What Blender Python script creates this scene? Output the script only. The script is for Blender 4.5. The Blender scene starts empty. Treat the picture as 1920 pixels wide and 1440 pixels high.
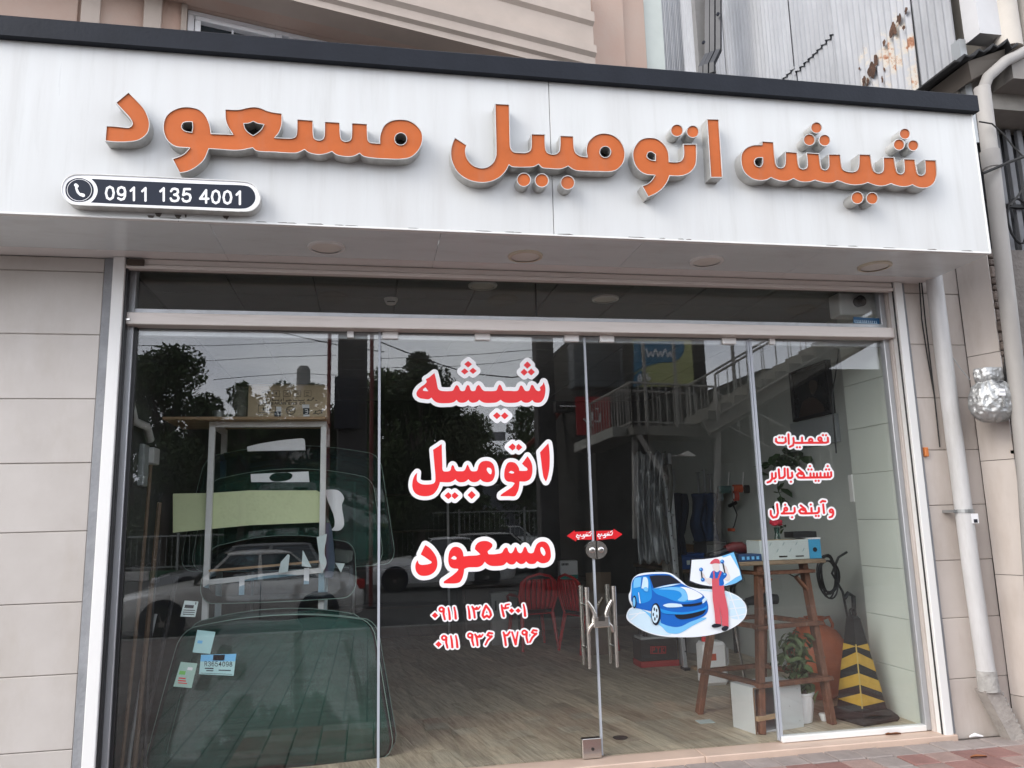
import bpy, math, random
import numpy as np
from mathutils import Vector, Matrix, noise, geometry
from math import radians as R, sin, cos, pi
random.seed(7)
S = bpy.context.scene
COL = S.collection
# ---------------- camera ----------------
FPX, YAW, PITCH, ROLL = 1462.4, 0.1840485, 0.1710336, 0.0262716
CAM = Vector((0, -5.35, 1.65))
def _basis():
    a, b, c = YAW, PITCH, ROLL
    f = Vector((sin(a)*cos(b), cos(a)*cos(b), sin(b)))
    r = Vector((cos(a), -sin(a), 0))
    d = -r.cross(f)
    return cos(c)*r + sin(c)*d, -sin(c)*r + cos(c)*d, f
BR, BD, BF = _basis()
cd = bpy.data.cameras.new('camera'); cam = bpy.data.objects.new('camera', cd); COL.objects.link(cam)
M3 = Matrix((BR, -BD, -BF)).transposed()
cam.matrix_world = Matrix.Translation(CAM) @ M3.to_4x4()
cd.sensor_width = 36; cd.lens = 36*FPX/1920; cd.clip_start = .05; cd.clip_end = 2000
S.camera = cam
# ---------------- world, sun, exposure ----------------
W = bpy.data.worlds.new('World'); S.world = W; W.use_nodes = True
nt = W.node_tree; nt.nodes.clear()
def wn(t, **k):
    n = nt.nodes.new(t)
    for a, b in k.items(): setattr(n, a, b)
    return n
SUN_EL, SUN_AZ = R(34), R(241)
sky = wn('ShaderNodeTexSky', sky_type='NISHITA', sun_disc=False, sun_elevation=SUN_EL, sun_rotation=SUN_AZ, dust_density=4, air_density=1.2)
tc = wn('ShaderNodeTexCoord')
mp = wn('ShaderNodeMapping'); mp.inputs['Scale'].default_value = (1, 1, 2.6)
nz = wn('ShaderNodeTexNoise'); nz.inputs['Scale'].default_value = 2.3; nz.inputs['Detail'].default_value = 6; nz.inputs['Roughness'].default_value = .55
cr = wn('ShaderNodeValToRGB')
cr.color_ramp.elements[0].position = .35; cr.color_ramp.elements[0].color = (6.9, 7.3, 8.6, 1)
cr.color_ramp.elements[1].position = .68; cr.color_ramp.elements[1].color = (12.7, 12.9, 13.3, 1)
mx = wn('ShaderNodeMixRGB'); mx.inputs[0].default_value = .85
bg = wn('ShaderNodeBackground'); bg.inputs['Strength'].default_value = .11
wo = wn('ShaderNodeOutputWorld')
L = nt.links.new
L(tc.outputs['Generated'], mp.inputs['Vector']); L(mp.outputs[0], nz.inputs['Vector']); L(nz.outputs['Fac'], cr.inputs[0])
L(sky.outputs[0], mx.inputs[1]); L(cr.outputs[0], mx.inputs[2]); 
sxyz = wn('ShaderNodeSeparateXYZ'); L(tc.outputs['Generated'], sxyz.inputs[0])
gr = wn('ShaderNodeMapRange'); gr.inputs[1].default_value = 0; gr.inputs[2].default_value = 1; gr.inputs[3].default_value = 2.3; gr.inputs[4].default_value = .9; L(sxyz.outputs['Z'], gr.inputs[0])
ml = wn('ShaderNodeMixRGB'); ml.blend_type = 'MULTIPLY'; ml.inputs[0].default_value = 1; L(mx.outputs[0], ml.inputs[1]); L(gr.outputs[0], ml.inputs[2])
L(ml.outputs[0], bg.inputs[0]); L(bg.outputs[0], wo.inputs[0])
sl = bpy.data.lights.new('sun', 'SUN'); sl.energy = 1.35; sl.angle = R(30); sl.color = (1, .96, .9)
so = bpy.data.objects.new('sun', sl); COL.objects.link(so)
sdir = Vector((sin(SUN_AZ)*cos(SUN_EL), cos(SUN_AZ)*cos(SUN_EL), sin(SUN_EL)))
so.rotation_euler = sdir.to_track_quat('Z', 'Y').to_euler()
vs = S.view_settings; vs.view_transform = 'Standard'; vs.look = 'None'; vs.gamma = 1; vs.use_curve_mapping = False
vs.exposure = .44
cy = S.cycles; cy.max_bounces = 8; cy.diffuse_bounces = 4; cy.glossy_bounces = 4; cy.transmission_bounces = 4
cy.transparent_max_bounces = 24; cy.use_denoising = True; cy.sample_clamp_indirect = 4; cy.caustics_reflective = False; cy.caustics_refractive = False
# ---------------- projection helpers: a point of the photo to a point of the place ----------------
def ray(u, v): return BR*((u-960)/FPX) + BD*((v-720)/FPX) + BF
def PY(u, v, y):
    d = ray(u, v); return CAM + d*((y-CAM.y)/d.y)
def PX(u, v, x):
    d = ray(u, v); return CAM + d*((x-CAM.x)/d.x)
def PZ(u, v, z):
    d = ray(u, v); return CAM + d*((z-CAM.z)/d.z)
def MY(u, v, Y):      # seen mirrored in the shop glass: stands at -Y on the street side
    p = PY(u, v, Y); return Vector((p.x, -p.y, p.z))
# ---------------- materials ----------------
MATS = {}
def mat(name, col, rough=.6, metal=0, var=0, vscale=4, bump=0, bscale=40, spec=.5, col2=None, aniso=None, coat=0, dirt=0, dscale=(7, 7, .45), dcol=(.26, .25, .22), dlo=.50, dhi=.74):
    if name in MATS: return MATS[name]
    m = bpy.data.materials.new(name); m.use_nodes = True; MATS[name] = m
    t = m.node_tree; b = t.nodes['Principled BSDF']
    c = (*col, 1) if len(col) == 3 else col
    b.inputs['Base Color'].default_value = c
    b.inputs['Roughness'].default_value = rough; b.inputs['Metallic'].default_value = metal
    b.inputs['Specular IOR Level'].default_value = spec
    if coat: b.inputs['Coat Weight'].default_value = coat; b.inputs['Coat Roughness'].default_value = .08
    if var or bump:
        tc = t.nodes.new('ShaderNodeTexCoord'); mp = t.nodes.new('ShaderNodeMapping')
        if aniso: mp.inputs['Scale'].default_value = aniso
        t.links.new(tc.outputs['Object'], mp.inputs['Vector'])
        oi = t.nodes.new('ShaderNodeObjectInfo')
        if var:
            n = t.nodes.new('ShaderNodeTexNoise'); n.inputs['Scale'].default_value = vscale; n.inputs['Detail'].default_value = 7; n.inputs['Roughness'].default_value = .62
            n.noise_dimensions = '4D'
            mm = t.nodes.new('ShaderNodeMath'); mm.operation = 'MULTIPLY'; mm.inputs[1].default_value = 20
            t.links.new(oi.outputs['Random'], mm.inputs[0]); t.links.new(mm.outputs[0], n.inputs['W'])
            t.links.new(mp.outputs[0], n.inputs['Vector'])
            r = t.nodes.new('ShaderNodeValToRGB')
            c2 = col2 or tuple(max(0, x*(1-var)) for x in col[:3])
            r.color_ramp.elements[0].position = .3; r.color_ramp.elements[0].color = (*c2, 1)
            r.color_ramp.elements[1].position = .68; r.color_ramp.elements[1].color = c
            t.links.new(n.outputs['Fac'], r.inputs[0])
            hs = t.nodes.new('ShaderNodeHueSaturation')
            m2 = t.nodes.new('ShaderNodeMapRange'); m2.inputs[3].default_value = 1-var*.35; m2.inputs[4].default_value = 1+var*.2
            t.links.new(oi.outputs['Random'], m2.inputs[0]); t.links.new(m2.outputs[0], hs.inputs['Value'])
            t.links.new(r.outputs[0], hs.inputs['Color']); t.links.new(hs.outputs[0], b.inputs['Base Color'])
            rr = t.nodes.new('ShaderNodeMapRange'); rr.inputs[3].default_value = min(1, rough*1.25); rr.inputs[4].default_value = rough*.85
            t.links.new(n.outputs['Fac'], rr.inputs[0]); t.links.new(rr.outputs[0], b.inputs['Roughness'])
        if bump:
            n2 = t.nodes.new('ShaderNodeTexNoise'); n2.inputs['Scale'].default_value = bscale; n2.inputs['Detail'].default_value = 5
            t.links.new(mp.outputs[0], n2.inputs['Vector'])
            bp = t.nodes.new('ShaderNodeBump'); bp.inputs['Strength'].default_value = bump; bp.inputs['Distance'].default_value = .02
            t.links.new(n2.outputs['Fac'], bp.inputs['Height']); t.links.new(bp.outputs[0], b.inputs['Normal'])
    if dirt:
        src = b.inputs['Base Color'].links[0].from_socket if b.inputs['Base Color'].links else None
        tc2 = t.nodes.new('ShaderNodeTexCoord'); m3 = t.nodes.new('ShaderNodeMapping'); m3.inputs['Scale'].default_value = dscale; t.links.new(tc2.outputs['Object'], m3.inputs['Vector'])
        n3 = t.nodes.new('ShaderNodeTexNoise'); n3.inputs['Scale'].default_value = 1; n3.inputs['Detail'].default_value = 9; n3.inputs['Roughness'].default_value = .68; t.links.new(m3.outputs[0], n3.inputs['Vector'])
        r3 = t.nodes.new('ShaderNodeMapRange'); r3.inputs[1].default_value = dlo; r3.inputs[2].default_value = dhi; r3.inputs[4].default_value = dirt; t.links.new(n3.outputs['Fac'], r3.inputs[0])
        x3 = t.nodes.new('ShaderNodeMixRGB'); x3.inputs[1].default_value = c; x3.inputs[2].default_value = (*dcol, 1); t.links.new(r3.outputs[0], x3.inputs[0])
        if src: t.links.new(src, x3.inputs[1])
        t.links.new(x3.outputs[0], b.inputs['Base Color'])
    return m
def glass_mat(name, tint, rough=0.0, gain=1.0, dust=0.0, grad=None, wave=0.0, dcol=(.6, .62, .6)):
    """architectural sheet glass: clear or tinted transmission plus Fresnel reflection from each face"""
    if name in MATS: return MATS[name]
    m = bpy.data.materials.new(name); m.use_nodes = True; MATS[name] = m
    t = m.node_tree; t.nodes.clear(); N = t.nodes.new; K = t.links.new
    o = N('ShaderNodeOutputMaterial'); tr = N('ShaderNodeBsdfTransparent'); gl = N('ShaderNodeBsdfGlossy')
    gl.inputs['Roughness'].default_value = rough
    tr.inputs[0].default_value = (*tint, 1)
    g = N('ShaderNodeNewGeometry'); dt = N('ShaderNodeVectorMath'); dt.operation = 'DOT_PRODUCT'
    K(g.outputs['Normal'], dt.inputs[0]); K(g.outputs['Incoming'], dt.inputs[1])
    ab = N('ShaderNodeMath'); ab.operation = 'ABSOLUTE'; K(dt.outputs['Value'], ab.inputs[0])
    s1 = N('ShaderNodeMath'); s1.operation = 'SUBTRACT'; s1.inputs[0].default_value = 1; K(ab.outputs[0], s1.inputs[1])
    pw = N('ShaderNodeMath'); pw.operation = 'POWER'; pw.inputs[1].default_value = 5; K(s1.outputs[0], pw.inputs[0])
    ma = N('ShaderNodeMath'); ma.operation = 'MULTIPLY_ADD'; ma.inputs[1].default_value = .957; ma.inputs[2].default_value = .043*gain; K(pw.outputs[0], ma.inputs[0])
    mi = N('ShaderNodeMixShader'); K(ma.outputs[0], mi.inputs[0]); K(tr.outputs[0], mi.inputs[1]); K(gl.outputs[0], mi.inputs[2])
    last = mi
    tcn = N('ShaderNodeTexCoord')
    if wave:
        nn = N('ShaderNodeTexNoise'); nn.inputs['Scale'].default_value = 1.3; K(tcn.outputs['Object'], nn.inputs['Vector'])
        bp = N('ShaderNodeBump'); bp.inputs['Strength'].default_value = wave; bp.inputs['Distance'].default_value = .01
        K(nn.outputs['Fac'], bp.inputs['Height']); K(bp.outputs[0], gl.inputs['Normal'])
    if grad:
        sx = N('ShaderNodeSeparateXYZ'); K(tcn.outputs['Generated'], sx.inputs[0])
        rp = N('ShaderNodeValToRGB'); K(sx.outputs['Z'], rp.inputs[0])
        e = rp.color_ramp.elements; e[0].position = .62; e[0].color = (*tint, 1); e[1].position = .9; e[1].color = (*grad, 1)
        K(rp.outputs[0], tr.inputs[0])
    if dust:  # diffuse share: dust on panes, painted-in light on the windscreens
        df = N('ShaderNodeBsdfDiffuse'); df.inputs[0].default_value = (*dcol, 1)
        dn = N('ShaderNodeTexNoise'); dn.inputs['Scale'].default_value = 3; dn.inputs['Detail'].default_value = 8; K(tcn.outputs['Object'], dn.inputs['Vector'])
        dm = N('ShaderNodeMapRange'); dm.inputs[1].default_value = .3; dm.inputs[2].default_value = .8; dm.inputs[3].default_value = dust*.3; dm.inputs[4].default_value = dust; K(dn.outputs['Fac'], dm.inputs[0])
        m3 = N('ShaderNodeMixShader'); K(dm.outputs[0], m3.inputs[0]); K(mi.outputs[0], m3.inputs[1]); K(df.outputs[0], m3.inputs[2]); last = m3
    K(last.outputs[0], o.inputs[0])
    return m
# ---------------- mesh builder ----------------
class MB:
    def __init__(s): s.v = []; s.f = []; s.sm = False
    def add(s, vs, fs):
        o = len(s.v); s.v += [tuple(x) for x in vs]; s.f += [tuple(i+o for i in f) for f in fs]; return s
    def box(s, a, b, M=None, bev=0):
        x0, y0, z0 = a; x1, y1, z1 = b
        if bev:
            e = bev; vs = []
            for x, sx in ((x0, 1), (x1, -1)):
                for y, sy in ((y0, 1), (y1, -1)):
                    for z, sz in ((z0, 1), (z1, -1)):
                        vs += [(x, y+sy*e, z+sz*e), (x+sx*e, y, z+sz*e), (x+sx*e, y+sy*e, z)]
            I = lambda i, j, k, w: ((i*2+j)*2+k)*3+w
            fs = [(I(0,0,0,0), I(0,0,1,0), I(0,1,1,0), I(0,1,0,0)), (I(1,0,0,0), I(1,1,0,0), I(1,1,1,0), I(1,0,1,0)),
                  (I(0,0,0,1), I(1,0,0,1), I(1,0,1,1), I(0,0,1,1)), (I(0,1,0,1), I(0,1,1,1), I(1,1,1,1), I(1,1,0,1)),
                  (I(0,0,0,2), I(0,1,0,2), I(1,1,0,2), I(1,0,0,2)), (I(0,0,1,2), I(1,0,1,2), I(1,1,1,2), I(0,1,1,2))]
            for i in (0, 1):
                for j in (0, 1): fs.append((I(i,j,0,0), I(i,j,1,0), I(i,j,1,1), I(i,j,0,1)))
                for k in (0, 1): fs.append((I(i,0,k,0), I(i,1,k,0), I(i,1,k,2), I(i,0,k,2)))
            for j in (0, 1):
                for k in (0, 1): fs.append((I(0,j,k,1), I(1,j,k,1), I(1,j,k,2), I(0,j,k,2)))
            for i in (0, 1):
                for j in (0, 1):
                    for k in (0, 1): fs.append((I(i,j,k,0), I(i,j,k,1), I(i,j,k,2)))
        else:
            vs = [(x, y, z) for x in (x0, x1) for y in (y0, y1) for z in (z0, z1)]
            fs = [(0,1,3,2), (4,6,7,5), (0,4,5,1), (2,3,7,6), (0,2,6,4), (1,5,7,3)]
        if M is not None: vs = [M @ Vector(p) for p in vs]
        return s.add(vs, fs)
    def bar(s, p, q, w, h=None, up=(0, 0, 1), bev=0):
        p, q = Vector(p), Vector(q); h = h or w; d = q-p; l = d.length; z = d.normalized()
        u = Vector(up)
        if abs(z.dot(u)) > .98: u = Vector((0, 1, 0))
        x = u.cross(z).normalized(); y = z.cross(x)
        M = Matrix.Translation(p) @ Matrix((x, y, z)).transposed().to_4x4()
        return s.box((-w/2, -h/2, 0), (w/2, h/2, l), M, bev)
    def tube(s, pts, r, n=10, cap=True):
        pts = [Vector(p) for p in pts]; rs = r if hasattr(r, '__len__') else [r]*len(pts); vs = []; fs = []; px = None
        for i, p in enumerate(pts):
            d = (pts[min(i+1, len(pts)-1)]-pts[max(i-1, 0)]).normalized()
            if px is None:
                u = Vector((0, 0, 1)) if abs(d.z) < .9 else Vector((1, 0, 0)); px = u.cross(d).normalized()
            else: px = (px-d*px.dot(d)).normalized()
            py = d.cross(px)
            vs += [p+(px*cos(2*pi*k/n)+py*sin(2*pi*k/n))*rs[i] for k in range(n)]
        for i in range(len(pts)-1):
            fs += [(i*n+k, i*n+(k+1) % n, (i+1)*n+(k+1) % n, (i+1)*n+k) for k in range(n)]
        if cap: fs += [tuple(range(n-1, -1, -1)), tuple((len(pts)-1)*n+k for k in range(n))]
        return s.add(vs, fs)
    def lathe(s, prof, c=(0, 0, 0), n=24, M=None, cap=True):
        vs = []; fs = []
        for r, z in prof: vs += [Vector((c[0]+r*cos(2*pi*k/n), c[1]+r*sin(2*pi*k/n), c[2]+z)) for k in range(n)]
        for i in range(len(prof)-1): fs += [(i*n+k, i*n+(k+1) % n, (i+1)*n+(k+1) % n, (i+1)*n+k) for k in range(n)]
        if cap: fs += [tuple(range(n-1, -1, -1)), tuple((len(prof)-1)*n+k for k in range(n))]
        if M is not None: vs = [M @ v for v in vs]
        return s.add(vs, fs)
    def prism(s, poly, off):       # poly: coplanar 3D points, off: extrusion vector
        n = len(poly); off = Vector(off); vs = [Vector(p) for p in poly]; vs += [p+off for p in vs]
        return s.add(vs, [tuple(range(n)), tuple(range(2*n-1, n-1, -1))]+[(k, (k+1) % n, n+(k+1) % n, n+k)[::-1] for k in range(n)])
    def grid(s, P):                # P[i][j] points
        a, b = len(P), len(P[0])
        return s.add([p for r in P for p in r], [(i*b+j, i*b+j+1, (i+1)*b+j+1, (i+1)*b+j) for i in range(a-1) for j in range(b-1)])
def tag(o, label=None, cat=None, group=None, kind=None):
    if label: o['label'] = label
    if cat: o['category'] = cat
    if group: o['group'] = group
    if kind: o['kind'] = kind
    return o
def obj(name, mb, m, parent=None, smooth=False, mods=(), **k):
    if isinstance(mb, MB):
        me = bpy.data.meshes.new(name); me.from_pydata([tuple(v) for v in mb.v], [], mb.f); me.update()
        import bmesh
        bm = bmesh.new(); bm.from_mesh(me); bmesh.ops.recalc_face_normals(bm, faces=bm.faces); bm.to_mesh(me); bm.free()
    else: me = mb
    if m is not None:
        for q in (m if isinstance(m, (list, tuple)) else [m]): me.materials.append(q)
    if smooth:
        for p in me.polygons: p.use_smooth = True
        if smooth != 'all':
            try: me.set_sharp_from_angle(angle=R(40))
            except Exception: pass
    o = bpy.data.objects.new(name, me); COL.objects.link(o)
    if parent is not None:
        o.parent = parent
        root = parent
        if not k.pop('local', False):
            off = Vector((0, 0, 0)); q = parent
            while q is not None: off += q.location; q = q.parent
            if off.length > 0: o.location = -off
    else: k.pop('local', None)
    for kind, args in mods:
        md = o.modifiers.new(kind, kind)
        for a, b in args.items(): setattr(md, a, b)
    return tag(o, **k)
def thing(name, label, cat, loc=(0, 0, 0), rz=0, group=None):
    o = bpy.data.objects.new(name, None); COL.objects.link(o); o.location = loc; o.rotation_euler = (0, 0, rz); o.empty_display_size = .1
    return tag(o, label, cat, group)
def copy_tree(o, parent=None):
    c = o.copy(); COL.objects.link(c)
    if parent is not None: c.parent = parent
    for ch in KIDS.get(o.name, []): copy_tree(ch, c)
    return c
KIDS = {}
def index_kids():
    KIDS.clear()
    for o in bpy.data.objects:
        if o.parent: KIDS.setdefault(o.parent.name, []).append(o)
# ---------------- flat shapes: traced outlines, strokes, outlines grown round them ----------------
def parse(s, x0, y0, k, seg=6):
    """'x,y x,y! ...' -> smooth closed loop in photo pixels; ! marks a corner"""
    P = []
    for w in s.split():
        c = w.endswith('!'); a, b = w.rstrip('!').split(','); P.append((x0+float(a)/k, y0+float(b)/k, c))
    out = []; n = len(P)
    for i in range(n):
        p1, p2 = P[i], P[(i+1) % n]; p0 = p1 if p1[2] else P[i-1]; p3 = p2 if p2[2] else P[(i+2) % n]
        d = math.hypot(p2[0]-p1[0], p2[1]-p1[1]); ns = 1 if (p1[2] and p2[2]) else max(2, min(seg, int(d/1.2)))
        for q in range(ns):
            t = q/ns; r = []
            for a in (0, 1):
                m1 = (p2[a]-p0[a])/2 if not p1[2] else (p2[a]-p1[a])*.9; m2 = (p3[a]-p1[a])/2 if not p2[2] else (p2[a]-p1[a])*.9
                l1 = math.hypot(p1[0]-p0[0], p1[1]-p0[1]) or d; l2 = math.hypot(p3[0]-p2[0], p3[1]-p2[1]) or d
                m1 *= 2*d/(l1+d) if not p1[2] else 1; m2 *= 2*d/(l2+d) if not p2[2] else 1
                m1 *= min(1, 1); t2 = t*t; t3 = t2*t
                r.append((2*t3-3*t2+1)*p1[a]+(t3-2*t2+t)*m1+(-2*t3+3*t2)*p2[a]+(t3-t2)*m2)
            out.append(tuple(r))
    return out
def circ(cx, cy, r, x0, y0, k, n=28): return [(x0+(cx+r*cos(2*pi*i/n))/k, y0+(cy+r*sin(2*pi*i/n))/k) for i in range(n)]
def dia(cx, cy, a, b, x0, y0, k): return [(x0+(cx+p*a)/k, y0+(cy+q*b)/k) for p, q in ((0, -1), (1, 0), (0, 1), (-1, 0))]
def seg_d(X, Y, a, b):
    ax, ay = a; bx, by = b; dx, dy = bx-ax, by-ay; l = dx*dx+dy*dy or 1e-9
    t = np.clip(((X-ax)*dx+(Y-ay)*dy)/l, 0, 1); return np.hypot(X-ax-t*dx, Y-ay-t*dy), t
def field(polys, strokes, pad, st):
    """signed distance (px) to even-odd polygons joined with strokes [(points, r0, r1)]"""
    pts = [p for l in polys for p in l]+[p for s in strokes for p in s[0]]
    x0 = min(p[0] for p in pts)-pad; x1 = max(p[0] for p in pts)+pad; y0 = min(p[1] for p in pts)-pad; y1 = max(p[1] for p in pts)+pad
    X, Y = np.meshgrid(np.arange(x0, x1+st, st), np.arange(y0, y1+st, st)); F = np.full(X.shape, 1e6)
    if polys:
        D = np.full(X.shape, 1e6); I = np.zeros(X.shape, bool)
        for l in polys:
            for i in range(len(l)):
                a, b = l[i], l[(i+1) % len(l)]; D = np.minimum(D, seg_d(X, Y, a, b)[0])
                if a[1] != b[1]:
                    c = ((a[1] > Y) != (b[1] > Y)) & (X < (b[0]-a[0])*(Y-a[1])/(b[1]-a[1])+a[0]); I ^= c
        F = np.where(I, -D, D)
    for P, r0, r1 in strokes:
        n = len(P)-1
        for i in range(n):
            d, t = seg_d(X, Y, P[i], P[i+1]); ra = r0+(r1-r0)*i/n; rb = r0+(r1-r0)*(i+1)/n
            F = np.minimum(F, d-(ra+(rb-ra)*t))
    return F, x0, y0, st
def contour(Fi, lv, eps=.12):
    F, x0, y0, st = Fi; G = F-lv; B = G < 0; h, w = G.shape
    mix = (B[:-1, :-1].astype(int)+B[:-1, 1:]+B[1:, :-1]+B[1:, 1:]); ii, jj = np.nonzero((mix > 0) & (mix < 4))
    adj = {}; pos = {}
    def ed(k):
        if k not in pos:
            t, i, j = k; i2, j2 = (i, j+1) if t == 0 else (i+1, j); a, b = G[i, j], G[i2, j2]; q = a/(a-b)
            pos[k] = (x0+st*(j+q*(j2-j)), y0+st*(i+q*(i2-i)))
        return k
    for i, j in zip(ii.tolist(), jj.tolist()):
        a, b, c, d = B[i, j], B[i, j+1], B[i+1, j+1], B[i+1, j]; e = []
        if a != b: e.append((0, i, j))
        if b != c: e.append((1, i, j+1))
        if c != d: e.append((0, i+1, j))
        if d != a: e.append((1, i, j))
        prs = [(e[0], e[1])] if len(e) == 2 else [(e[0], e[3]), (e[1], e[2])]
        for p, q in prs: ed(p); ed(q); adj.setdefault(p, []).append(q); adj.setdefault(q, []).append(p)
    loops = []; seen = set()
    for s in adj:
        if s in seen: continue
        lp = [s]; seen.add(s); cur = s
        while True:
            nx = [q for q in adj[cur] if q not in seen]
            if not nx: break
            cur = nx[0]; seen.add(cur); lp.append(cur)
        if len(lp) > 5:
            L_ = rdp([pos[q] for q in lp], eps)
            if len(L_) > 3: loops.append(L_)
    return loops
def rdp(P, eps):
    n = len(P); keep = [False]*n; far = max(range(n), key=lambda i: (P[i][0]-P[0][0])**2+(P[i][1]-P[0][1])**2)
    keep[0] = keep[far] = True; Q = P+[P[0]]; st = [(0, far), (far, n)]
    while st:
        a, b = st.pop()
        if b-a < 2: continue
        A = np.array(Q[a+1:b]); p, q = np.array(Q[a]), np.array(Q[b]); d = q-p; l = np.hypot(*d) or 1e-9
        D = np.abs(d[0]*(A[:, 1]-p[1])-d[1]*(A[:, 0]-p[0]))/l; k = int(D.argmax())
        if D[k] > eps: keep[a+1+k] = True; st += [(a, a+1+k), (a+1+k, b)]
    return [P[i] for i in range(n) if keep[i]]
def cdt(loops):
    """triangles of the even-odd inside of the loops; returns 2D points, triangles"""
    P = [Vector(p) for l in loops for p in l]; E_ = []; o = 0
    for l in loops: E_ += [(o+i, o+(i+1) % len(l)) for i in range(len(l))]; o += len(l)
    V, _, F, *_r = geometry.delaunay_2d_cdt(P, E_, [], 0, 1e-5)
    C = np.array([[(V[a].x+V[b].x+V[c].x)/3, (V[a].y+V[b].y+V[c].y)/3] for a, b, c in F]); I = np.zeros(len(C), bool)
    for l in loops:
        for i in range(len(l)):
            a, b = l[i-1], l[i]
            if a[1] != b[1]: I ^= ((a[1] > C[:, 1]) != (b[1] > C[:, 1])) & (C[:, 0] < (b[0]-a[0])*(C[:, 1]-a[1])/(b[1]-a[1])+a[0])
    return [(v.x, v.y) for v in V], [tuple(f) for f, k in zip(F, I) if k]
def flat(loops, fn, mb=None):
    """fill even-odd loops and place them with fn(px, py) -> point"""
    mb = mb or MB(); V, T_ = cdt(loops)
    return mb.add([fn(*p) for p in V], T_)
def flat_parts(name, loops, fn, m, parent):
    """each joined-up letter or dot becomes an object of its own"""
    V, T_ = cdt(loops); up = list(range(len(V)))
    def fd(a):
        while up[a] != a: up[a] = up[up[a]]; a = up[a]
        return a
    for t in T_:
        for k in (1, 2): up[fd(t[k])] = fd(t[0])
    g = {}
    for t in T_: g.setdefault(fd(t[0]), []).append(t)
    for ts in g.values():
        ix = sorted({i for t in ts for i in t}); mp_ = {i: j for j, i in enumerate(ix)}
        obj(name, MB().add([fn(*V[i]) for i in ix], [tuple(mp_[i] for i in t) for t in ts]), m, parent)
def solid(loops, fn, vec):
    """same shape with thickness vec"""
    mb = MB(); vec = Vector(vec); V, T_ = cdt(loops); pts = [fn(*p) for p in V]; n = len(pts); cnt = {}
    for t in T_:
        for k in range(3): e = (t[k], t[(k+1) % 3]); cnt[frozenset(e)] = None if frozenset(e) in cnt else e
    fs = T_+[tuple(i+n for i in t)[::-1] for t in T_]+[(e[1], e[0], n+e[0], n+e[1]) for e in cnt.values() if e]
    return mb.add(pts+[p+vec for p in pts], fs)
def onY(y): return lambda u, v: PY(u, v, y)
# =============== palette ===============
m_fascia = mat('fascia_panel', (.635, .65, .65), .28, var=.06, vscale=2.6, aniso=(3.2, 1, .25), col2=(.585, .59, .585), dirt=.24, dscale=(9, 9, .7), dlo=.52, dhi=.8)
m_soffit = mat('soffit_panel', (.80, .86, .88), .22, var=.06, vscale=1.5, dirt=.2, dscale=(2, 5, 5))
m_cap = mat('navy_trim', (.012, .015, .023), .5, var=.2, vscale=6, bump=.1, spec=.2)
m_orange = mat('orange_acrylic', (.56, .135, .032), .5, spec=.25, var=.16, vscale=5, dirt=.14, dscale=(9, 9, 2), aniso=(1, 1, 1.5))
m_steel = mat('letter_steel', (.62, .61, .585), .36, metal=.55, var=.3, vscale=9, aniso=(2, 1, 1))
m_dark = mat('dark_cavity', (.02, .017, .015), .7)
m_alu = mat('aluminium', (.50, .515, .54), .38, dirt=.3, dscale=(20, 20, 2), metal=.45, var=.12, vscale=5, aniso=(1, 1, .2))
m_white = mat('white_enamel', (.84, .84, .83), .4, var=.08, vscale=3, aniso=(1, 1, .25))
m_cream = mat('cream_enamel', (.80, .74, .70), .42, dirt=.3, dscale=(2, 5, 30), dcol=(.3, .25, .2), var=.12, vscale=3, aniso=(.3, 1, 1.4))
m_tile = mat('stone_tile', (.565, .53, .50), .38, var=.12, vscale=1.4, col2=(.45, .415, .385), bump=.03, bscale=18, dirt=.45, dscale=(3.5, 3.5, 1.3), dcol=(.38, .33, .27), dlo=.5, dhi=.82)
m_tileR = mat('pink_stone_tile', (.61, .555, .515), .4, var=.12, vscale=1.2, col2=(.50, .45, .415), bump=.03, bscale=18, dirt=.5, dscale=(5, 5, 1.2), dcol=(.36, .29, .23), dlo=.5, dhi=.82)
m_mort = mat('mortar', (.20, .18, .165), .9, var=.3, vscale=14, bump=.5)
m_grout = mat('tile_grout', (.38, .34, .31), .9, var=.3, vscale=14)
m_grey = mat('grey_render', (.33, .34, .36), .8, var=.25, vscale=7, bump=.3)
m_black = mat('black_plastic', (.018, .018, .02), .42)
m_rub = mat('black_rubber', (.025, .025, .025), .75, bump=.2)
m_chrome = mat('polished_steel', (.66, .64, .61), .2, metal=1, var=.1, vscale=14)
m_pvc = mat('white_pvc', (.62, .62, .625), .42, dirt=.4, dscale=(10, 10, 1.5), var=.16, vscale=3, aniso=(1, 1, .3), col2=(.45, .445, .44))
m_red = mat('red_vinyl', (.80, .024, .028), .4)
m_wvin = mat('white_vinyl', (.88, .88, .90), .4)
m_wood = mat('worn_brown_wood', (.24, .10, .055), .65, var=.6, vscale=6, aniso=(4, 4, .8), bump=.5, bscale=30, dirt=.7, dscale=(40, 40, 12), dcol=(.34, .27, .20), dlo=.6, dhi=.7)
m_tan = mat('raw_timber', (.50, .33, .19), .7, var=.35, vscale=4, aniso=(.6, 5, 5), bump=.2)
m_glass = glass_mat('shop_glass', (.972, .985, .98), gain=1.7, dust=.003)
m_wall_pale = mat('pale_green_tile', (.80, .85, .79), .3, var=.10, vscale=1.1)
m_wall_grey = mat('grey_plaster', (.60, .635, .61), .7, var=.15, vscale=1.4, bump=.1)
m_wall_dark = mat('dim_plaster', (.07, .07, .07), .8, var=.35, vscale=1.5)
m_ceil = mat('ceiling_tile', (.20, .21, .215), .6, var=.1)

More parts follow.
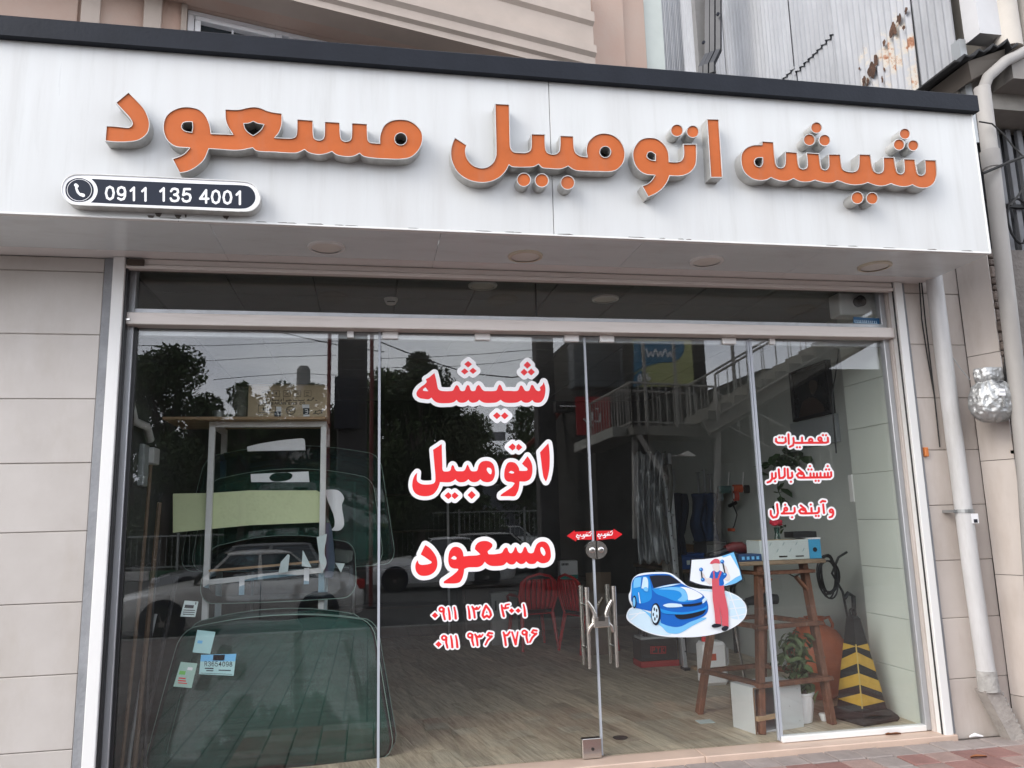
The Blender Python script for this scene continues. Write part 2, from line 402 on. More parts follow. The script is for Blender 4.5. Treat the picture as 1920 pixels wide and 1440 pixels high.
# =============== setting: ground ===============
b = MB(); b.box((-120, -7.6, -.5), (120, -.0, -.004)); m_pav = mat('paving', (.26, .21, .20), .8)
def brick_ground(m, c1, c2, mort, sx, off=.5, sc=1.0):
    t = m.node_tree; bs = t.nodes['Principled BSDF']; tcn = t.nodes.new('ShaderNodeTexCoord'); br = t.nodes.new('ShaderNodeTexBrick')
    br.inputs['Scale'].default_value = sc; br.inputs['Brick Width'].default_value = sx; br.inputs['Row Height'].default_value = .2
    br.inputs['Mortar Size'].default_value = .008; br.offset = off
    br.inputs['Color1'].default_value = (*c1, 1); br.inputs['Color2'].default_value = (*c2, 1); br.inputs['Mortar'].default_value = (*mort, 1)
    n = t.nodes.new('ShaderNodeTexNoise'); n.inputs['Scale'].default_value = 1.7; n.inputs['Detail'].default_value = 8
    mxr = t.nodes.new('ShaderNodeMixRGB'); mxr.blend_type = 'MULTIPLY'; mxr.inputs[0].default_value = .4
    K = t.links.new; K(tcn.outputs['Object'], br.inputs['Vector']); K(tcn.outputs['Object'], n.inputs['Vector']); K(br.outputs['Color'], mxr.inputs[1]); K(n.outputs['Fac'], mxr.inputs[2]); K(mxr.outputs[0], bs.inputs['Base Color'])
    bp = t.nodes.new('ShaderNodeBump'); bp.inputs['Strength'].default_value = .5; bp.inputs['Distance'].default_value = .006; bp.invert = True
    K(br.outputs['Fac'], bp.inputs['Height']); K(bp.outputs[0], bs.inputs['Normal'])
brick_ground(m_pav, (.23, .21, .20), (.18, .14, .13), (.07, .065, .06), .2, 0)
pave = obj('pavement', b, m_pav, kind='structure')
m_road = mat('asphalt', (.10, .10, .10), .85, var=.35, vscale=1.2, bump=.4, bscale=60)
obj('road', MB().box((-300, -300, -.6), (300, -7.75, -.15)), m_road, kind='structure')
obj('ground', MB().box((-300, -.12, -.6), (300, 200, -.03)), mat('earth', (.12, .11, .1), .9, var=.3), kind='structure')
# pavers close to the shop: laid one by one
m_pa = [mat('grey_paver', (.36, .31, .29), .75, var=.28, vscale=9, bump=.35, bscale=50), mat('red_paver', (.31, .165, .145), .75, var=.3, vscale=9, bump=.35, bscale=50), mat('rose_paver', (.37, .26, .23), .75, var=.3, vscale=9, bump=.35, bscale=50)]
pm = []
for q in m_pa:
    pb = MB().box((-.096, -.096, -.02), (.096, .096, .03), bev=.006); o = obj('paver', pb, q, pave); pm.append(o.data); bpy.data.objects.remove(o)
for j in range(7):
    for i in range(30):
        x = -.85+i*.2; y = -.26-j*.2
        k = 0 if j == 0 else (1 if (j in (1, 2) and i % 2 == (j % 2)) or random.random() < .35 else 2 if random.random() < .5 else 0)
        if j > 0: k = 1 if (j+i) % 3 else 2
        if random.random() < .15: k = 0
        o = bpy.data.objects.new('paver', pm[k]); COL.objects.link(o); o.parent = pave
        o.location = (x+random.uniform(-.002, .002)+y*.0, y+random.uniform(-.002, .002), random.uniform(-.003, .003)+.004); o.rotation_euler = (random.uniform(-.012, .012), random.uniform(-.012, .012), random.uniform(-.012, .012))
kb = thing('kerb', 'pale concrete kerb along the edge of the pavement, seen reflected in the glass', 'kerb', (0, -7.68, 0))
m_conc = mat('concrete', (.30, .295, .28), .85, var=.3, vscale=2, bump=.3)
km = None
for i in range(24):
    if km is None:
        o = obj('kerb_stone', MB().box((-.49, -.075, -.3), (.49, .075, .01), bev=.012), m_conc, kb, local=True); km = o.data
    else: o = bpy.data.objects.new('kerb_stone', km); COL.objects.link(o); o.parent = kb
    o.location = (-11.5+i, 0, 0)

# =============== shop shell ===============
m_floor = mat('laminate_floor', (.30, .25, .20), .45)
def plank_mat(name, c, c2, m_rough=.42):
    m = mat(name, c, m_rough, var=.01)
    t = m.node_tree; bs = t.nodes['Principled BSDF']
    tcn = t.nodes.new('ShaderNodeTexCoord'); mp = t.nodes.new('ShaderNodeMapping'); mp.inputs['Scale'].default_value = (1.2, 14, 1)
    oi = t.nodes.new('ShaderNodeObjectInfo'); n = t.nodes.new('ShaderNodeTexNoise'); n.noise_dimensions = '4D'; n.inputs['Scale'].default_value = 2.2; n.inputs['Detail'].default_value = 8; n.inputs['Roughness'].default_value = .7; n.inputs['Distortion'].default_value = .8
    mm = t.nodes.new('ShaderNodeMath'); mm.operation = 'MULTIPLY'; mm.inputs[1].default_value = 31
    r = t.nodes.new('ShaderNodeValToRGB'); r.color_ramp.elements[0].position = .32; r.color_ramp.elements[0].color = (*c2, 1); r.color_ramp.elements[1].position = .66; r.color_ramp.elements[1].color = (*c, 1)
    hs = t.nodes.new('ShaderNodeHueSaturation'); mr = t.nodes.new('ShaderNodeMapRange'); mr.inputs[3].default_value = .76; mr.inputs[4].default_value = 1.2
    K = t.links.new; K(tcn.outputs['Object'], mp.inputs[0]); K(mp.outputs[0], n.inputs['Vector']); K(oi.outputs['Random'], mm.inputs[0]); K(mm.outputs[0], n.inputs['W']); K(n.outputs['Fac'], r.inputs[0]); K(r.outputs[0], hs.inputs['Color']); K(oi.outputs['Random'], mr.inputs[0]); K(mr.outputs[0], hs.inputs['Value']); K(hs.outputs[0], bs.inputs['Base Color'])
    return m
m_plank = plank_mat('laminate_plank', (.66, .57, .43), (.24, .19, .135))
fl = obj('floor', MB().box((-1.75, .02, -.03), (4.35, 6.3, .062)), m_mort, kind='structure')
pmesh = None; A = R(-79)   # planks run obliquely to the glass as in the shop
nn = 0
for r_ in range(-26, 40):
    for c_ in range(-6, 8):
        lx = c_*1.3+(r_ % 3)*.43; ly = r_*.19; cx = lx*cos(A)-ly*sin(A)+1.2; cyy = lx*sin(A)+ly*cos(A)+2.6
        # clip plank rectangle to the room
        P = [(lx-.648, ly-.0935), (lx+.648, ly-.0935), (lx+.648, ly+.0935), (lx-.648, ly+.0935)]
        P = [(x*cos(A)-y*sin(A)+1.2, x*sin(A)+y*cos(A)+2.6) for x, y in P]
        for ax, lim, sg in ((0, -1.6, 1), (0, 4.2, -1), (1, .03, 1), (1, 6.0, -1)):
            Q = []
            for i in range(len(P)):
                a, c = P[i-1], P[i]; ia = (a[ax]-lim)*sg >= 0; ic = (c[ax]-lim)*sg >= 0
                if ia != ic:
                    t = (lim-a[ax])/(c[ax]-a[ax]); Q.append((a[0]+t*(c[0]-a[0]), a[1]+t*(c[1]-a[1])))
                if ic: Q.append(c)
            P = Q
            if not P: break
        if len(P) < 3: continue
        ar = abs(sum(P[i-1][0]*P[i][1]-P[i][0]*P[i-1][1] for i in range(len(P))))/2
        if ar < .002: continue
        mb = MB(); Lp = [((x-cx)*cos(-A)-(y-cyy)*sin(-A), (x-cx)*sin(-A)+(y-cyy)*cos(-A), 0) for x, y in P]
        mb.prism(Lp, (0, 0, .008)); o = obj('plank', mb, m_plank, fl, local=True); o.location = (cx, cyy, .062+random.uniform(0, .0012)); o.rotation_euler = (0, 0, A); nn += 1
# walls inside
sw = thing('shop_wall', 'pale green tiled side wall just inside the right end of the shop window', 'wall', (4.1, .3, 0))
obj('wall_core', MB().box((4.045, .04, -.03), (4.5, .66, 3.38)), m_mort, sw)
for k in range(9):
    z0 = .07+k*.375
    obj('tile', MB().box((4.028, .04, z0), (4.046, .663, min(z0+.372, 3.37)), bev=.002), m_wall_pale, sw)
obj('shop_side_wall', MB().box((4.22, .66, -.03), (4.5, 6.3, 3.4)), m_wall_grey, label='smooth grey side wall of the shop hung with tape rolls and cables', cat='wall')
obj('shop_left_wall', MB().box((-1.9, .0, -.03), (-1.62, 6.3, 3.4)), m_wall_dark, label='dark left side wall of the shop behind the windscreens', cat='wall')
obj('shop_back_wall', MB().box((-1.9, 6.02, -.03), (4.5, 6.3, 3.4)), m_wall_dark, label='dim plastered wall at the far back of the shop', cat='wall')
cl = obj('ceiling', MB().box((-1.9, .0, 3.42), (4.5, 6.3, 3.6)), m_black, kind='structure')
cm = None
for i in range(10):
    for j in range(10):
        if cm is None: o = obj('tile', MB().box((-.297, -.297, 0), (.297, .297, .03), bev=.004), m_ceil, cl, local=True); cm = o.data
        else: o = bpy.data.objects.new('tile', cm); COL.objects.link(o); o.parent = cl
        o.location = (-1.3+i*.6, .36+j*.6, 3.39)
def lamp_disc(x, y, z, r, lab, grp, ring=None):
    t = thing('ceiling_light', lab, 'light', (x, y, z), group=grp)
    obj('rim', MB().lathe([(r*.80, -.012), (r*.98, -.010), (r, -.002), (r, .012), (r*.8, .012)], n=36, cap=False), ring or m_white, t, smooth=True, local=True)
    obj('diffuser', MB().lathe([(.001, -.009), (r*.6, -.009), (r*.8, -.006), (r*.8, .005)], n=36), mat('opal_diffuser', (.78, .75, .70), .35), t, smooth=True, local=True)
for u, v, w in ((905, 535, 'nearer the middle left'), (1135, 560, 'above the middle of the door')):
    p = PZ(u, v, 3.387); lamp_disc(p.x, p.y, p.z, .11, 'round ceiling light inside the shop behind the transom, '+w, 'lights on the shop ceiling')
t = thing('smoke_detector', 'small white detector on the shop ceiling left of the round lights', 'detector', PZ(733, 560, 3.37))
obj('detector_body', MB().lathe([(.02, -.05), (.035, -.045), (.05, -.02), (.055, 0)], n=20), m_white, t, smooth=True, local=True)
obj('detector_vents', MB().box((-.03, -.052, -.04), (.03, -.045, -.034)), m_black, t, local=True)

# =============== facade cladding ===============
def tiled_wall(name, lab, x0, x1, y, zs, m, xs, core=.15, mtl=None):
    t = thing(name, lab, 'wall', ((x0+x1)/2, y, 0))
    obj('wall_core', MB().box((x0, y+.008, -.03), (x1, y+core, zs[-1])), m_grout, t)
    for i in range(len(zs)-1):
        for k in range(len(xs)-1):
            d = random.uniform(-.002, .002)
            obj('tile', MB().box((xs[k]+.002, y+d, zs[i]+.0025), (xs[k+1]-.002, y+.016, zs[i+1]-.0025), bev=.003), m, t)
    return t
zl = [.0, .389, .81, 1.223, 1.644, 2.06, 2.461, 2.875, 3.29, 3.386]
tiled_wall('tiled_wall', 'pale beige stone tiled wall left of the shop window', -4.2, -1.69, -.11, zl, m_tile, [-4.2, -3.4, -2.55, -1.69], .14)
zr = [.02, .43, .851, 1.262, 1.666, 2.08, 2.48, 2.90, 3.31, 3.72, 4.15, 4.6]
tiled_wall('tiled_wall', 'pink beige tiled wall behind the white drainpipe right of the window', 4.115, 4.60, -.11, zr, m_tileR, [4.115, 4.60], .6)
# angled pier
t = thing('tiled_pier', 'narrow angled beige tiled pier that carries the foil wrapped meter', 'wall', (4.6, -.2, 0))
A0, A1 = Vector((4.603, -.12, 0)), Vector((4.69, -.345, 0)); dv = (A1-A0).normalized(); nv = Vector((dv.y, -dv.x, 0))
if nv.x > 0: nv = -nv
zz = [.0, .30, 1.15, 1.99, 2.80, 3.62, 4.6]
obj('wall_core', MB().prism([A0, A1, A1+Vector((.2, .2, 0)), A0+Vector((.2, .3, 0))], (0, 0, 4.6)), m_mort, t)
for i in range(len(zz)-1):
    p = A0+nv*.014; q = A1+nv*.014
    obj('tile', MB().prism([p, q, q-nv*.013, p-nv*.013], (0, 0, zz[i+1]-zz[i]-.005)), m_tileR, t).location += Vector((0, 0, zz[i]+.002))
# =============== shop front frame ===============
fr = thing('shopfront_frame', 'pale aluminium frame with shutter guides and cream header round the shop window', 'window frame', (1.2, 0, 0))
def FB(n, a, c, m, bev=.002): return obj(n, MB().box(a, c, bev=bev), m, fr)
FB('mortar_strip', (-1.688, -.118, -.0), (-1.628, .05, 3.384), m_grey)
FB('shutter_guide', (-1.628, -.15, .03), (-1.556, -.06, 3.386), m_white, .004)
FB('guide_seal', (-1.556, -.128, .03), (-1.542, -.07, 3.386), m_black)
FB('window_jamb', (-1.575, -.04, .05), (-1.515, .03, 3.35), m_alu, .004)
FB('jamb_seal', (-1.515, -.02, .05), (-1.495, .02, 2.95), m_black)
FB('shutter_guide', (4.008, -.15, .045), (4.073, -.06, 3.386), m_white, .004)
FB('guide_seal', (4.000, -.128, .045), (4.008, -.115, 3.386), m_black)
FB('mortar_strip', (4.073, -.118, .03), (4.113, .04, 3.384), m_grey)
FB('window_reveal', (3.996, -.058, .06), (4.10, .04, 3.386), m_tileR)
FB('window_jamb', (3.95, -.03, .075), (3.995, .03, 3.35), m_alu, .004)
FB('header_beam', (-1.565, -.10, 2.953), (4.0, .02, 3.032), m_cream, .004)
FB('header_top_rail', (-1.515, -.035, 3.034), (3.955, .03, 3.075), m_alu, .003)
FB('header_channel', (-1.495, .022, 2.905), (3.955, .06, 2.951), m_alu, .003)
FB('shutter_lip', (-1.555, -.14, 3.315), (4.0, -.085, 3.34), m_cream, .003)
FB('shutter_slat', (-1.555, -.13, 3.343), (4.0, -.09, 3.384), m_cream, .005)
FB('shutter_slat', (-1.555, -.08, 3.325), (4.0, -.03, 3.384), m_mort, .002)
FB('bottom_rail', (2.83, -.03, .072), (3.955, .03, .112), m_white, .004)
FB('bottom_rail', (-1.51, -.03, .072), (.07, .03, .112), m_alu, .004)
FB('shutter_latch', (-1.545, -.155, 3.33), (-1.44, -.141, 3.372), mat('dark_bronze', (.07, .045, .03), .5, var=.4), .003)
FB('transom_mullion', (1.187, -.008, 3.076), (1.193, .012, 3.34), m_black, 0)
FB('header_bracket', (-1.56, -.112, 2.975), (-1.52, -.101, 2.985), m_chrome, 0)
for a, c in ((-1.513, 1.186), (1.194, 3.953)):
    obj('transom_pane', MB().box((a, -.004, 0), (c, .004, .268), Matrix.Translation((0, 0, 3.077)) @ Matrix.Rotation(R(-2.8), 4, 'X')), m_glass, fr)
obj('sill_slab', MB().box((-1.7, -.16, -.02), (.3, .03, .07), bev=.006), mat('sill_stone', (.62, .47, .38), .45, var=.2, vscale=3, col2=(.50, .38, .31)), fr)
obj('sill_slab', MB().box((.303, -.16, -.02), (2.2, .03, .07), bev=.006), MATS['sill_stone'], fr)
obj('sill_slab', MB().box((2.203, -.16, -.02), (4.1, .03, .069), bev=.006), MATS['sill_stone'], fr)
# glass panes
gp = thing('window_pane', 'fixed glass pane at the left with windscreens standing behind it', 'glass pane', (-.7, 0, .1))
obj('glass', MB().box((-1.495, -.005, .10), (.072, .005, 2.951)), m_glass, gp)
obj('edge_strip', MB().box((.062, -.012, .10), (.078, .010, 2.95)), mat('grey_edge_seal', (.40, .43, .48), .35), gp)
obj('pane_clip', MB().box((-.15, -.02, 2.905), (-.105, .014, 2.951), bev=.003), m_white, gp)
gp2 = thing('window_pane', 'fixed glass pane at the right end with three lines of small red lettering', 'glass pane', (3.4, 0, .1))
obj('glass', MB().box((2.832, -.005, .108), (3.957, .005, 2.951)), m_glass, gp2)
obj('edge_strip', MB().box((2.826, -.012, .10), (2.845, .010, 2.95)), MATS['grey_edge_seal'], gp2)
p = PY(1448, 641, -.01); obj('pane_clip', MB().box((p.x-.022, -.02, 2.905), (p.x+.022, .014, 2.951), bev=.003), m_white, gp2)
m_steelh = mat('brushed_steel', (.58, .55, .51), .24, metal=.95, var=.08, vscale=30, aniso=(1, 1, .1))
def handle(t, x, h, tilt):
    for sy, r in ((-1, 1.0), (1, .9)):
        y = .075*sy
        obj('handle', MB().tube([(x-.0, y, h-.265), (x, y, h+.265)], [.011, .017], 14), m_steelh, t, smooth=True)
        for dz in (-.14, .14): obj('handle_stud', MB().tube([(x, y*.9, h+dz), (x, .006*sy, h+dz)], .009, 10), m_chrome, t, smooth=True)
# left door
d1 = thing('glass_door', 'left sliding glass door with large red and white lettering', 'glass door', (.8, 0, .1))
obj('glass', MB().box((.082, -.005, .085), (1.538, .005, 2.935)), m_glass, d1)
obj('edge_strip', MB().box((1.532, -.010, .085), (1.546, .010, 2.935)), MATS['grey_edge_seal'], d1)
for u in (732, 905, 1072):
    p = PY(u, 638, -.01); obj('door_clamp', MB().box((p.x-.055, -.022, 2.90), (p.x+.055, .018, 2.952), bev=.006), m_white, d1)
p = PY(1098, 1090, 0)
handle(d1, PY(1102, 1160, -.075).x, .915, 0)
b = MB(); b.box((1.40, -.03, .075), (1.53, .02, .20), bev=.004); obj('bottom_lock', b, m_chrome, d1)
obj('keyhole', MB().lathe([(.003, 0), (.010, 0), (.010, .004)], n=12, M=Matrix.Translation((1.47, -.031, .135)) @ Matrix.Rotation(R(90), 4, 'X')), m_dark, d1)
# half moon lock plates
def halfmoon(t, s):
    c = PY(1117, 1031, 0); P = [Vector((c.x+.004*s, -.022, c.z+.062))]
    for k in range(13): a = R(90-180*k/12); P.append(Vector((c.x+s*(.004+.072*cos(a)), -.022, c.z+.062*sin(a))))
    obj('lock_plate', MB().prism(P, (0, .016, 0)), m_steelh, t, smooth=True)
    obj('lock_cylinder', MB().lathe([(.018, 0), (.020, .004), (.014, .008), (.001, .008)], n=18, M=Matrix.Translation((c.x+s*.032, -.022, c.z)) @ Matrix.Rotation(R(90), 4, 'X')), m_chrome, t, smooth=True)
halfmoon(d1, -1)
d2 = thing('glass_door', 'right sliding glass door with the blue car picture', 'glass door', (2.2, 0, .1))
obj('glass', MB().box((1.550, -.005, .085), (2.812, .005, 2.935)), m_glass, d2)
obj('edge_strip', MB().box((2.810, -.010, .085), (2.822, .010, 2.935)), MATS['grey_edge_seal'], d2)
for u in (1138, 1367):
    p = PY(u, 640, -.01); obj('door_clamp', MB().box((p.x-.055, -.022, 2.90), (p.x+.055, .018, 2.952), bev=.006), m_white, d2)
handle(d2, PY(1153, 1160, -.075).x, .915, 0); halfmoon(d2, 1)
# padlock yoke between the handles
t = thing('door_lock', 'steel yoke lock clamping the two door handles together', 'lock', PY(1126, 1160, -.1))
z = t.location.z; x = t.location.x
obj('lock_block', MB().box((x-.055, -.125, z-.055), (x+.055, -.085, z+.015), bev=.006), m_steelh, t)
obj('lock_notch', MB().box((x-.022, -.128, z-.012), (x+.022, -.1255, z+.018)), m_dark, t)
for s in (-1, 1):
    P = [(x+s*.05, -.1, z-.02), (x+s*.04, -.1, z+.03), (x+s*.055, -.1, z+.07), (x+s*.085, -.095, z+.115)]
    obj('yoke_arm', MB().tube(P, [.016, .016, .014, .012], 10), m_steelh, t, smooth=True)
    P = [(x+s*.05, -.1, z-.03), (x+s*.075, -.1, z-.055), (x+s*.085, -.09, z-.09)]
    obj('yoke_arm', MB().tube(P, [.015, .012, .010], 10), m_steelh, t, smooth=True)
# =============== canopy sign ===============
sg = thing('shop_sign', 'long white shop sign canopy with dark navy top trim and orange letters', 'shop sign', (1.2, -.8, 3.4))
ys = -.821
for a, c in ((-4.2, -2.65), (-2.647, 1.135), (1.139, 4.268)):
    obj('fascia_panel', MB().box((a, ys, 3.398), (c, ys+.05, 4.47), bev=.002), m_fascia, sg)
obj('fascia_backing', MB().box((-4.2, ys+.02, 3.41), (4.26, -.62, 4.46)), m_black, sg)
obj('fascia_bottom_edge', MB().box((-4.2, ys-.004, 3.388), (4.272, ys+.03, 3.399), bev=.002), m_white, sg)
obj('fascia_end_edge', MB().box((4.262, ys-.004, 3.392), (4.276, ys+.05, 4.44), bev=.002), m_white, sg)
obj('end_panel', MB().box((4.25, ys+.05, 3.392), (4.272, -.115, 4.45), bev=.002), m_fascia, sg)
b = MB(); pr = [(-.872, 4.440), (-.872, 4.56), (-.845, 4.58), (-.76, 4.58), (-.76, 4.44)]
b.prism([(-4.2, y, z) for y, z in pr], (8.492, 0, 0)); obj('top_trim', b, m_cap, sg)
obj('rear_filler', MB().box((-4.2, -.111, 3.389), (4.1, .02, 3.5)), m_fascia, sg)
obj('canopy_roof', MB().box((-4.2, -.76, 4.47), (4.25, -.1, 4.50)), m_grey, sg)
sx = [-4.2, -2.35, -.92, .43, 1.74, 3.03, 4.268]
for i in range(6):
    obj('soffit_panel', MB().box((sx[i]+.0015, ys+.03, 3.388), (sx[i+1]-.0015, -.27, 3.396)), m_soffit, sg)
    obj('soffit_trim', MB().box((sx[i]+.0015, -.268, 3.3875), (sx[i+1]-.0015, -.112, 3.396)), mat('soffit_edge', (.82, .80, .79), .3, var=.05), sg)
# the stained drip marks keep their own shape: narrow vertical runs under the letters
for nm, (u, v), ring, w in (('plain', (612, 463), 0, 'second from the left with no visible rim'), ('ring', (985, 480), 1, 'with a yellowed raised ring above the left glass door'), ('plain', (1325, 489), 0, 'flat white one above the right glass door'), ('ring', (1640, 499), 1, 'with a raised ring nearest the right end of the canopy')):
    p = PZ(u, v, 3.386)
    lamp_disc(p.x, p.y, 3.386, .118, 'round downlight under the canopy, '+w, 'downlights under the canopy', mat('aged_plastic', (.66, .60, .48), .4) if ring else m_white)
# letters
yf = ys-.09
KA, KB, KC = (180, 160, 3), (820, 160, 3.2), (1340, 200, 3.3103)
LET = [
 ([parse("110,97! 183,37! 230,85 270,130 297,190 300,235 285,275 240,308 180,318 110,319 50,313! 57,226! 120,230 180,236 197,228 203,212 190,185 150,140", *KA)], 'orange letter dal at the left end of the sign'),
 ([parse("1595,325! 1565,323 1540,318 1530,300 1526,215! 1438,210! 1436,285 1430,305 1408,314 1385,307 1376,285 1372,207! 1285,202! 1283,280 1275,300 1254,307 1230,298 1223,275 1221,195! 1130,189! 1127,270 1118,290 1095,296 1050,295 1007,293! 1030,265 1045,220 1047,156! 1000,150 960,140 920,124 885,120 850,124 800,135 725,133! 727,190 740,230 768,275! 700,272 648,270! 638,215 610,160 570,130 500,120 440,135 395,170 377,225 385,280 410,320 450,345 525,352! 500,380 470,398 428,412! 470,493! 520,483 570,455 610,415 635,357! 700,361 770,366 820,364 850,358 881,352! 900,368 940,374 1000,376 1080,381 1130,380 1173,362! 1195,378 1230,388 1265,390 1300,383 1327,373! 1350,390 1390,400 1430,402 1460,395 1482,383! 1505,400 1560,410 1640,415 1710,416 1770,405 1815,365 1837,310 1832,260 1800,220 1760,197 1710,190 1660,198 1620,225 1597,280", *KA),
   circ(1714, 301, 33, *KA), parse("832,215! 860,213 884,203! 910,215 943,220! 930,245 905,268 884,281! 855,262 838,240", *KA), parse("540,206! 543,235 538,263! 500,255 482,235 490,212 510,206", *KA)], 'joined orange letters meem seen ayn waw'),
 ([parse("345,108! 433,113! 438,345 442,375 460,398 500,402 530,402 555,390 562,370 563,290! 647,292! 650,370 660,400 690,412 715,408 732,388 736,300! 818,303! 822,370 830,400 855,420 898,428! 893,385 905,340 945,300 1000,286 1060,300 1105,340 1127,400 1118,460 1080,505 1040,518 980,518 860,515 820,508 785,485! 750,500 720,503 670,500 630,495 607,474! 580,488 540,492 480,492 445,488 430,478! 410,515 370,555 310,580 250,583 180,565 120,520 85,450 80,390 90,345 105,311! 177,357! 170,395 182,440 215,478 260,494 300,488 335,460 350,425 352,400", *KB), circ(1008, 399, 32, *KB)], 'joined orange letters meem be ye lam'),
 ([parse("1393,457! 1388,400 1365,355 1320,320 1265,312 1215,328 1180,375 1172,420 1185,475 1215,515 1255,535 1305,540! 1285,570 1260,590 1227,602! 1265,670! 1310,650 1350,620 1380,580 1395,543! 1440,545 1480,540 1520,520 1550,480 1557,430 1556,351! 1475,351! 1477,420 1465,448 1440,458", *KB), parse("1308,415! 1308,450! 1280,445 1260,428 1265,405 1285,400", *KB)], 'joined orange letters te waw'),
 ([parse("1617,200! 1690,202! 1713,553! 1640,553!", *KB)], 'orange upright alef stroke'),
 ([parse("293,213! 367,217! 380,345 392,372 415,378 432,368 438,340 438,277! 514,282! 522,355 533,380 555,385 572,375 575,345 568,284! 650,290! 660,362 670,385 690,390 706,375 708,345 706,293! 782,294! 792,370 805,393 850,403 880,395 893,370 896,293! 968,295! 985,385 1000,405 1025,410 1045,395 1046,312! 1116,312! 1130,390 1140,410 1160,415 1175,400 1172,322! 1245,324! 1258,400 1268,420 1290,423 1305,408 1303,327! 1376,330! 1382,400 1378,440 1360,478 1320,503 1280,505 1250,497 1228,485! 1200,495 1160,497 1120,488 1095,478! 1060,490 1020,493 985,485 950,472! 920,482 870,487 820,480 780,465 760,460! 735,472 700,475 660,468 622,457! 590,467 545,468 515,460 490,447! 450,463 410,462 370,450 350,440! 320,455 270,458 220,440 180,400 163,340 168,290 195,255 240,237 293,235!", *KC), parse("297,317! 297,350 285,370 265,368 250,350 252,328 270,317", *KC)], 'joined orange letters sheen ye sheen he at the right end')]
for cx, cy, r in ((519, 566, 42), (627, 570, 42), (782, 583, 43), (1438, 270, 38), (1533, 277, 38)): LET.append(([circ(cx, cy, r, *KB)], None))
for cx, cy, r in ((632, 130, 36), (588, 205, 37), (683, 208, 37), (1181, 168, 35), (1145, 235, 36), (1233, 240, 35), (886, 565, 39), (978, 568, 38)): LET.append(([circ(cx, cy, r, *KC)], None))
def area(l): return sum(l[i-1][0]*l[i][1]-l[i][0]*l[i-1][1] for i in range(len(l)))/2
def inset(l, d):
    s = 1 if area(l) > 0 else -1; o = []; n = len(l)
    for i in range(n):
        a, p, c = l[i-1], l[i], l[(i+1) % n]; e1 = (p[0]-a[0], p[1]-a[1]); e2 = (c[0]-p[0], c[1]-p[1]); h1 = math.hypot(*e1) or 1; h2 = math.hypot(*e2) or 1
        nx, ny = -(e1[1]/h1+e2[1]/h2), (e1[0]/h1+e2[0]/h2); h = math.hypot(nx, ny) or 1; k = min(1.6, 2/h)
        o.append((p[0]+s*d*k*nx/h, p[1]+s*d*k*ny/h))
    return o
for loops, nm in LET:
    nm_ = 'letter' if nm else 'letter_dot'
    side = MB(); back = []; n0 = 0
    inn = [inset(l, 1.1 if i == 0 else -1.0) for i, l in enumerate(loops)]
    for l, q in zip(loops, inn):
        n = len(l); F = [PY(x, y, yf) for x, y in l]; G = [PY(x, y, yf) for x, y in q]
        Bk = [Vector((p.x, ys+.001, p.z)) for p in F]; H = [Vector((p.x, yf+.010, p.z)) for p in G]
        side.add(Bk+F+G+H, [(r_*n+i, r_*n+(i+1) % n, (r_+1)*n+(i+1) % n, (r_+1)*n+i) for r_ in range(3) for i in range(n)])
    o = obj(nm_, side, m_steel, sg, smooth=True)
    if nm: o['label'] = nm
    obj('letter_face', flat(inn, lambda u, v: (lambda p: Vector((p.x, yf+.008, p.z)))(PY(u, v, yf))), m_orange, o)
    for l in loops[1:]:
        obj('letter_counter', flat([l], lambda u, v: (lambda p: Vector((p.x, ys-.002, p.z)))(PY(u, v, yf))), m_dark, o)
# phone number light box
KP = (100, 310, 4.8)
t = thing('phone_number_sign', 'pill shaped navy light box with handset symbol and white telephone digits', 'sign', PY(300, 370, ys))
yp = ys-.075
pill = parse("215,75 600,86 1000,104 1400,124 1725,143 1790,165 1840,215 1865,290 1850,350 1800,400 1735,417 1300,400 800,380 400,364 230,357 160,345 100,300 70,225 90,140 140,95", *KP)
pin = inset(pill, 1.6)
F = [PY(x, y, yp) for x, y in pill]; G = [PY(x, y, yp) for x, y in pin]; n = len(F)
sb = MB().add([Vector((p.x, ys, p.z)) for p in F]+F+G+[Vector((p.x, yp+.006, p.z)) for p in G], [(r_*n+i, r_*n+(i+1) % n, (r_+1)*n+(i+1) % n, (r_+1)*n+i) for r_ in range(3) for i in range(n)])
obj('box_rim', sb, m_steel, t, smooth=True)
Z = lambda dy: (lambda u, v: (lambda p: Vector((p.x, yp+dy, p.z)))(PY(u, v, yp)))
fc = obj('white_face', flat([pin], Z(.005)), m_wvin, t)
nav = mat('navy_vinyl', (.016, .021, .036), .4, spec=.2)
obj('navy_panel', flat([parse("340,118! 700,136 1100,154 1500,170 1710,178 1770,195 1810,245 1815,310 1780,360 1715,386 1400,376 1000,360 600,345 335,332! 375,290 397,225 380,165", *KP)], Z(.0042)), nav, fc)
obj('handset_disc', flat([parse("232,110 300,130 345,165 362,220 345,280 300,315 232,328 165,315 120,275 105,220 120,160 165,125", *KP)], Z(.0042)), nav, fc)
Fi = field([], [([(100+(232+x)/4.8, 310+(220+y)/4.8) for x, y in [(110*cos(a*pi/20), 98*sin(a*pi/20)) for a in range(41)]], .45, .45)], 3, .25)
obj('white_ring', flat(contour(Fi, 0), Z(.0035)), m_wvin, fc)
q = lambda *P: [(100+x/4.8, 310+y/4.8) for x, y in P]
Fi = field([], [(q((205, 178), (205, 205), (218, 240), (240, 262), (262, 268)), 2.2, 2.2), (q((200, 175), (212, 185)), 3.2, 3), (q((250, 262), (268, 268)), 3, 3.2)], 5, .25)
obj('handset_symbol', flat(contour(Fi, 0), Z(.003)), m_wvin, fc)
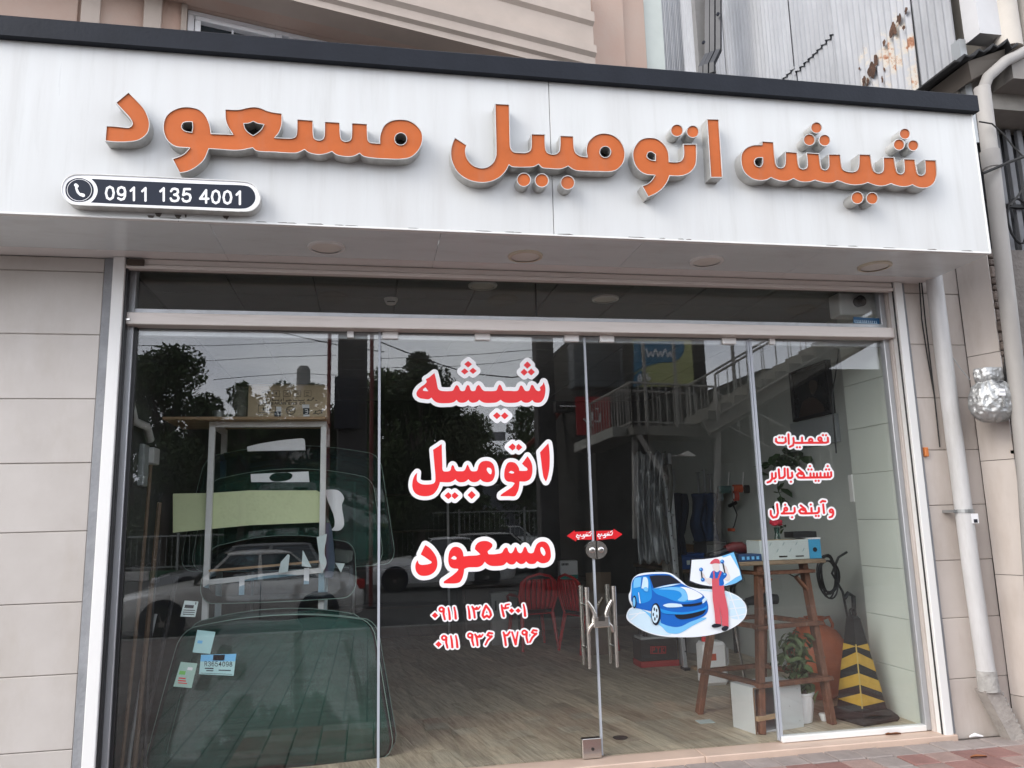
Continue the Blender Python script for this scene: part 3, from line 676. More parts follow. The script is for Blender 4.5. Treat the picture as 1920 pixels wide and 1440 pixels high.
def digit_loops(txt, x0, x1, yb, h, slope):
    """numerals as strokes, set along a rising or falling baseline in photo px"""
    G = {'0': [[(.5, 0), (.2, .12), (.08, .5), (.2, .88), (.5, 1), (.8, .88), (.92, .5), (.8, .12), (.5, 0)]], '1': [[(.25, .25), (.6, 0), (.6, 1)]],
     '9': [[(.9, .35), (.8, .08), (.5, 0), (.2, .08), (.1, .33), (.2, .56), (.5, .63), (.8, .55), (.9, .35), (.88, .7), (.75, .93), (.45, 1), (.15, .88)]],
     '3': [[(.12, .2), (.25, .04), (.5, 0), (.8, .08), (.85, .28), (.7, .44), (.45, .48)], [(.45, .48), (.8, .56), (.92, .75), (.8, .94), (.5, 1), (.2, .95), (.08, .78)]],
     '5': [[(.85, 0), (.25, 0), (.15, .48), (.5, .36), (.82, .45), (.92, .68), (.8, .92), (.5, 1), (.2, .95), (.08, .78)]],
     '4': [[(.7, 1), (.7, 0), (.05, .68), (.95, .68)]],
     '2': [[(.1, .25), (.2, .06), (.5, 0), (.8, .08), (.88, .28), (.75, .5), (.4, .75), (.1, 1), (.92, 1)]], '6': [[(.82, .15), (.5, 0), (.2, .12), (.08, .5), (.15, .88), (.5, 1), (.85, .88), (.9, .65), (.75, .45), (.45, .4), (.15, .55)]],
     '8': [[(.5, .46), (.2, .36), (.15, .15), (.5, 0), (.85, .15), (.8, .36), (.5, .46), (.12, .6), (.1, .85), (.5, 1), (.9, .85), (.88, .6), (.5, .46)]], 'R': [[(.15, 1), (.15, 0), (.6, 0), (.85, .12), (.85, .4), (.6, .5), (.15, .5)], [(.55, .5), (.9, 1)]]}
    w = (x1-x0)/len(txt); st = []
    for i, c in enumerate(txt):
        for pl in G.get(c, []):
            st.append(([(x0+w*(i+.1+.8*a), yb-h+h*b+slope*(i+.5)*w) for a, b in pl], h*.075, h*.075))
    return st
for i, (tx, a, c, y) in enumerate((('0911', 455, 872, 300), ('135', 930, 1252, 313), ('4001', 1305, 1722, 331))):
    for j, ch in enumerate(tx):
        w = (c-a)/len(tx); xx = 100+(a+w*j)/4.8
        st = digit_loops(ch, xx, xx+w/4.8, 310+(y+2+j*4)/4.8, 23.5, .03)
        obj('digit', flat(contour(field([], [(P, 2.15, 2.15) for P, _, _ in st], 4, .25), 0), Z(.003)), m_wvin, fc)

# grimy drip marks on the fascia below the phone box
for k in range(9):
    xx = 100+160+random.uniform(0, 1)*190; a = PY(xx, 392+random.uniform(0, 6)+.035*(xx-100), ys-.002); w = random.choice((.004, .006, .02)); h = random.uniform(.01, .035)
    obj('drip_stain', MB().add([(a.x-w, ys-.0018-.0001*k, a.z), (a.x+w, ys-.0018-.0001*k, a.z), (a.x+w*.4, ys-.0018-.0001*k, a.z-h), (a.x-w*.5, ys-.0018-.0001*k, a.z-h*.8)], [(0, 1, 2, 3)]), mat('grime', (.10, .09, .08), .9), sg)
for k in range(26):
    a = random.uniform(-2.0, 4.2); w = random.uniform(.01, .06)
    obj('edge_grime', MB().add([(a-w, ys-.0016, 3.4005), (a+w, ys-.0016, 3.4005), (a+w*.5, ys-.0016, 3.403+random.uniform(0, .004)), (a-w*.7, ys-.0016, 3.4035)], [(0, 1, 2, 3)]), MATS['grime'], sg)
# =============== lettering stuck on the glass ===============
GF = -.0062
m_ltblue = mat('pale_blue_print', (.60, .78, .90), .35); m_blue = mat('blue_print', (.012, .13, .52), .35)
m_blue2 = mat('mid_blue_print', (.02, .27, .72), .35); m_blue3 = mat('sky_blue_print', (.18, .52, .86), .35); m_bk = mat('black_print', (.012, .014, .025), .4); m_pink = mat('rose_print', (.62, .10, .13), .4)
def sticker(name, lab, polys, strokes, grow, group, redstroke=True, top=None, bot=None, st=.5, layers=None):
    Fi = field(polys, strokes, grow+3, st)
    o = obj(name, flat(contour(Fi, grow, .15), onY(GF-.0006)), bot or m_wvin, label=lab, cat='window lettering', group=group)
    inner = contour(Fi, 0, .12) if strokes else polys
    flat_parts('red_letter', inner, onY(GF-.0012), top or m_red, o)
    return o
KD, KE, KF = (760, 660, 4.8), (760, 980, 5.54), (1420, 780, 6.545)
GR = 'red and white window lettering'
D = lambda *a: dia(*a, *KD)
sticker('window_lettering', 'large red first word with white outline high on the left glass door', [
 parse("262,190! 240,207 215,228 185,245! 192,268 175,290 140,315 115,340 100,370 105,395 130,415 170,422 210,425 235,410! 250,430 275,450 310,460 360,461 410,458 440,448 462,430! 475,448 500,457 530,455 552,445 568,430! 580,447 605,457 635,452 650,445 665,430! 690,448 720,458 780,458 820,453 858,430! 880,447 910,457 970,458 1010,452 1043,435! 1060,450 1085,457 1115,452 1143,432! 1160,450 1190,457 1220,450 1245,420 1258,375 1260,320 1245,270! 1235,295 1210,318! 1215,345 1200,352 1180,345 1165,325 1150,300 1135,297 1125,320 1115,345 1095,352 1075,345 1055,310 1040,300 1030,312 1015,345 990,352 940,350 900,350 880,345 865,310 848,293 835,310 820,345 790,352 740,352 710,350 690,335 670,305 658,297 640,315 630,345 610,352 590,345 575,305 560,297 547,315 535,345 515,352 495,345 478,310 462,298 445,315 430,345 400,352 340,352 310,345 295,330 285,290 275,240", *KD),
 parse("182,318! 207,352! 180,352 158,345 165,330", *KD), D(565, 110, 35, 30), D(534, 175, 34, 28), D(609, 170, 34, 28), D(1098, 118, 34, 33), D(1069, 182, 33, 32), D(1133, 180, 33, 32), D(824, 573, 35, 32), D(894, 574, 35, 32)], [], 7.4, GR)
sticker('window_lettering', 'large red middle word with tall strokes and white outline on the left glass door', [
 parse("1287,822! 1260,850 1212,903! 1220,960 1235,1080 1245,1130 1265,1165! 1280,1130 1297,1040 1300,950 1295,870", *KD),
 parse("1100,937! 1080,965 1050,1005! 1075,1030 1095,1045 1098,1065 1060,1070 1025,1068! 1020,1040 990,1000 950,990 920,1000 900,1040 890,1090 895,1140 920,1165 960,1170 985,1180! 960,1215 910,1250 860,1285 857,1298! 930,1297 985,1297 1005,1270 1020,1230 1028,1165! 1080,1165 1120,1145 1140,1100 1143,1030 1130,985", *KD), parse("930,1085! 950,1070 975,1078! 980,1088 960,1093", *KD),
 parse("327,828! 300,848 250,880! 255,940 262,1020 270,1110 268,1165 250,1185 200,1193 150,1190 115,1172 103,1150 107,1085! 85,1110 68,1150 62,1200 70,1240 95,1275 140,1295 200,1297 250,1280 285,1240 305,1195 312,1170! 340,1172 400,1172 430,1160 453,1143! 465,1160 490,1172 530,1170 550,1160 568,1145! 590,1165 620,1172 650,1165 675,1145! 700,1165 745,1172 785,1155 805,1110 805,1060 790,1010 760,985 720,980 685,990 660,1020 650,1060 640,1072 600,1073 585,1062 570,1030 560,1015 550,1030 540,1055 525,1070 490,1073 460,1070 445,1050 435,1025 425,1017 415,1030 405,1065 380,1075 345,1073 335,1060 332,1000", *KD),
 parse("738,1040! 765,1045 778,1070 770,1100 750,1090 732,1060", *KD), D(965, 855, 38, 32), D(1020, 857, 34, 31), D(387, 1293, 35, 32), D(445, 1293, 35, 32), D(597, 1287, 37, 37)], [], 7.4, GR)
DE = lambda *a: dia(*a, *KE)
sticker('window_lettering', 'large red lowest word with white outline above the phone numbers on the glass door', [
 parse("208,232! 185,275 160,330! 200,355 250,390 275,410 260,425 200,437 160,437 140,425 128,390! 110,420 103,460 115,510 150,545 200,553 260,540 310,500 332,440 325,370 300,320 255,265", *KE),
 parse("780,330! 760,310 722,275! 730,240 760,205 810,190 860,195 900,220 903,245 880,275 855,300 865,328! 920,328 980,320 1005,310 1025,275 1045,258 1060,265 1070,295 1085,315 1105,315 1125,290 1140,255 1152,258 1165,295 1180,312 1200,315 1215,300 1230,265 1243,250 1258,265 1275,305 1300,318 1330,310 1345,270 1370,220 1410,197 1460,203 1495,245 1510,310 1510,360 1490,400 1450,420 1410,420 1370,400! 1345,425 1310,430 1280,425 1255,402! 1230,425 1200,430 1175,420 1155,402! 1130,430 1100,435 1070,425 1053,410! 1020,440 960,450 890,448 850,430 825,405! 800,440 760,460 700,463 650,465 612,480! 605,530 590,580 560,620 500,632 400,630! 400,612 430,590 500,540 550,490 545,478! 500,475 465,455 448,410 447,360 460,300 490,260 530,250 570,265 595,300 605,350! 680,343 740,340", *KE),
 parse("1420,252 1445,280 1455,320 1440,345 1415,320 1402,285 1405,258", *KE), parse("475,370! 505,345 530,360! 530,378 500,382", *KE)], [], 8.2, GR)
def zs(K, P, r0, r1=None): return ([(K[0]+x/K[2], K[1]+y/K[2]) for x, y in P], r0/K[2], (r1 if r1 is not None else r0)/K[2])
def ring(K, cx, cy, r, w): return zs(K, [(cx+r*cos(a*pi/6), cy+r*sin(a*pi/6)) for a in range(13)], w)
def nine(x, y): return [ring(KE, x, y, 22, 10), zs(KE, [(x+24, y-5), (x+22, y+50), (x+36, y+102)], 13, 10)]
def one(x, y, h=115): return [zs(KE, [(x, y), (x+10, y+h*.4), (x+16, y+h)], 9, 13)]
def three(x, y): return [zs(KE, [(x-8, y), (x+4, y+22), (x+26, y+24), (x+40, y+8)], 11), zs(KE, [(x+30, y+24), (x+55, y+22), (x+72, y)], 11, 8), zs(KE, [(x+2, y+14), (x+12, y+60), (x+18, y+112)], 12, 11)]
def six(x, y): return [zs(KE, [(x, y), (x-35, y-6), (x-50, y+18), (x-18, y+32), (x-4, y+30)], 11, 10), zs(KE, [(x-4, y+30), (x-45, y+70), (x-70, y+118)], 12, 10)]
s1 = nine(375, 902)+one(446, 885)+one(508, 880)+one(652, 870, 120)+three(703, 874)+[zs(KE, [(838, 862), (812, 920), (802, 962), (818, 986), (846, 966), (872, 984), (890, 958), (878, 915), (838, 862)], 12)]+[zs(KE, [(1000, 858), (1008, 910), (1022, 970)], 10, 13), zs(KE, [(1004, 880), (1030, 892), (1068, 884)], 10), zs(KE, [(1036, 888), (1042, 855), (1080, 846)], 10, 8)]+one(1228, 852, 115)
s2 = nine(402, 1197)+one(472, 1178)+one(524, 1176)+nine(672, 1172)+three(733, 1162)+six(902, 1150)+[zs(KE, [(1020, 1142), (1030, 1172), (1062, 1168), (1084, 1136)], 11), zs(KE, [(1026, 1160), (1036, 1210), (1044, 1272)], 12), zs(KE, [(1108, 1138), (1128, 1200), (1146, 1264)], 10, 12), zs(KE, [(1146, 1264), (1156, 1200), (1168, 1136)], 12, 9)]+nine(1236, 1142)+six(1364, 1122)
sticker('window_lettering', 'upper red telephone number below the large words on the left glass door', [DE(308, 963, 34, 32), DE(1104, 914, 28, 26), DE(1172, 914, 28, 26)], s1, 3.1, GR, st=.35)
sticker('window_lettering', 'lower red telephone number, bottom line on the left glass door', [DE(345, 1263, 34, 32)], s2, 3.1, GR, st=.35)
w_ = 13.5
T = lambda *P: zs(KF, P, w_)
dot = lambda x, y: zs(KF, [(x, y), (x+1, y)], 14)
l1 = [T((865, 265), (868, 318), (840, 328), (560, 330)), dot(805, 235), dot(842, 236), ring(KF, 768, 282, 20, w_), T((785, 300), (800, 325)), ring(KF, 655, 300, 20, w_), T((548, 265), (550, 330), (470, 330)), dot(486, 384), dot(522, 384), T((443, 270), (448, 325), (438, 360), (400, 378)), T((382, 225), (386, 340)), T((345, 268), (350, 315), (320, 332), (255, 330), (228, 310), (230, 280)), dot(270, 262), dot(308, 262)]
l2 = [T((905, 690), (908, 735), (890, 752), (530, 757)), T((866, 700), (867, 750)), T((826, 705), (827, 750)), dot(862, 615), dot(843, 656), dot(880, 656), T((775, 700), (776, 752)), dot(716, 795), dot(752, 795), T((732, 705), (733, 752)), T((692, 705), (693, 752)), T((652, 705), (653, 752)), dot(645, 615), dot(627, 656), dot(664, 656), T((505, 655), (560, 700), (575, 735), (560, 757), (505, 755), (486, 725), (512, 700), (545, 715)),
      T((425, 695), (430, 745), (410, 762), (378, 760), (372, 650)), dot(412, 806), T((335, 645), (337, 735), (315, 758), (280, 762)), T((262, 655), (272, 762)), T((225, 700), (227, 750), (205, 768), (182, 765)), dot(217, 802), T((180, 705), (182, 770), (160, 802), (125, 815))]
l3 = [ring(KF, 908, 1165, 19, w_), T((930, 1165), (932, 1205), (915, 1235), (888, 1243)), T((808, 1085), (818, 1190)), T((778, 1058), (800, 1042), (832, 1048)), T((755, 1128), (757, 1175), (735, 1192), (560, 1196)), dot(718, 1226), dot(752, 1226), T((664, 1130), (667, 1190)), dot(655, 1086), T((532, 1098), (585, 1140), (598, 1175), (580, 1196), (532, 1194), (514, 1165), (540, 1142), (572, 1158)), T((456, 1128), (460, 1175), (440, 1194), (300, 1196)), dot(426, 1242), ring(KF, 350, 1142, 18, w_), T((335, 1155), (318, 1192)), dot(340, 1090), T((242, 1082), (254, 1190), (235, 1238), (195, 1248), (166, 1215), (164, 1165))]
GS = 'small red lettering on the right window pane'
for s_, lb in ((l1, 'short top line of small red lettering with white outline on the right pane'), (l2, 'widest middle line of small red lettering on the right pane'), (l3, 'lowest line of small red lettering on the right pane')):
    sticker('window_lettering', lb, [], s_, 3.3, GS, st=.3)
# arrows by the lock
KH = (1000, 980, 3.13)
def arrow(lab, pts, sts):
    o = obj('arrow_sticker', flat([parse(pts, *KH)], onY(GF-.0006)), mat('arrow_red', (.66, .012, .02), .4), label=lab, cat='sticker', group='door arrow stickers')
    flat_parts('white_letter', contour(field([], [zs(KH, P, 2.6) for P in sts], 2, .2), 0), onY(GF-.0012), m_wvin, o)
kw = [[(0, 0), (-4, 14), (-22, 16), (-60, 18)], [(-2, -10), (-14, -2)], [(-32, 6), (-32, 16)], [(-26, 8), (-27, 16)], [(-20, 8), (-21, 16)], [(-26, -2), (-25, -2)], [(-40, 10), (-46, 8), (-48, 16), (-40, 18), (-42, 28), (-54, 30)], [(-64, 8), (-66, 16), (-74, 16), (-82, 8), (-88, 20), (-80, 26), (-70, 24)], [(-78, 34), (-72, 34)]]
arrow('red arrow sticker pointing left beside the door lock', "197,78! 243,44! 244,54! 358,47! 360,100! 252,100! 251,110!", [[(340+x, 62+y) for x, y in P] for P in kw])
arrow('red arrow sticker pointing right beside the door lock', "523,68! 470,35! 471,45! 369,49! 371,104! 474,93! 476,100!", [[(465+x, 58+y) for x, y in P] for P in kw])
# picture of car and fitter
KG = (1150, 960, 5.143)
pic = thing('picture_sticker', 'round picture sticker of a blue car and a fitter carrying a windscreen', 'sticker', PY(1290, 1110, GF))
lay = [0]
def PL(name, m, *loops, parent=pic):
    lay[0] += 1; yy = GF-.0003-.00025*lay[0]
    return obj(name, flat([parse(l, *KG) if isinstance(l, str) else l for l in loops], onY(yy)), m, parent)
m_wp = mat('white_print', (.80, .86, .92), .35)
PL('backdrop_print', m_wp, "125,1000 150,940 185,915! 155,860 148,800 165,760 175,680 200,630 260,595 400,580 545,588 640,650 720,715 830,740! 950,745 1080,760 1200,810 1270,880 1288,960 1260,1030 1180,1100 1050,1160 850,1200 650,1208 450,1195 300,1150 180,1080 135,1040")
PL('floor_print', m_ltblue, "135,1000 160,945 240,920 420,1060 560,1180 450,1185 300,1140 190,1075")
PL('floor_print', m_ltblue, "830,755 960,752 1080,768 1195,818 1262,885 1276,960 1240,1030 1120,1010 1110,830 1000,780")
for s_ in ("150,985! 350,960! 352,968! 152,994!", "160,1040! 260,960! 270,962! 172,1046!", "1085,850! 1240,835! 1242,843! 1086,860!", "1110,930! 1270,915! 1271,923! 1112,940!", "1130,780! 1220,1040! 1210,1046! 1118,782!", "1110,1010! 1270,980! 1270,990! 1112,1020!"): PL('floor_line_print', m_wp, s_)
PL('car_glow_print', m_blue3, "200,905 300,960 400,1060 470,1110 520,1160 600,1175 660,1160 760,1100 900,1020 700,1040 500,1080 400,1000")
PL('car_body_print', m_blue, "180,680 210,630 270,612 350,600 420,596 540,602 600,640 660,690! 720,720 800,760 860,795 885,830 910,880 915,940 890,990 820,1030 740,1060 660,1100 600,1110 520,1095 460,1070! 440,1000 380,960! 260,935 215,925! 190,880 172,850 175,760")
PL('car_side_print', m_blue2, "182,700 215,640 330,625 360,700 370,820 340,860 250,880 195,830 178,780")
PL('car_hood_print', m_blue2, "370,740! 500,725 640,718! 720,730 820,780 862,815! 780,855 700,870 600,860 500,820 420,790")
PL('car_hood_glint', m_blue3, "440,745 560,725 660,735 705,780 715,840 680,862 620,850 660,810 640,770 560,750")
PL('car_hood_glint', m_wp, "640,722! 720,730 820,775 860,812 790,845 720,850! 715,800 690,750")
PL('windscreen_print', m_bk, "348,618! 420,610 540,612! 600,645 655,685! 560,695 470,712 388,735! 370,680")
PL('windscreen_glint', m_ltblue, "390,738! 470,716 560,698 657,690! 560,712 460,728")
PL('side_window_print', m_blue3, "208,640 250,630 270,632! 262,720! 195,735! 196,680")
PL('side_window_print', m_ltblue, "290,628! 318,630 335,665 335,750! 270,735! 275,680")
PL('pillar_print', m_blue, "270,632! 288,630! 270,735! 262,735!")
PL('door_line_print', m_wp, "240,775! 246,775! 262,880! 254,880!")
PL('grille_print', m_bk, "590,985! 700,985 800,960 885,925! 888,950 860,985 760,1020 660,1035 610,1020")
PL('grille_print', m_bk, "660,890! 760,885 855,868! 850,890 760,908 680,912!")
PL('headlight_print', m_ltblue, "480,900 530,882 600,882 655,890! 668,912! 600,918 520,918")
PL('headlight_print', m_ltblue, "855,850! 885,820! 900,840 880,870 862,880!")
PL('bumper_print', m_blue2, "450,930! 560,960 700,965 860,930 905,900! 905,925 860,950 700,985 560,985 470,970")
PL('tyre_print', m_bk, circ(408, 985, 1, *KG) if 0 else [(KG[0]+(410+46*cos(a*pi/14))/KG[2], KG[1]+(985+108*sin(a*pi/14))/KG[2]) for a in range(28)])
PL('rim_print', m_ltblue, [(KG[0]+(404+34*cos(a*pi/14))/KG[2], KG[1]+(982+88*sin(a*pi/14))/KG[2]) for a in range(28)])
for k in range(5):
    a = k*2*pi/5+.5; PL('rim_gap_print', m_bk, [(KG[0]+(404+19*cos(a)+7*cos(b*pi/5))/KG[2], KG[1]+(982+50*sin(a)+18*sin(b*pi/5))/KG[2]) for b in range(10)])
PL('tyre_print', m_bk, [(KG[0]+(203+20*cos(a*pi/14))/KG[2], KG[1]+(868+62*sin(a*pi/14))/KG[2]) for a in range(28)])
PL('rim_print', m_blue3, [(KG[0]+(200+13*cos(a*pi/14))/KG[2], KG[1]+(868+46*sin(a*pi/14))/KG[2]) for a in range(28)])
PL('mirror_print', m_blue3, "292,735 315,722 335,740 330,765 300,760")
PL('windscreen_sheet_print', m_bk, "742,450! 900,440 1040,415 1170,372! 1205,470 1235,570 1258,655! 1180,700 1080,725 940,728 820,705 722,672! 735,560")
PL('windscreen_sheet_print', m_wp, "756,462! 900,452 1040,428 1160,388! 1190,470 1222,570 1242,648! 1170,690 1070,712 940,714 820,692 738,662! 748,560")
PL('windscreen_sheet_print', m_blue3, "1040,428! 1160,388! 1190,470 1222,570 1242,648! 1170,690 1060,712! 1200,600 1150,480")
PL('windscreen_shine_print', m_wp, "1060,440! 1130,415! 1215,560! 1225,610! 1140,650! 1050,690! 1030,560!")
# fitter
PL('trousers_print', m_pink, "950,640! 1000,640 1060,700 1075,790 1095,880 1108,960 1112,1105! 1050,1098! 1040,1000 1020,900! 1035,1000 1040,1088! 985,1078! 975,960 960,850 955,760")
PL('shirt_print', m_blue, "950,575 985,560 1030,565 1070,590 1090,625! 1062,650! 1065,700 1030,712 1000,690 952,640! 925,632!")
PL('bib_print', m_pink, "952,645! 1000,640! 1018,640! 1020,716! 952,716!"); PL('strap_print', m_pink, "960,570! 974,565! 982,645! 964,645!"); PL('strap_print', m_pink, "1030,568! 1048,575! 1018,648! 1002,645!")
m_skin = mat('pale_skin_print', (.74, .68, .66), .4)
PL('arm_print', m_skin, "925,632! 950,640! 945,690 925,700 880,650 845,600 850,590 870,595 900,640"); PL('arm_print', m_skin, "1062,650! 1090,625! 1075,560 1065,520 1085,520 1110,580 1128,630 1115,662 1085,660")
PL('face_print', m_skin, "955,500! 1020,495! 1022,560 1000,580 975,565 958,540")
PL('cap_print', m_pink, "930,495! 950,470 985,450 1020,462 1028,498! 980,495 945,502")
for cx, cy in ((846, 555), (863, 652), (1050, 478), (1076, 604)): PL('suction_cup_print', m_blue, circ(cx, cy, 19, *KG, n=16)); PL('suction_glint_print', m_blue3, circ(cx-4, cy-5, 9, *KG, n=12))
PL('handle_print', m_bk, "842,570! 854,570! 862,640! 850,640!"); PL('handle_print', m_bk, "1050,495! 1064,495! 1082,590! 1070,590!")
PL('shoe_print', m_bk, "948,1095 980,1078 1040,1085 1040,1100 990,1115 955,1112"); PL('shoe_print', m_bk, "1045,1120 1075,1098 1110,1108 1105,1130 1075,1148 1048,1140")
# small camera sticker on the transom
o = obj('camera_notice', flat([[(1600, 594), (1649, 597), (1649, 609), (1600, 606)]], onY(GF)), mat('notice_blue', (.01, .10, .24), .4), label='small blue notice sticker in the corner of the transom under the camera box', cat='sticker')
o2 = obj('white_letters', flat(contour(field([], [([(1603+k*3.6, 600+.25*k/1.2), (1603+k*3.6+(1 if k % 3 else 0), 604+.2*k/1.2)], .55, .55) for k in range(12)]+[([(1603, 605), (1645, 607)], .4, .4)], 2, .25), 0), onY(GF-.0006)), m_ltblue, o)
# =============== inside the shop ===============
m_wsg = glass_mat('windscreen_glass', (.30, .55, .46), gain=.75, dust=.62, dcol=(.035, .115, .092))  # teal diffuse paints in light the stacked glass reflects and transmits, not dust
m_wsb = glass_mat('blue_band_windscreen', (.46, .70, .64), gain=.9, dust=.4, dcol=(.025, .075, .07), grad=(.02, .07, .22))  # darker teal diffuse again stands in for transmitted and reflected light
m_frit = mat('black_ceramic_band', (.004, .0045, .005), .3, spec=.25)
def windscreen(lab, W0, W1, H, loc, tilt, rz=0, m=None, bow=.10, frit=.055, rot=0, flip=False, rr=.13):
    """curved laminated screen: rounded trapezoid, W0 bottom width, W1 top width, height H, bowed"""
    t = thing('windscreen', lab, 'windscreen', loc, rz)
    t.rotation_euler = (tilt, rot, rz)
    N, K = 28, 18
    def pt(u, v, e=0.):   # u -1..1, v 0..1
        h = W0/2+(W1/2-W0/2)*v; z = v*H
        # rounded corners by squeezing
        cz = min(z, H-z); 
        if cz < rr: h -= rr*(1-math.sqrt(max(0, 1-((rr-cz)/rr)**2)))*.8
        x = u*(h-e); z2 = z+(.04*(1-u*u))*(1 if v > .5 else -.6)*abs(2*v-1)
        z2 = H/2+(z2-H/2)*(1-e*2/H)
        y = bow*(u*u)+.03*(2*v-1)**2
        return Vector((x, y, z2))
    vs_ = [sin((j/K-.5)*pi)*.5+.5 for j in range(K+1)]
    P = [[pt(-1+2*i/N, v) for i in range(N+1)] for v in vs_]
    sh = MB().grid(P); obj('glass_sheet', sh, m or m_wsg, t, smooth='all', local=True)
    # black band round the rim, proud of the sheet on both sides
    rim = [(-1+2*i/N, 0) for i in range(N)]+[(1, v) for v in vs_[:-1]]+[(1-2*i/N, 1) for i in range(N)]+[(-1, v) for v in vs_[::-1][:-1]]
    A_ = []; n = len(rim)
    for dy in (-.004, .004):
        for e in (0, frit): A_.append([pt(u, v, e)+Vector((0, dy, 0)) for u, v in rim])
    b = MB().add(A_[0]+A_[1]+A_[2]+A_[3], [(i, (i+1) % n, n+(i+1) % n, n+i) for i in range(n)]+[(2*n+i, 3*n+i, 3*n+(i+1) % n, 2*n+(i+1) % n) for i in range(n)]+[(i, 2*n+i, 2*n+(i+1) % n, (i+1) % n) for i in range(n)]+[(n+i, n+(i+1) % n, 3*n+(i+1) % n, 3*n+i) for i in range(n)])
    obj('ceramic_band', b, m_frit, t, smooth='all', local=True)
    obj('polished_edge', MB().tube([pt(u, v, -.002) for u, v in rim+rim[:1]], .0035, 6, cap=False), mat('glass_edge', (.22, .32, .28), .3), t, smooth='all', local=True)
    return t, pt
GW = 'windscreens standing behind the left window'
w1, pt1 = windscreen('large green tinted windscreen nearest the glass with paper labels, at the bottom left', 1.62, 1.30, .925, (-.62, .30, .09), R(-14), bow=.07, frit=.10)
for k, (xx, yy, ti) in enumerate(((-.56, .44, -15), (-.66, .56, -17))):
    windscreen(('green windscreen leaning directly behind the labelled one', 'third green windscreen back in the lower left group')[k], 1.56-.05*k, 1.24, .915+.04*k, (xx, yy, .09), R(ti), bow=.08, frit=.06)
w4, _ = windscreen('upper windscreen with dark blue shade band on the white rack', 1.70, 1.42, .95, (-.62, 1.22, 1.33), R(-10), m=m_wsb, bow=.10, frit=.05)
w5, _ = windscreen('pale green windscreen with black curved rim behind the white rack posts', 1.5, 1.3, .74, (-.62, 1.12, 1.33), R(-9), bow=.12, frit=.045)
w6, _ = windscreen('windscreen lying low across the white rack with a navy edge', 1.15, 1.10, .46, (-.66, .88, 1.12), R(-24), m=glass_mat('blue_band_low', (.45, .62, .70), gain=.9, grad=(.03, .09, .2)), bow=.05, frit=.05)
# paper labels on glass
def label(lab, px, y, m, strokes=(), rows=0, txt=None):
    P = [(a, b) for a, b in px]; o = obj('paper_label', solid([P], onY(y), (0, .002, 0)), m, label=lab, cat='label', group='paper labels on the windscreens')
    def bil(s, t): 
        x = (P[0][0]*(1-s)+P[1][0]*s)*(1-t)+(P[3][0]*(1-s)+P[2][0]*s)*t; yy = (P[0][1]*(1-s)+P[1][1]*s)*(1-t)+(P[3][1]*(1-s)+P[2][1]*s)*t; return (x, yy)
    for (s0, t0, s1, t1, mm) in strokes: obj('printed_block', flat([[bil(s0, t0), bil(s1, t0), bil(s1, t1), bil(s0, t1)]], onY(y-.0012)), mm, o)
    if txt:
        st = []; s0, s1, t0, t1, T_ = txt; a = bil(s0, t1); c = bil(s1, t1); h = (bil(s0, t1)[1]-bil(s0, t0)[1])
        st = digit_loops(T_, a[0], c[0], a[1], h, (c[1]-a[1])/max(1, c[0]-a[0]))
        st = [([(x, yy) for x, yy in Q], .55, .55) for Q, _, _ in st]
        obj('printed_code', flat(contour(field([], st, 2, .2), 0), onY(y-.0014)), m_bk, o)
    return o
m_pap = mat('paper', (.62, .72, .72), .7); m_papg = mat('green_paper', (.42, .62, .55), .7); m_papc = mat('aqua_paper', (.45, .70, .72), .7)
label('small white label with black print above the windscreen rim', [(346, 1126), (372, 1128), (366, 1157), (338, 1156)], .36, m_pap, [(.12, .25, .75, .45, m_bk)]+[(.1+.02*k, .56+.13*k, .9, .61+.13*k, m_bk) for k in range(3)]+[(.8, .04, .88, .2, m_bk)])
label('plain aqua paper label near the top of the green windscreen', [(370, 1181), (404, 1185), (394, 1226), (361, 1223)], .30, m_papc, [(.15, .45, .42, .58, m_blue3)])
label('blue topped label printed with a serial number on the green windscreen', [(377, 1228), (443, 1226), (438, 1267), (373, 1264)], .28, m_papc, [(0, 0, 1, .34, m_blue3), (.35, .02, .68, .30, m_blue), (.15, .66, .4, .72, m_bk), (.2, .78, .4, .83, m_bk), (.55, .74, .9, .79, m_bk), (.04, .93, .96, .95, m_bk)], txt=(.12, .94, .34, .58, 'R3654098'))
label('green tinted label with coloured bars at the left of the green windscreen', [(339, 1241), (370, 1244), (359, 1290), (325, 1287)], .29, m_papg, [(.1, .35, .45, .5, mat('lime_print', (.2, .6, .12), .5)), (.15, .62, .55, .67, m_red), (.15, .72, .6, .77, m_red), (.2, .82, .7, .86, m_red), (.5, .18, .8, .3, m_wvin)])
# white rack
rk = thing('windscreen_rack', 'white square tube rack holding windscreens behind the left pane', 'rack', (-.78, 1, .07))
for x in (-1.195, -.352): obj('post', MB().box((x-.022, .978, .07), (x+.022, 1.022, 2.41), bev=.003), m_white, rk)
obj('top_rail', MB().box((-1.217, .978, 2.41), (-.33, 1.022, 2.452), bev=.003), m_white, rk)
for x in (-1.195, -.352): obj('rear_post', MB().box((x-.022, 1.5, .07), (x+.022, 1.544, 2.41)), m_white, rk)
for x in (-1.195, -.352): obj('side_rail', MB().box((x-.02, 1.022, 2.41), (x+.02, 1.544, 2.45)), m_white, rk); obj('side_rail', MB().box((x-.02, 1.022, 1.27), (x+.02, 1.5, 1.31)), m_white, rk)
obj('cross_bar', MB().bar((-1.17, .965, 1.24), (-.34, .965, 1.30), .026, .04, bev=.003), m_white, rk)
obj('timber_bar', MB().bar((-1.17, .945, 1.325), (-.37, .945, 1.365), .02, .016), m_tan, rk)
for x in (-.93, -.46): obj('tape_strip', MB().box((x-.02, .94, 1.14+.06*(x > -.6)), (x+.018, .943, 1.27+.05*(x > -.6))), m_wvin, rk)
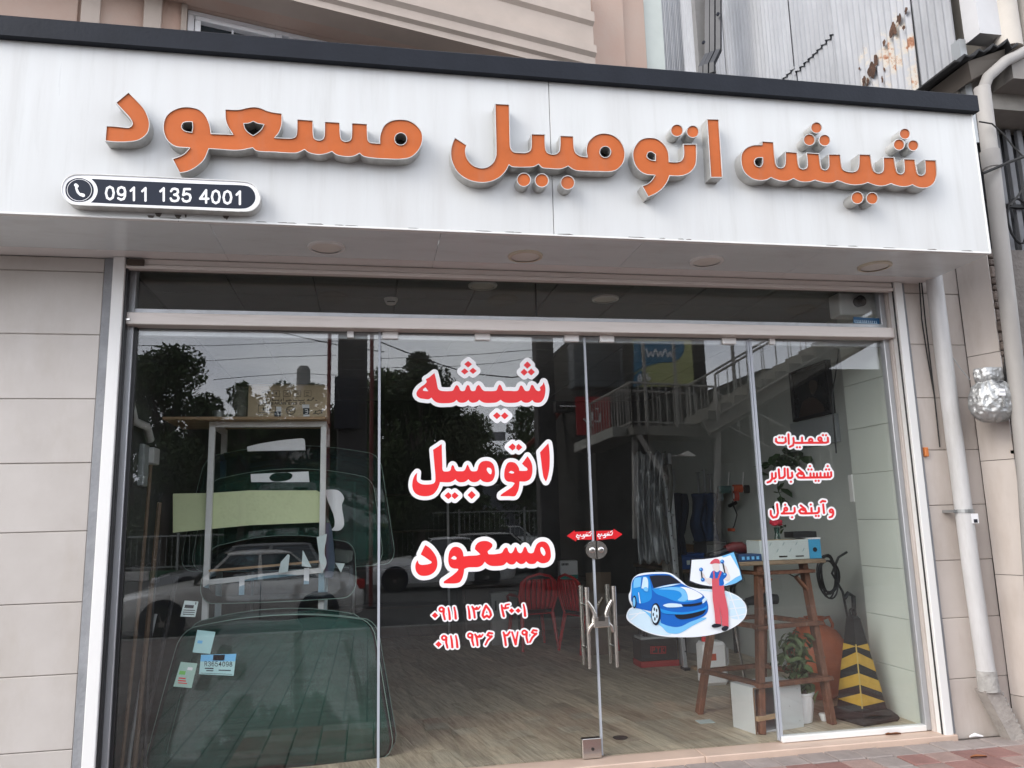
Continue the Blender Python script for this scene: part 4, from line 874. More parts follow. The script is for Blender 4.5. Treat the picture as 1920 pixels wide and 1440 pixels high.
o = obj('timber_board', MB().box((-1.53, .86, 2.454), (-.335, 1.5, 2.476), bev=.002), m_tan, label='thin raw timber board laid across the top of the white rack', cat='board')
cbm = mat('cardboard', (.62, .49, .33), .75, var=.12, vscale=3)
cb = thing('cardboard_box', 'brown cardboard box with printed symbols and lettering on the rack top', 'box', (-.62, 1.1, 2.478))
obj('box_body', MB().box((-.925, .92, 2.478), (-.325, 1.35, 2.73), bev=.003), cbm, cb)
obj('box_flap', MB().prism([(-.92, .922, 2.731), (-.33, .922, 2.731), (-.34, 1.08, 2.765), (-.91, 1.08, 2.765)], (0, 0, .004)), cbm, cb)
def BX(u, v): return PY(u, v, .9185)
m_ink = mat('box_ink', (.035, .03, .028), .7); KX = (440, 700, 9.6)
ss = []
def S_(*P, w=3): ss.append(zs(KX, P, w))
for x0 in (492, 685, 877, 1065, 1252): S_((x0, 315), (x0+125, 315), (x0+125, 418), (x0, 418), (x0, 315), w=3)
S_((505, 352), (530, 335), (585, 335), (612, 352), w=8); S_((558, 340), (556, 400), (545, 405)); S_((748, 395), (748, 345), w=5); S_((735, 358), (748, 342), (762, 358), w=5)
S_((1280, 345), (1300, 352), (1340, 348), w=5); S_((1290, 395), (1330, 395), w=5); S_((900, 340), (980, 400)); S_((900, 400), (975, 345)); S_((1085, 335), (1170, 400)); S_((1090, 400), (1165, 345))
for P in ([(1425, 455), (1400, 465), (1385, 485), (1300, 485)], [(1400, 445), (1425, 440)], [(1318, 470), (1335, 470)], [(1255, 475), (1245, 488), (1150, 488), (1140, 478)], [(1120, 488), (1060, 488), (1050, 470)], [(1030, 488), (930, 488), (920, 500), (950, 510)], [(1005, 475), (1005, 488)], [(985, 475), (985, 488)], [(875, 440), (877, 490)], [(845, 472), (843, 490), (815, 502)], [(795, 475), (790, 487), (680, 487), (682, 445)], [(760, 476), (760, 487)], [(742, 476), (742, 487)], [(655, 472), (650, 492), (632, 500)], [(598, 442), (600, 490)], [(575, 475), (573, 495), (530, 498), (510, 480)], [(545, 465), (550, 465)], [(1480, 487), (1455, 487)]): S_(*P, w=6)
LT = {'A': [[(0, 1), (.5, 0), (1, 1)], [(.22, .62), (.78, .62)]], 'R': [[(.1, 1), (.1, 0), (.7, 0), (.85, .25), (.7, .5), (.1, .5)], [(.5, .5), (.95, 1)]], 'S': [[(.85, .12), (.5, 0), (.18, .12), (.2, .4), (.8, .6), (.82, .88), (.5, 1), (.12, .88)]], 'B': [[(.1, 0), (.1, 1), (.7, 1), (.88, .75), (.7, .5), (.1, .5)], [(.1, 0), (.65, 0), (.8, .25), (.65, .5)]], 'N': [[(.1, 1), (.1, 0), (.9, 1), (.9, 0)]], 'E': [[(.85, 0), (.1, 0), (.1, 1), (.88, 1)], [(.1, .5), (.7, .5)]], 'G': [[(.9, .2), (.55, 0), (.15, .2), (.1, .7), (.5, 1), (.9, .85), (.9, .55), (.6, .55)]], 'C': [[(.9, .2), (.55, 0), (.15, .2), (.1, .7), (.5, 1), (.9, .8)]], 'O': [[(.5, 0), (.12, .25), (.12, .75), (.5, 1), (.88, .75), (.88, .25), (.5, 0)]], 'F': [[(.85, 0), (.1, 0), (.1, 1)], [(.1, .5), (.7, .5)]], 'I': [[(.5, 0), (.5, 1)]], 'P': [[(.1, 1), (.1, 0), (.75, 0), (.85, .25), (.75, .5), (.1, .5)]], 'T': [[(.05, 0), (.95, 0)], [(.5, 0), (.5, 1)]], 'K': [[(.1, 0), (.1, 1)], [(.85, 0), (.1, .55), (.9, 1)]], 'W': [[(0, 0), (.25, 1), (.5, .3), (.75, 1), (1, 0)]], 'V': [[(0, 0), (.5, 1), (1, 0)]]}
x = 438
for ch in 'ARASBARAN ENG CO':
    if ch != ' ':
        for pl in LT[ch]: S_(*[(x+44*a, 516+46*b) for a, b in pl], w=4.5)
        x += 55
    else: x += 34
S_((425, 580), (735, 590), (735, 708), (425, 702), (425, 580), w=3.5)
for i, ch in enumerate('RI'): 
    for pl in LT[ch]: S_(*[(508+i*30+26*a, 622+46*b) for a, b in pl], w=6)
for pl in LT['R']: S_(*[(618+34*a, 622+46*b) for a, b in pl], w=6)
S_((592, 612), (585, 640), (592, 680), w=6)
ss.append(zs(KX, [(1008+84*cos(a*pi/12), 668+76*sin(a*pi/12)) for a in range(25)], 4)); ss.append(zs(KX, [(1008+70*cos(a*pi/12), 668+62*sin(a*pi/12)) for a in range(25)], 3)); S_((935, 650), (1085, 650)); S_((935, 690), (1085, 690)); S_((975, 670), (1040, 670), w=6)
S_((425, 745), (570, 745), w=4); S_((1410, 735), (1460, 700), (1450, 680), (1500, 680), (1530, 655), (1540, 680), (1600, 655), (1560, 700), (1580, 715), (1530, 715), (1500, 740), (1480, 715), (1440, 730), w=6)
obj('box_print', flat(contour(field([], ss, 2, .22), 0, .06), BX), m_ink, cb)
for x0, y0, x1, y1, m in ((748, 600, 840, 700, m_wvin), (715, 685, 832, 795, m_bk), (1215, 560, 1345, 630, m_wvin), (1232, 625, 1345, 740, m_bk), (1235, 742, 1350, 800, m_wvin)):
    obj('box_sticker', flat([[(440+a/9.6, 700+b/9.6) for a, b in ((x0, y0), (x1, y0), (x1, y1), (x0, y1))]], lambda u, v: PY(u, v, .9175 if m is m_wvin else .9165)), m, cb)
for dx, dy in ((0, 0), (0, -14)):
    pass
obj('box_sticker_mark', flat(contour(field([], [zs(KX, P, 5) for P in ([(765, 710), (785, 712), (785, 775)], [(765, 740), (800, 740)], [(1270, 650), (1310, 650), (1310, 725), (1270, 725)], [(1275, 688), (1310, 688)])], 2, .2), 0), lambda u, v: PY(u, v, .916)), m_wvin, cb)
tk = thing('plastic_container', 'cloudy clear plastic container standing beside the cardboard box', 'container', (-.99, 1.05, 2.478))
obj('container_body', MB().lathe([(.07, 0), (.078, .01), (.09, .24), (.092, .25), (.084, .25), (.072, .02), (.001, .012)], n=20), glass_mat('cloudy_plastic', (.75, .74, .68), rough=.3, dust=.30), tk, smooth=True, local=True)
obj('container_contents', MB().lathe([(.03, .014), (.035, .10), (.02, .11)], n=14), m_wvin, tk, smooth=True, local=True)
o = obj('small_tin', MB().lathe([(.05, 0), (.052, .06), (.05, .066), (.001, .066)], c=(-1.16, 1.05, 2.478), n=16), mat('tin_grey', (.25, .26, .25), .4, metal=.5), label='small dull tin on the board left of the clear container', cat='tin', smooth=True)
# white panels resting on the windscreens
def pxsolid(name, pts, K, y, th, m, lab=None, cat=None, parent=None, holes=(), **k):
    return obj(name, solid([parse(pts, *K)]+[parse(h, *K) for h in holes], onY(y), (0, th, 0)), m, parent, label=lab, cat=cat, **k)
K1 = (220, 600, 3.6)
pxsolid('trim_panel', "876,855! 960,835 1100,812 1245,798! 1262,805 1270,878! 878,886!", K1, 1.12, .02, m_wvin, 'tapered white plastic trim panel on top of the upper windscreen', 'trim panel')
pxsolid('mirror_bracket_card', "900,1040! 1290,1022! 1297,1094! 903,1094!", K1, 1.04, .006, m_wvin, 'white strip with an oval cut out lying on the black windscreen rim', 'card', holes=["1025,1065 1050,1038 1100,1030 1155,1030 1182,1045 1170,1072 1120,1088 1050,1088"])
pxsolid('packing_sheet', "375,1172! 620,1168! 900,1150! 1345,1150! 1400,1180! 1395,1365! 900,1385! 375,1435!", K1, 1.03, .008, mat('lime_sheet', (.78, .86, .52), .7, var=.12, vscale=3), 'yellow green packing sheet behind the pale windscreen', 'sheet')  # lime is the sheet's own colour, no emission
pxsolid('mirror_cover', "1400,1145! 1490,1150 1530,1200 1515,1250 1530,1380 1500,1420 1440,1420! 1465,1390 1460,1320 1420,1220", K1, 1.05, .03, m_wvin, 'curved white plastic cover at the right of the white rack', 'cover')
K2 = (220, 980, 3.13)
pxsolid('navy_side_moulding', "1225,0! 1250,10 1268,120 1275,240 1262,330! 1215,320! 1225,200 1222,80", K2, .92, .03, mat('navy_rubber', (.03, .05, .09), .5), 'navy curved rubber moulding standing at the right post of the rack', 'moulding')
pxsolid('masking_paper', "1170,85! 1230,65! 1225,105! 1215,170 1228,240 1200,300! 1185,200!", K2, .90, .003, m_pap, 'crumpled white masking paper stuck by the right rack post', 'paper')
pxsolid('masking_paper', "1000,185! 1012,190! 1000,290! 945,295! 960,230!", K2, .90, .002, m_pap, 'slim torn strip of white paper on the low windscreen, left one', 'paper')
pxsolid('masking_paper', "1088,160! 1140,262! 1082,255!", K2, .90, .002, m_pap, 'pointed white scrap of paper on the low windscreen, right one', 'paper')
pxsolid('paper_scrap', "1278,235! 1335,240! 1312,293!", K2, .95, .002, m_pap, 'triangular white paper scrap hanging right of the rack', 'paper')
pxsolid('film_scrap', "1270,155! 1385,165! 1380,215! 1350,235 1280,220!", K2, 1.0, .002, glass_mat('greenish_film', (.5, .7, .62), gain=3, dust=.25), 'folded greenish clear film right of the rack', 'film')
m_dkt = mat('aged_strip', (.13, .085, .055), .7, var=.3)
# trims leaning in the left corner
for k, (x, dx, m, c) in enumerate(((-1.50, .06, m_dkt, 'brown timber strip'), (-1.44, .03, m_dkt, 'second brown timber strip'), (-1.39, -.05, m_black, 'black rubber trim'), (-1.47, .12, m_black, 'curved black trim'), (-1.53, .02, m_alu, 'slim metal strip'))):
    P = [(x+dx*sin(t*1.4)+.02*k*t*t, .16+.07*k+.1*t, .07+2.0*t-.25*k*t) for t in [i/8 for i in range(9)]]
    obj('trim_strip', MB().tube(P, .012+.004*(k % 2), 6), m, label='long '+c+' leaning in the corner left of the windscreens', cat='trim strip', smooth=True)
# wall pipe and switch box in the left corner
t = thing('wall_pipe', 'bent white plastic pipe on the left side wall of the shop', 'pipe', (-1.57, .45, 2.4))
P = [PX(243, 640, -1.58), PX(245, 760, -1.58), PX(252, 790, -1.58), PX(275, 800, -1.57), PX(282, 825, -1.57)]
obj('pipe', MB().tube(P, .028, 10), m_pvc, t, smooth=True)
p = PX(284, 845, -1.58); obj('pipe_collar', MB().box((p.x-.035, p.y-.06, p.z-.10), (p.x+.035, p.y+.1, p.z+.02), bev=.006), m_pvc, t)
o = obj('switch_box', (lambda p: MB().box((-1.62, p.y-.06, p.z-.14), (-1.58, p.y+.08, p.z+.16), bev=.008))(PX(268, 875, -1.6)), mat('grey_switch', (.30, .32, .33), .5), label='small grey switch box on the left side wall below the bent pipe', cat='switch box')
# ---------- right side of the shop ----------
def hang(x, y, z): return (x, y, z)
pf = thing('framed_picture', 'dark framed portrait picture on the grey side wall at the right', 'picture', (4.19, 1.4, 2.78))
pp = [PX(u, v, 4.205) for u, v in ((1487, 697), (1559, 682), (1561, 776), (1493, 791))]
y0, y1 = min(p.y for p in pp), max(p.y for p in pp); z0, z1 = 2.53, 3.03; y0 += .02
obj('picture_board', MB().box((4.185, y0+.03, z0+.03), (4.2, y1-.03, z1-.03)), mat('dark_print', (.022, .026, .03), .25, var=.5, vscale=7), pf)
for a, c in (((4.165, y0, z0), (4.215, y0+.03, z1)), ((4.165, y1-.03, z0), (4.215, y1, z1)), ((4.165, y0+.03, z1-.03), (4.215, y1-.03, z1)), ((4.165, y0+.03, z0), (4.215, y1-.03, z0+.03))): obj('frame_rail', MB().box(a, c, bev=.003), m_black, pf)
K3 = (1400, 620, 3.692)
fig = lambda s: solid([parse(s, *K3)], lambda u, v: (lambda p: Vector((4.183, p.y, p.z)))(PX(u, v, 4.183)), (.001, 0, 0))
obj('figure_print', fig("360,600! 385,500 430,460! 480,470 530,520 545,598!"), mat('print_brown', (.07, .045, .035), .3), pf)
o = obj('face_print', fig("430,370 440,345 465,340 485,355 488,390 475,425 455,440 438,415"), mat('print_skin', (.10, .08, .07), .3), pf)
obj('hair_print', fig("412,350 430,320 465,312 492,330 495,365! 465,345 435,352 425,385!"), m_bk, pf)
o = obj('notice_board', (lambda: MB().box((4.175, 1.06, 2.262), (4.215, 1.84, 2.52), bev=.003))(), mat('blank_board', (.36, .39, .41), .5), label='blank pale grey board fixed under the dark framed picture', cat='board')
t = thing('wall_cable', 'thin black cable hanging along the tiled pilaster', 'cable', (4.03, .66, 2.9))
P = [PY(1573, 655, .7), PY(1567, 700, .7), PY(1561, 735, .7), PY(1563, 790, .7), PY(1568, 850, .7)]; obj('cable', MB().tube(P, .006, 6), m_black, t, smooth=True)
o = obj('switch_plate', (lambda p: MB().box((4.02, .665, p.z-.13), (4.05, .72, p.z+.1), bev=.004))(PX(1572, 915, 4.1)), m_white, label='white switch plate at the edge of the tiled pilaster', cat='switch')
# wall hooks with tape rolls
hk = thing('wall_hook', 'white double prong wall hook carrying rolls of tape and tools', 'hook', (4.2, 3.1, 2.1))
for u in (1367, 1394):
    p = PX(u, 885, 4.2); obj('prong', MB().tube([p, p+Vector((-.03, 0, -.18)), p+Vector((-.16, -.02, -.21))], .008, 6), m_white, hk, smooth=True)
def roll(lab, u, v, X, r, h, m, core):
    p = PX(u, v, X); t = thing('tape_roll', lab, 'tape roll', p, group='tape rolls on the wall hook')
    M = Matrix.Rotation(R(90), 4, 'Y') @ Matrix.Rotation(R(12), 4, 'X')
    obj('tape', MB().lathe([(r*.6, -h/2), (r, -h/2), (r, h/2), (r*.6, h/2)], n=24, M=M), m, t, smooth=True, local=True)
    obj('core', MB().lathe([(r*.5, -h/2-.002), (r*.6, -h/2-.002), (r*.6, h/2+.002), (r*.5, h/2+.002)], n=24, M=M), core, t, smooth=True, local=True)
m_tp = mat('teal_tape', (.06, .13, .13), .4); m_or = mat('orange_print', (.55, .10, .04), .5)
roll('grey ring shaped roll at the left end of the wall hook', 1350, 930, 4.08, .06, .06, mat('grey_tape', (.17, .22, .24), .35), m_black)
roll('dark teal roll on top of the wall hook', 1358, 918, 4.05, .045, .14, m_tp, m_black)
roll('orange banded roll in the middle of the wall hook', 1383, 916, 4.05, .045, .10, m_or, m_wvin)
roll('red and white roll hanging below the orange one', 1380, 930, 4.02, .055, .05, mat('brick_tape', (.40, .06, .04), .5), m_wvin)
roll('black roll at the right end of the wall hook', 1400, 917, 4.05, .045, .05, m_black, m_black)
t = thing('hanging_scraper', 'black tool hanging on a cord below the wall hook', 'tool', PX(1378, 955, 4.1))
P = [PX(u, v, 4.1) for u, v in ((1374, 940), (1376, 950), (1382, 965), (1377, 985), (1372, 995))]; obj('cord', MB().tube(P, .007, 6), m_black, t, smooth=True)
p = PX(1374, 948, 4.08); obj('grip', MB().tube([p+Vector((0, .08, 0)), p+Vector((0, -.08, .03))], .022, 8), m_black, t, smooth=True)
p = PX(1371, 993, 4.08); obj('tip', MB().box((p.x-.02, p.y-.06, p.z-.02), (p.x+.02, p.y+.06, p.z+.015), bev=.006), m_or, t)
# hanging plant
m_leaf = mat('pot_leaf', (.045, .10, .03), .5, var=.5, vscale=12); m_leaf2 = mat('variegated_leaf', (.16, .22, .10), .5, var=.5, vscale=20, col2=(.06, .09, .03))
def leafmesh(l=.08, w=.04):
    return MB().add([(0, 0, 0), (l*.3, w/2, .006), (l*.7, w*.42, .004), (l, 0, -.012), (l*.7, -w*.42, .004), (l*.3, -w/2, .006), (l*.5, 0, -.006)], [(0, 6, 1), (1, 6, 2), (2, 6, 3), (3, 6, 4), (4, 6, 5), (5, 6, 0)])
def leaves(root, mname, m, pts, l, w, droop=.4):
    me = None
    for q in pts:
        if me is None: o = obj('leaf', leafmesh(l, w), m, root, local=True, smooth='all'); me = o.data
        else: o = bpy.data.objects.new('leaf', me); COL.objects.link(o); o.parent = root
        o.location = Vector(q)-root.location; s = random.uniform(.7, 1.25); o.scale = (s, s, s)
        o.rotation_euler = (random.uniform(-.6, .6), random.uniform(-.2, droop+.5), random.uniform(0, 6.28))
hp = thing('trailing_plant', 'green trailing plant hanging on the grey wall under the blank board', 'plant', PX(1468, 868, 4.1))
P = [PX(u, v, 4.1) for u, v in ((1500, 848), (1480, 860), (1462, 890), (1458, 915), (1465, 935), (1462, 960))]; obj('stem', MB().tube(P, .006, 6), m_leaf, hp, smooth=True)
c0 = PX(1470, 862, 4.08)
leaves(hp, 'leaf', m_leaf, [c0+Vector((random.uniform(-.12, .05), random.gauss(0, .16), random.gauss(0, .07))) for _ in range(46)]+[PX(random.uniform(1450, 1478), v, 4.08)+Vector((0, random.uniform(-.03, .03), 0)) for v in (905, 915, 925, 930, 936, 945)]+[PX(1434, 875, 4.08)], .13, .085)
# red flower in vase
vz = thing('flower_vase', 'small glass vase with a red flower behind the white box', 'vase', PY(1458, 1012, .62))
obj('vase', MB().lathe([(.022, -.06), (.03, -.04), (.026, 0), (.018, .05), (.024, .10), (.020, .10), (.014, .05)], n=16), glass_mat('vase_glass', (.6, .75, .72), gain=2.5), vz, smooth=True, local=True)
p = PY(1455, 982, .62)
for k in range(9): obj('petal', MB().lathe([(.001, -.01), (.028, 0), (.02, .02), (.001, .022)], n=8, M=Matrix.Translation(p+Vector((.03*cos(k*.8)*(k > 0), .02*sin(k*.8)*(k > 0), .012*sin(k*2.1))))), mat('flower_red', (.55, .02, .05), .6), vz, smooth=True)
leaves(vz, 'leaf', m_leaf, [PY(1470, 985+3*k, .62) for k in range(3)], .06, .03)
# trestle stand
ts = thing('work_stand', 'tall worn brown wooden trestle stand behind the right door edge', 'stand', (3.05, .55, .07))
T4 = {'fl': (Vector((2.80, .22, .07)), Vector((2.96, .38, 1.25))), 'fr': (Vector((3.43, .33, .07)), Vector((3.36, .42, 1.25))), 'bl': (Vector((2.62, .90, .07)), Vector((2.84, .78, 1.25))), 'br': (Vector((3.22, 1.0, .07)), Vector((3.24, .82, 1.25)))}
for k, (a, c) in T4.items(): obj('leg', MB().bar(a, c, .072, .046, up=(1, 0, 0), bev=.005), m_wood, ts)
def at_(k, z): a, c = T4[k]; f_ = (z-a.z)/(c.z-a.z); return a+(c-a)*f_
for z in (.40, .80):
    for p, q in (('fl', 'fr'), ('fl', 'bl'), ('bl', 'br'), ('fr', 'br')):
        a, c = at_(p, z), at_(q, z); d = (c-a).normalized(); o_ = Vector((0, -.03, 0)) if p == 'fl' and q == 'fr' else Vector((0, 0, 0))
        obj('rung', MB().bar(a-d*.05+o_, c+d*.05+o_, .064, .030, up=(0, 0, 1), bev=.004), m_wood, ts)
obj('apron', MB().bar(at_('fl', 1.19)+Vector((-.04, -.03, 0)), at_('fr', 1.19)+Vector((.05, -.03, 0)), .09, .025, bev=.003), m_wood, ts)
obj('apron', MB().bar(at_('fl', 1.19), at_('bl', 1.19), .08, .025, bev=.003), m_wood, ts)
for s, k in ((1, 'fl'), (-1, 'fr')): a = at_(k, 1.03); obj('brace', MB().bar(a+Vector((0, -.012, 0)), a+Vector((s*.10, -.012, .12)), .045, .02, bev=.002), m_wood, ts)
obj('top_board', MB().box((2.76, .32, 1.25), (3.50, .90, 1.28), bev=.004), mat('stained_top', (.36, .26, .17), .7, var=.4, vscale=8, bump=.2), ts)
def gbox(name, lab, a, c, m, extra=()):
    t = thing(name, lab, 'box', ((a[0]+c[0])/2, (a[1]+c[1])/2, a[2])); obj('carton', MB().box(a, c, bev=.003), m, t)
    for n_, aa, cc, mm in extra: obj(n_, MB().box(aa, cc), mm, t)
    return t
wb = gbox('white_carton', 'long white carton with faint slanted print on the wooden stand', (2.985, .38, 1.281), (3.40, .60, 1.43), mat('white_card', (.60, .66, .65), .55, var=.08), [('tape', (3.0, .40, 1.4305), (3.38, .58, 1.4315), cbm)])
for k in range(7):
    x = 3.01+k*.055; obj('printed_dash', MB().prism([(x, .3785, 1.34+.05*(k % 2)), (x+.006, .3785, 1.34+.05*(k % 2)), (x+.022, .3785, 1.365+.05*(k % 2)), (x+.016, .3785, 1.365+.05*(k % 2))], (0, .001, 0)), mat('faint_ink', (.25, .34, .36), .6), wb)
obj('printed_word', MB().box((3.14, .3782, 1.30), (3.21, .379, 1.312)), m_ink, wb); obj('printed_word', MB().box((3.28, .3782, 1.30), (3.35, .379, 1.310)), m_ink, wb)
bb = gbox('blue_carton', 'small bright blue and white carton at the right end of the stand top', (3.402, .39, 1.281), (3.51, .56, 1.43), mat('blue_card', (.06, .36, .62), .5), [('white_cap', (3.400, .388, 1.431), (3.512, .562, 1.442), m_wvin)])
obj('lens_print', MB().lathe([(.001, 0), (.018, 0), (.018, .002)], n=14, M=Matrix.Translation((3.455, .3885, 1.35)) @ Matrix.Rotation(R(90), 4, 'X')), m_bk, bb)
t = thing('tool_tray', 'black open plastic tray on the blue and white carton', 'tray', (3.40, .5, 1.443))
for a, c in (((3.30, .42, 1.443), (3.50, .56, 1.450)), ((3.30, .42, 1.45), (3.50, .426, 1.49)), ((3.30, .554, 1.45), (3.50, .56, 1.49)), ((3.30, .426, 1.45), (3.306, .554, 1.49)), ((3.494, .426, 1.45), (3.50, .554, 1.49))): obj('tray_side', MB().box(a, c), m_black, t)
pk = gbox('blue_packet', 'dark blue packet with white print lying left on the stand', (2.79, .34, 1.281), (2.975, .50, 1.335), mat('navy_card', (.03, .07, .17), .45))
for i in range(4): obj('printed_mark', MB().box((2.81+.04*i, .3385, 1.295), (2.832+.04*i, .3395, 1.318)), m_blue3, pk)
t = thing('cordless_tool', 'maroon and black hand tool lying on a blue cloth at the stand', 'tool', (2.72, .75, 1.30))
obj('tool_body', MB().tube([(2.85, .70, 1.36), (2.92, .70, 1.375), (2.98, .70, 1.37), (3.03, .70, 1.35)], [.03, .045, .05, .035], 10), mat('maroon_plastic', (.14, .03, .03), .4), t, smooth=True)
obj('tool_handle', MB().tube([(2.86, .70, 1.35), (2.76, .68, 1.33), (2.68, .66, 1.31)], [.028, .022, .03], 8), m_black, t, smooth=True)
b = MB(); b.grid([[(2.72+.35*i/10, .52+.3*j/6, 1.295+.03*noise.noise((i*.8, j*.8, 0))) for i in range(11)] for j in range(7)])
o = obj('blue_cloth', b, mat('blue_rag', (.05, .12, .30), .9), label='crumpled blue cloth under the maroon hand tool', cat='cloth', smooth=True, mods=[('SOLIDIFY', {'thickness': .02})])
# white cabinet box on floor
wc = thing('cabinet_box', 'white open cabinet carcass with worn brown edges under the stand', 'cabinet', (2.8, .35, .07))
MW = Matrix.Translation((2.915, .26, .071)) @ Matrix.Rotation(R(14), 4, 'Z') @ Matrix.Scale(.80, 4); m_wm = mat('white_melamine', (.64, .66, .67), .4, var=.06); m_chip = mat('chipboard_edge', (.26, .17, .11), .8, var=.3)
for n_, a, c, m in (('side_panel', (-.20, -.0, 0), (-.185, .30, .40), m_wm), ('side_panel', (.34, 0, 0), (.355, .30, .40), m_wm), ('top_panel', (-.185, 0, .385), (.34, .30, .40), m_wm), ('base_panel', (-.185, 0, 0), (.34, .30, .015), m_wm), ('front_panel', (.05, -.016, -.0), (.355, -.001, .40), m_wm), ('back_panel', (-.2, .301, 0), (.355, .308, .40), m_wm)):
    obj(n_, MB().box(a, c, MW, bev=.0015), m, wc)
for a, c in (((-.20, -.003, .388), (.05, -.0005, .40)), ((-.203, -.003, 0), (-.186, -.0005, .387)), ((.05, -.0162, .4005), (.355, .0, .4025))): obj('worn_edge', MB().box(a, c, MW), m_chip, wc)
for x, z in ((.09, .06), (.31, .06), (.09, .34), (.31, .34), (.2, .2)): obj('screw_hole', MB().box((x-.003, -.0175, z-.003), (x+.003, -.0165, z+.003), MW), m_bk, wc)
o = obj('timber_block', MB().box((-.21, -.05, .12), (.03, -.02, .16), MW, bev=.002), m_tan, label='raw timber batten nailed across the front of the white cabinet', cat='batten')
# white fluted planter with croton
pl_ = PZ(1505, 1352, .07); px, py = 3.13, .42
fp = thing('flower_pot', 'white fluted flower pot with a leafy speckled plant', 'flower pot', (3.25, .46, .071))
prof = [(.075, 0), (.085, .005), (.088, .03), (.108, .15), (.112, .20), (.118, .205), (.118, .222), (.104, .222), (.100, .19)]
b = MB(); n = 48; vs = []
for r, z in prof: vs += [((r+(.003 if .02 < z < .2 else 0)*cos(12*2*pi*k/n))*cos(2*pi*k/n), (r+(.003 if .02 < z < .2 else 0)*cos(12*2*pi*k/n))*sin(2*pi*k/n), z) for k in range(n)]
vs = [Vector((a, c, z)) for a, c, z in vs]; b.add(vs, [(i*n+k, i*n+(k+1) % n, (i+1)*n+(k+1) % n, (i+1)*n+k) for i in range(len(prof)-1) for k in range(n)])
obj('pot', b, m_wvin, fp, smooth=True, local=True); obj('soil', MB().lathe([(.001, .185), (.102, .185)], n=24), m_mort, fp, local=True)
pt_ = thing('potted_plant', 'bushy dark speckled plant growing in the white fluted pot', 'plant', (3.25, .46, .257))
for k in range(6):
    a = k*1.05; obj('stem', MB().tube([(0, 0, 0), (.03*cos(a), .03*sin(a), .15), (.07*cos(a), .06*sin(a), .34)], [.006, .005, .003], 5), m_wood, pt_, local=True)
leaves(pt_, 'leaf', m_leaf2, [Vector((3.25, .46, .257))+Vector((random.gauss(0, .055), random.gauss(0, .055), random.uniform(.04, .47))) for _ in range(230)], .10, .042, .6)
# orange jar
jr = thing('clay_jar', 'large round orange terracotta jar behind the flower pot', 'jar', (3.83, 1.12, .071))
obj('jar_body', MB().lathe([(.10, 0), (.17, .05), (.24, .18), (.265, .32), (.24, .46), (.17, .56), (.09, .60), (.075, .64), (.09, .67), (.075, .67), (.06, .63)], n=40), mat('terracotta', (.62, .17, .07), .5, var=.35, vscale=5), jr, smooth=True, local=True)
for s in (-1, 1): obj('jar_handle', MB().tube([(s*.08, 0, .65), (s*.14, 0, .66), (s*.17, 0, .60), (s*.16, 0, .56)], .014, 8), MATS['terracotta'], jr, smooth=True, local=True)
# traffic cone
tcn_ = thing('traffic_cone', 'square black traffic bollard with yellow chevrons by the right window jamb', 'traffic cone', (3.735, .40, .072), R(13))
m_yel = mat('bollard_yellow', (.62, .38, .05), .5, var=.25, vscale=12); m_bkc = mat('bollard_black', (.02, .02, .021), .6, spec=.3, var=.3, vscale=10, bump=.1)
H = .76; hb, ht = .125, .034; zb = .075
def hw(z): return hb+(ht-hb)*(z-zb)/(H-zb)
b = MB(); b.box((-.19, -.19, 0), (.19, .19, .045), bev=.018); obj('base_plate', b, m_bkc, tcn_, local=True)
obj('base_step', MB().add([(x*a, y*a, z) for a, z in ((.17, .045), (.14, .078)) for x, y in ((-1, -1), (1, -1), (1, 1), (-1, 1))], [(0, 1, 5, 4), (1, 2, 6, 5), (2, 3, 7, 6), (3, 0, 4, 7), (4, 5, 6, 7)]), m_bkc, tcn_, local=True)
obj('cone_body', MB().add([(x*hw(z), y*hw(z), z) for z in (zb, H-.02) for x, y in ((-1, -1), (1, -1), (1, 1), (-1, 1))]+[(x*.025, y*.025, H) for x, y in ((-1, -1), (1, -1), (1, 1), (-1, 1))], [(a, (a+1) % 4, 4+(a+1) % 4, 4+a) for a in range(4)]+[(4+a, 4+(a+1) % 4, 8+(a+1) % 4, 8+a) for a in range(4)]+[(8, 9, 10, 11)]), m_bkc, tcn_, local=True)
for f_ in range(4):
    Rm = Matrix.Rotation(f_*pi/2, 4, 'Z'); sg_ = -1 if f_ % 2 else 1      # bands climb toward the ridge shared with the next face
    def fp_(s, z): w = hw(z); return Rm @ Vector((s*sg_*w, -w-.003, z))
    lo, hi = 1, -1
    for z in (.20, .35): obj('yellow_band', MB().prism([fp_(lo, z), fp_(hi, z+.075), fp_(hi, z+.155), fp_(lo, z+.085)], Rm @ Vector((0, .0025, 0))), m_yel, tcn_, local=True)
    obj('yellow_band', MB().prism([fp_(lo, .135), fp_(hi, .125), fp_(hi, .215)], Rm @ Vector((0, .0025, 0))), m_yel, tcn_, local=True)
    obj('yellow_band', MB().prism([fp_(lo, .50), fp_(lo, .555), fp_(hi, .545)], Rm @ Vector((0, .0025, 0))), m_yel, tcn_, local=True)
    if f_ % 2 == 0: obj('centre_seam', MB().tube([Rm @ Vector((-hw(z)-.001, -hw(z)-.001, z)) for z in (.11, .56)], .005, 6), mat('seam_gold', (.5, .36, .1), .4), tcn_, local=True)
obj('carry_loop', MB().tube([(.028*cos(a), 0, H+.022+.032*sin(a)) for a in [i*2*pi/14 for i in range(15)]], .010, 8), m_bkc, tcn_, smooth=True, local=True)
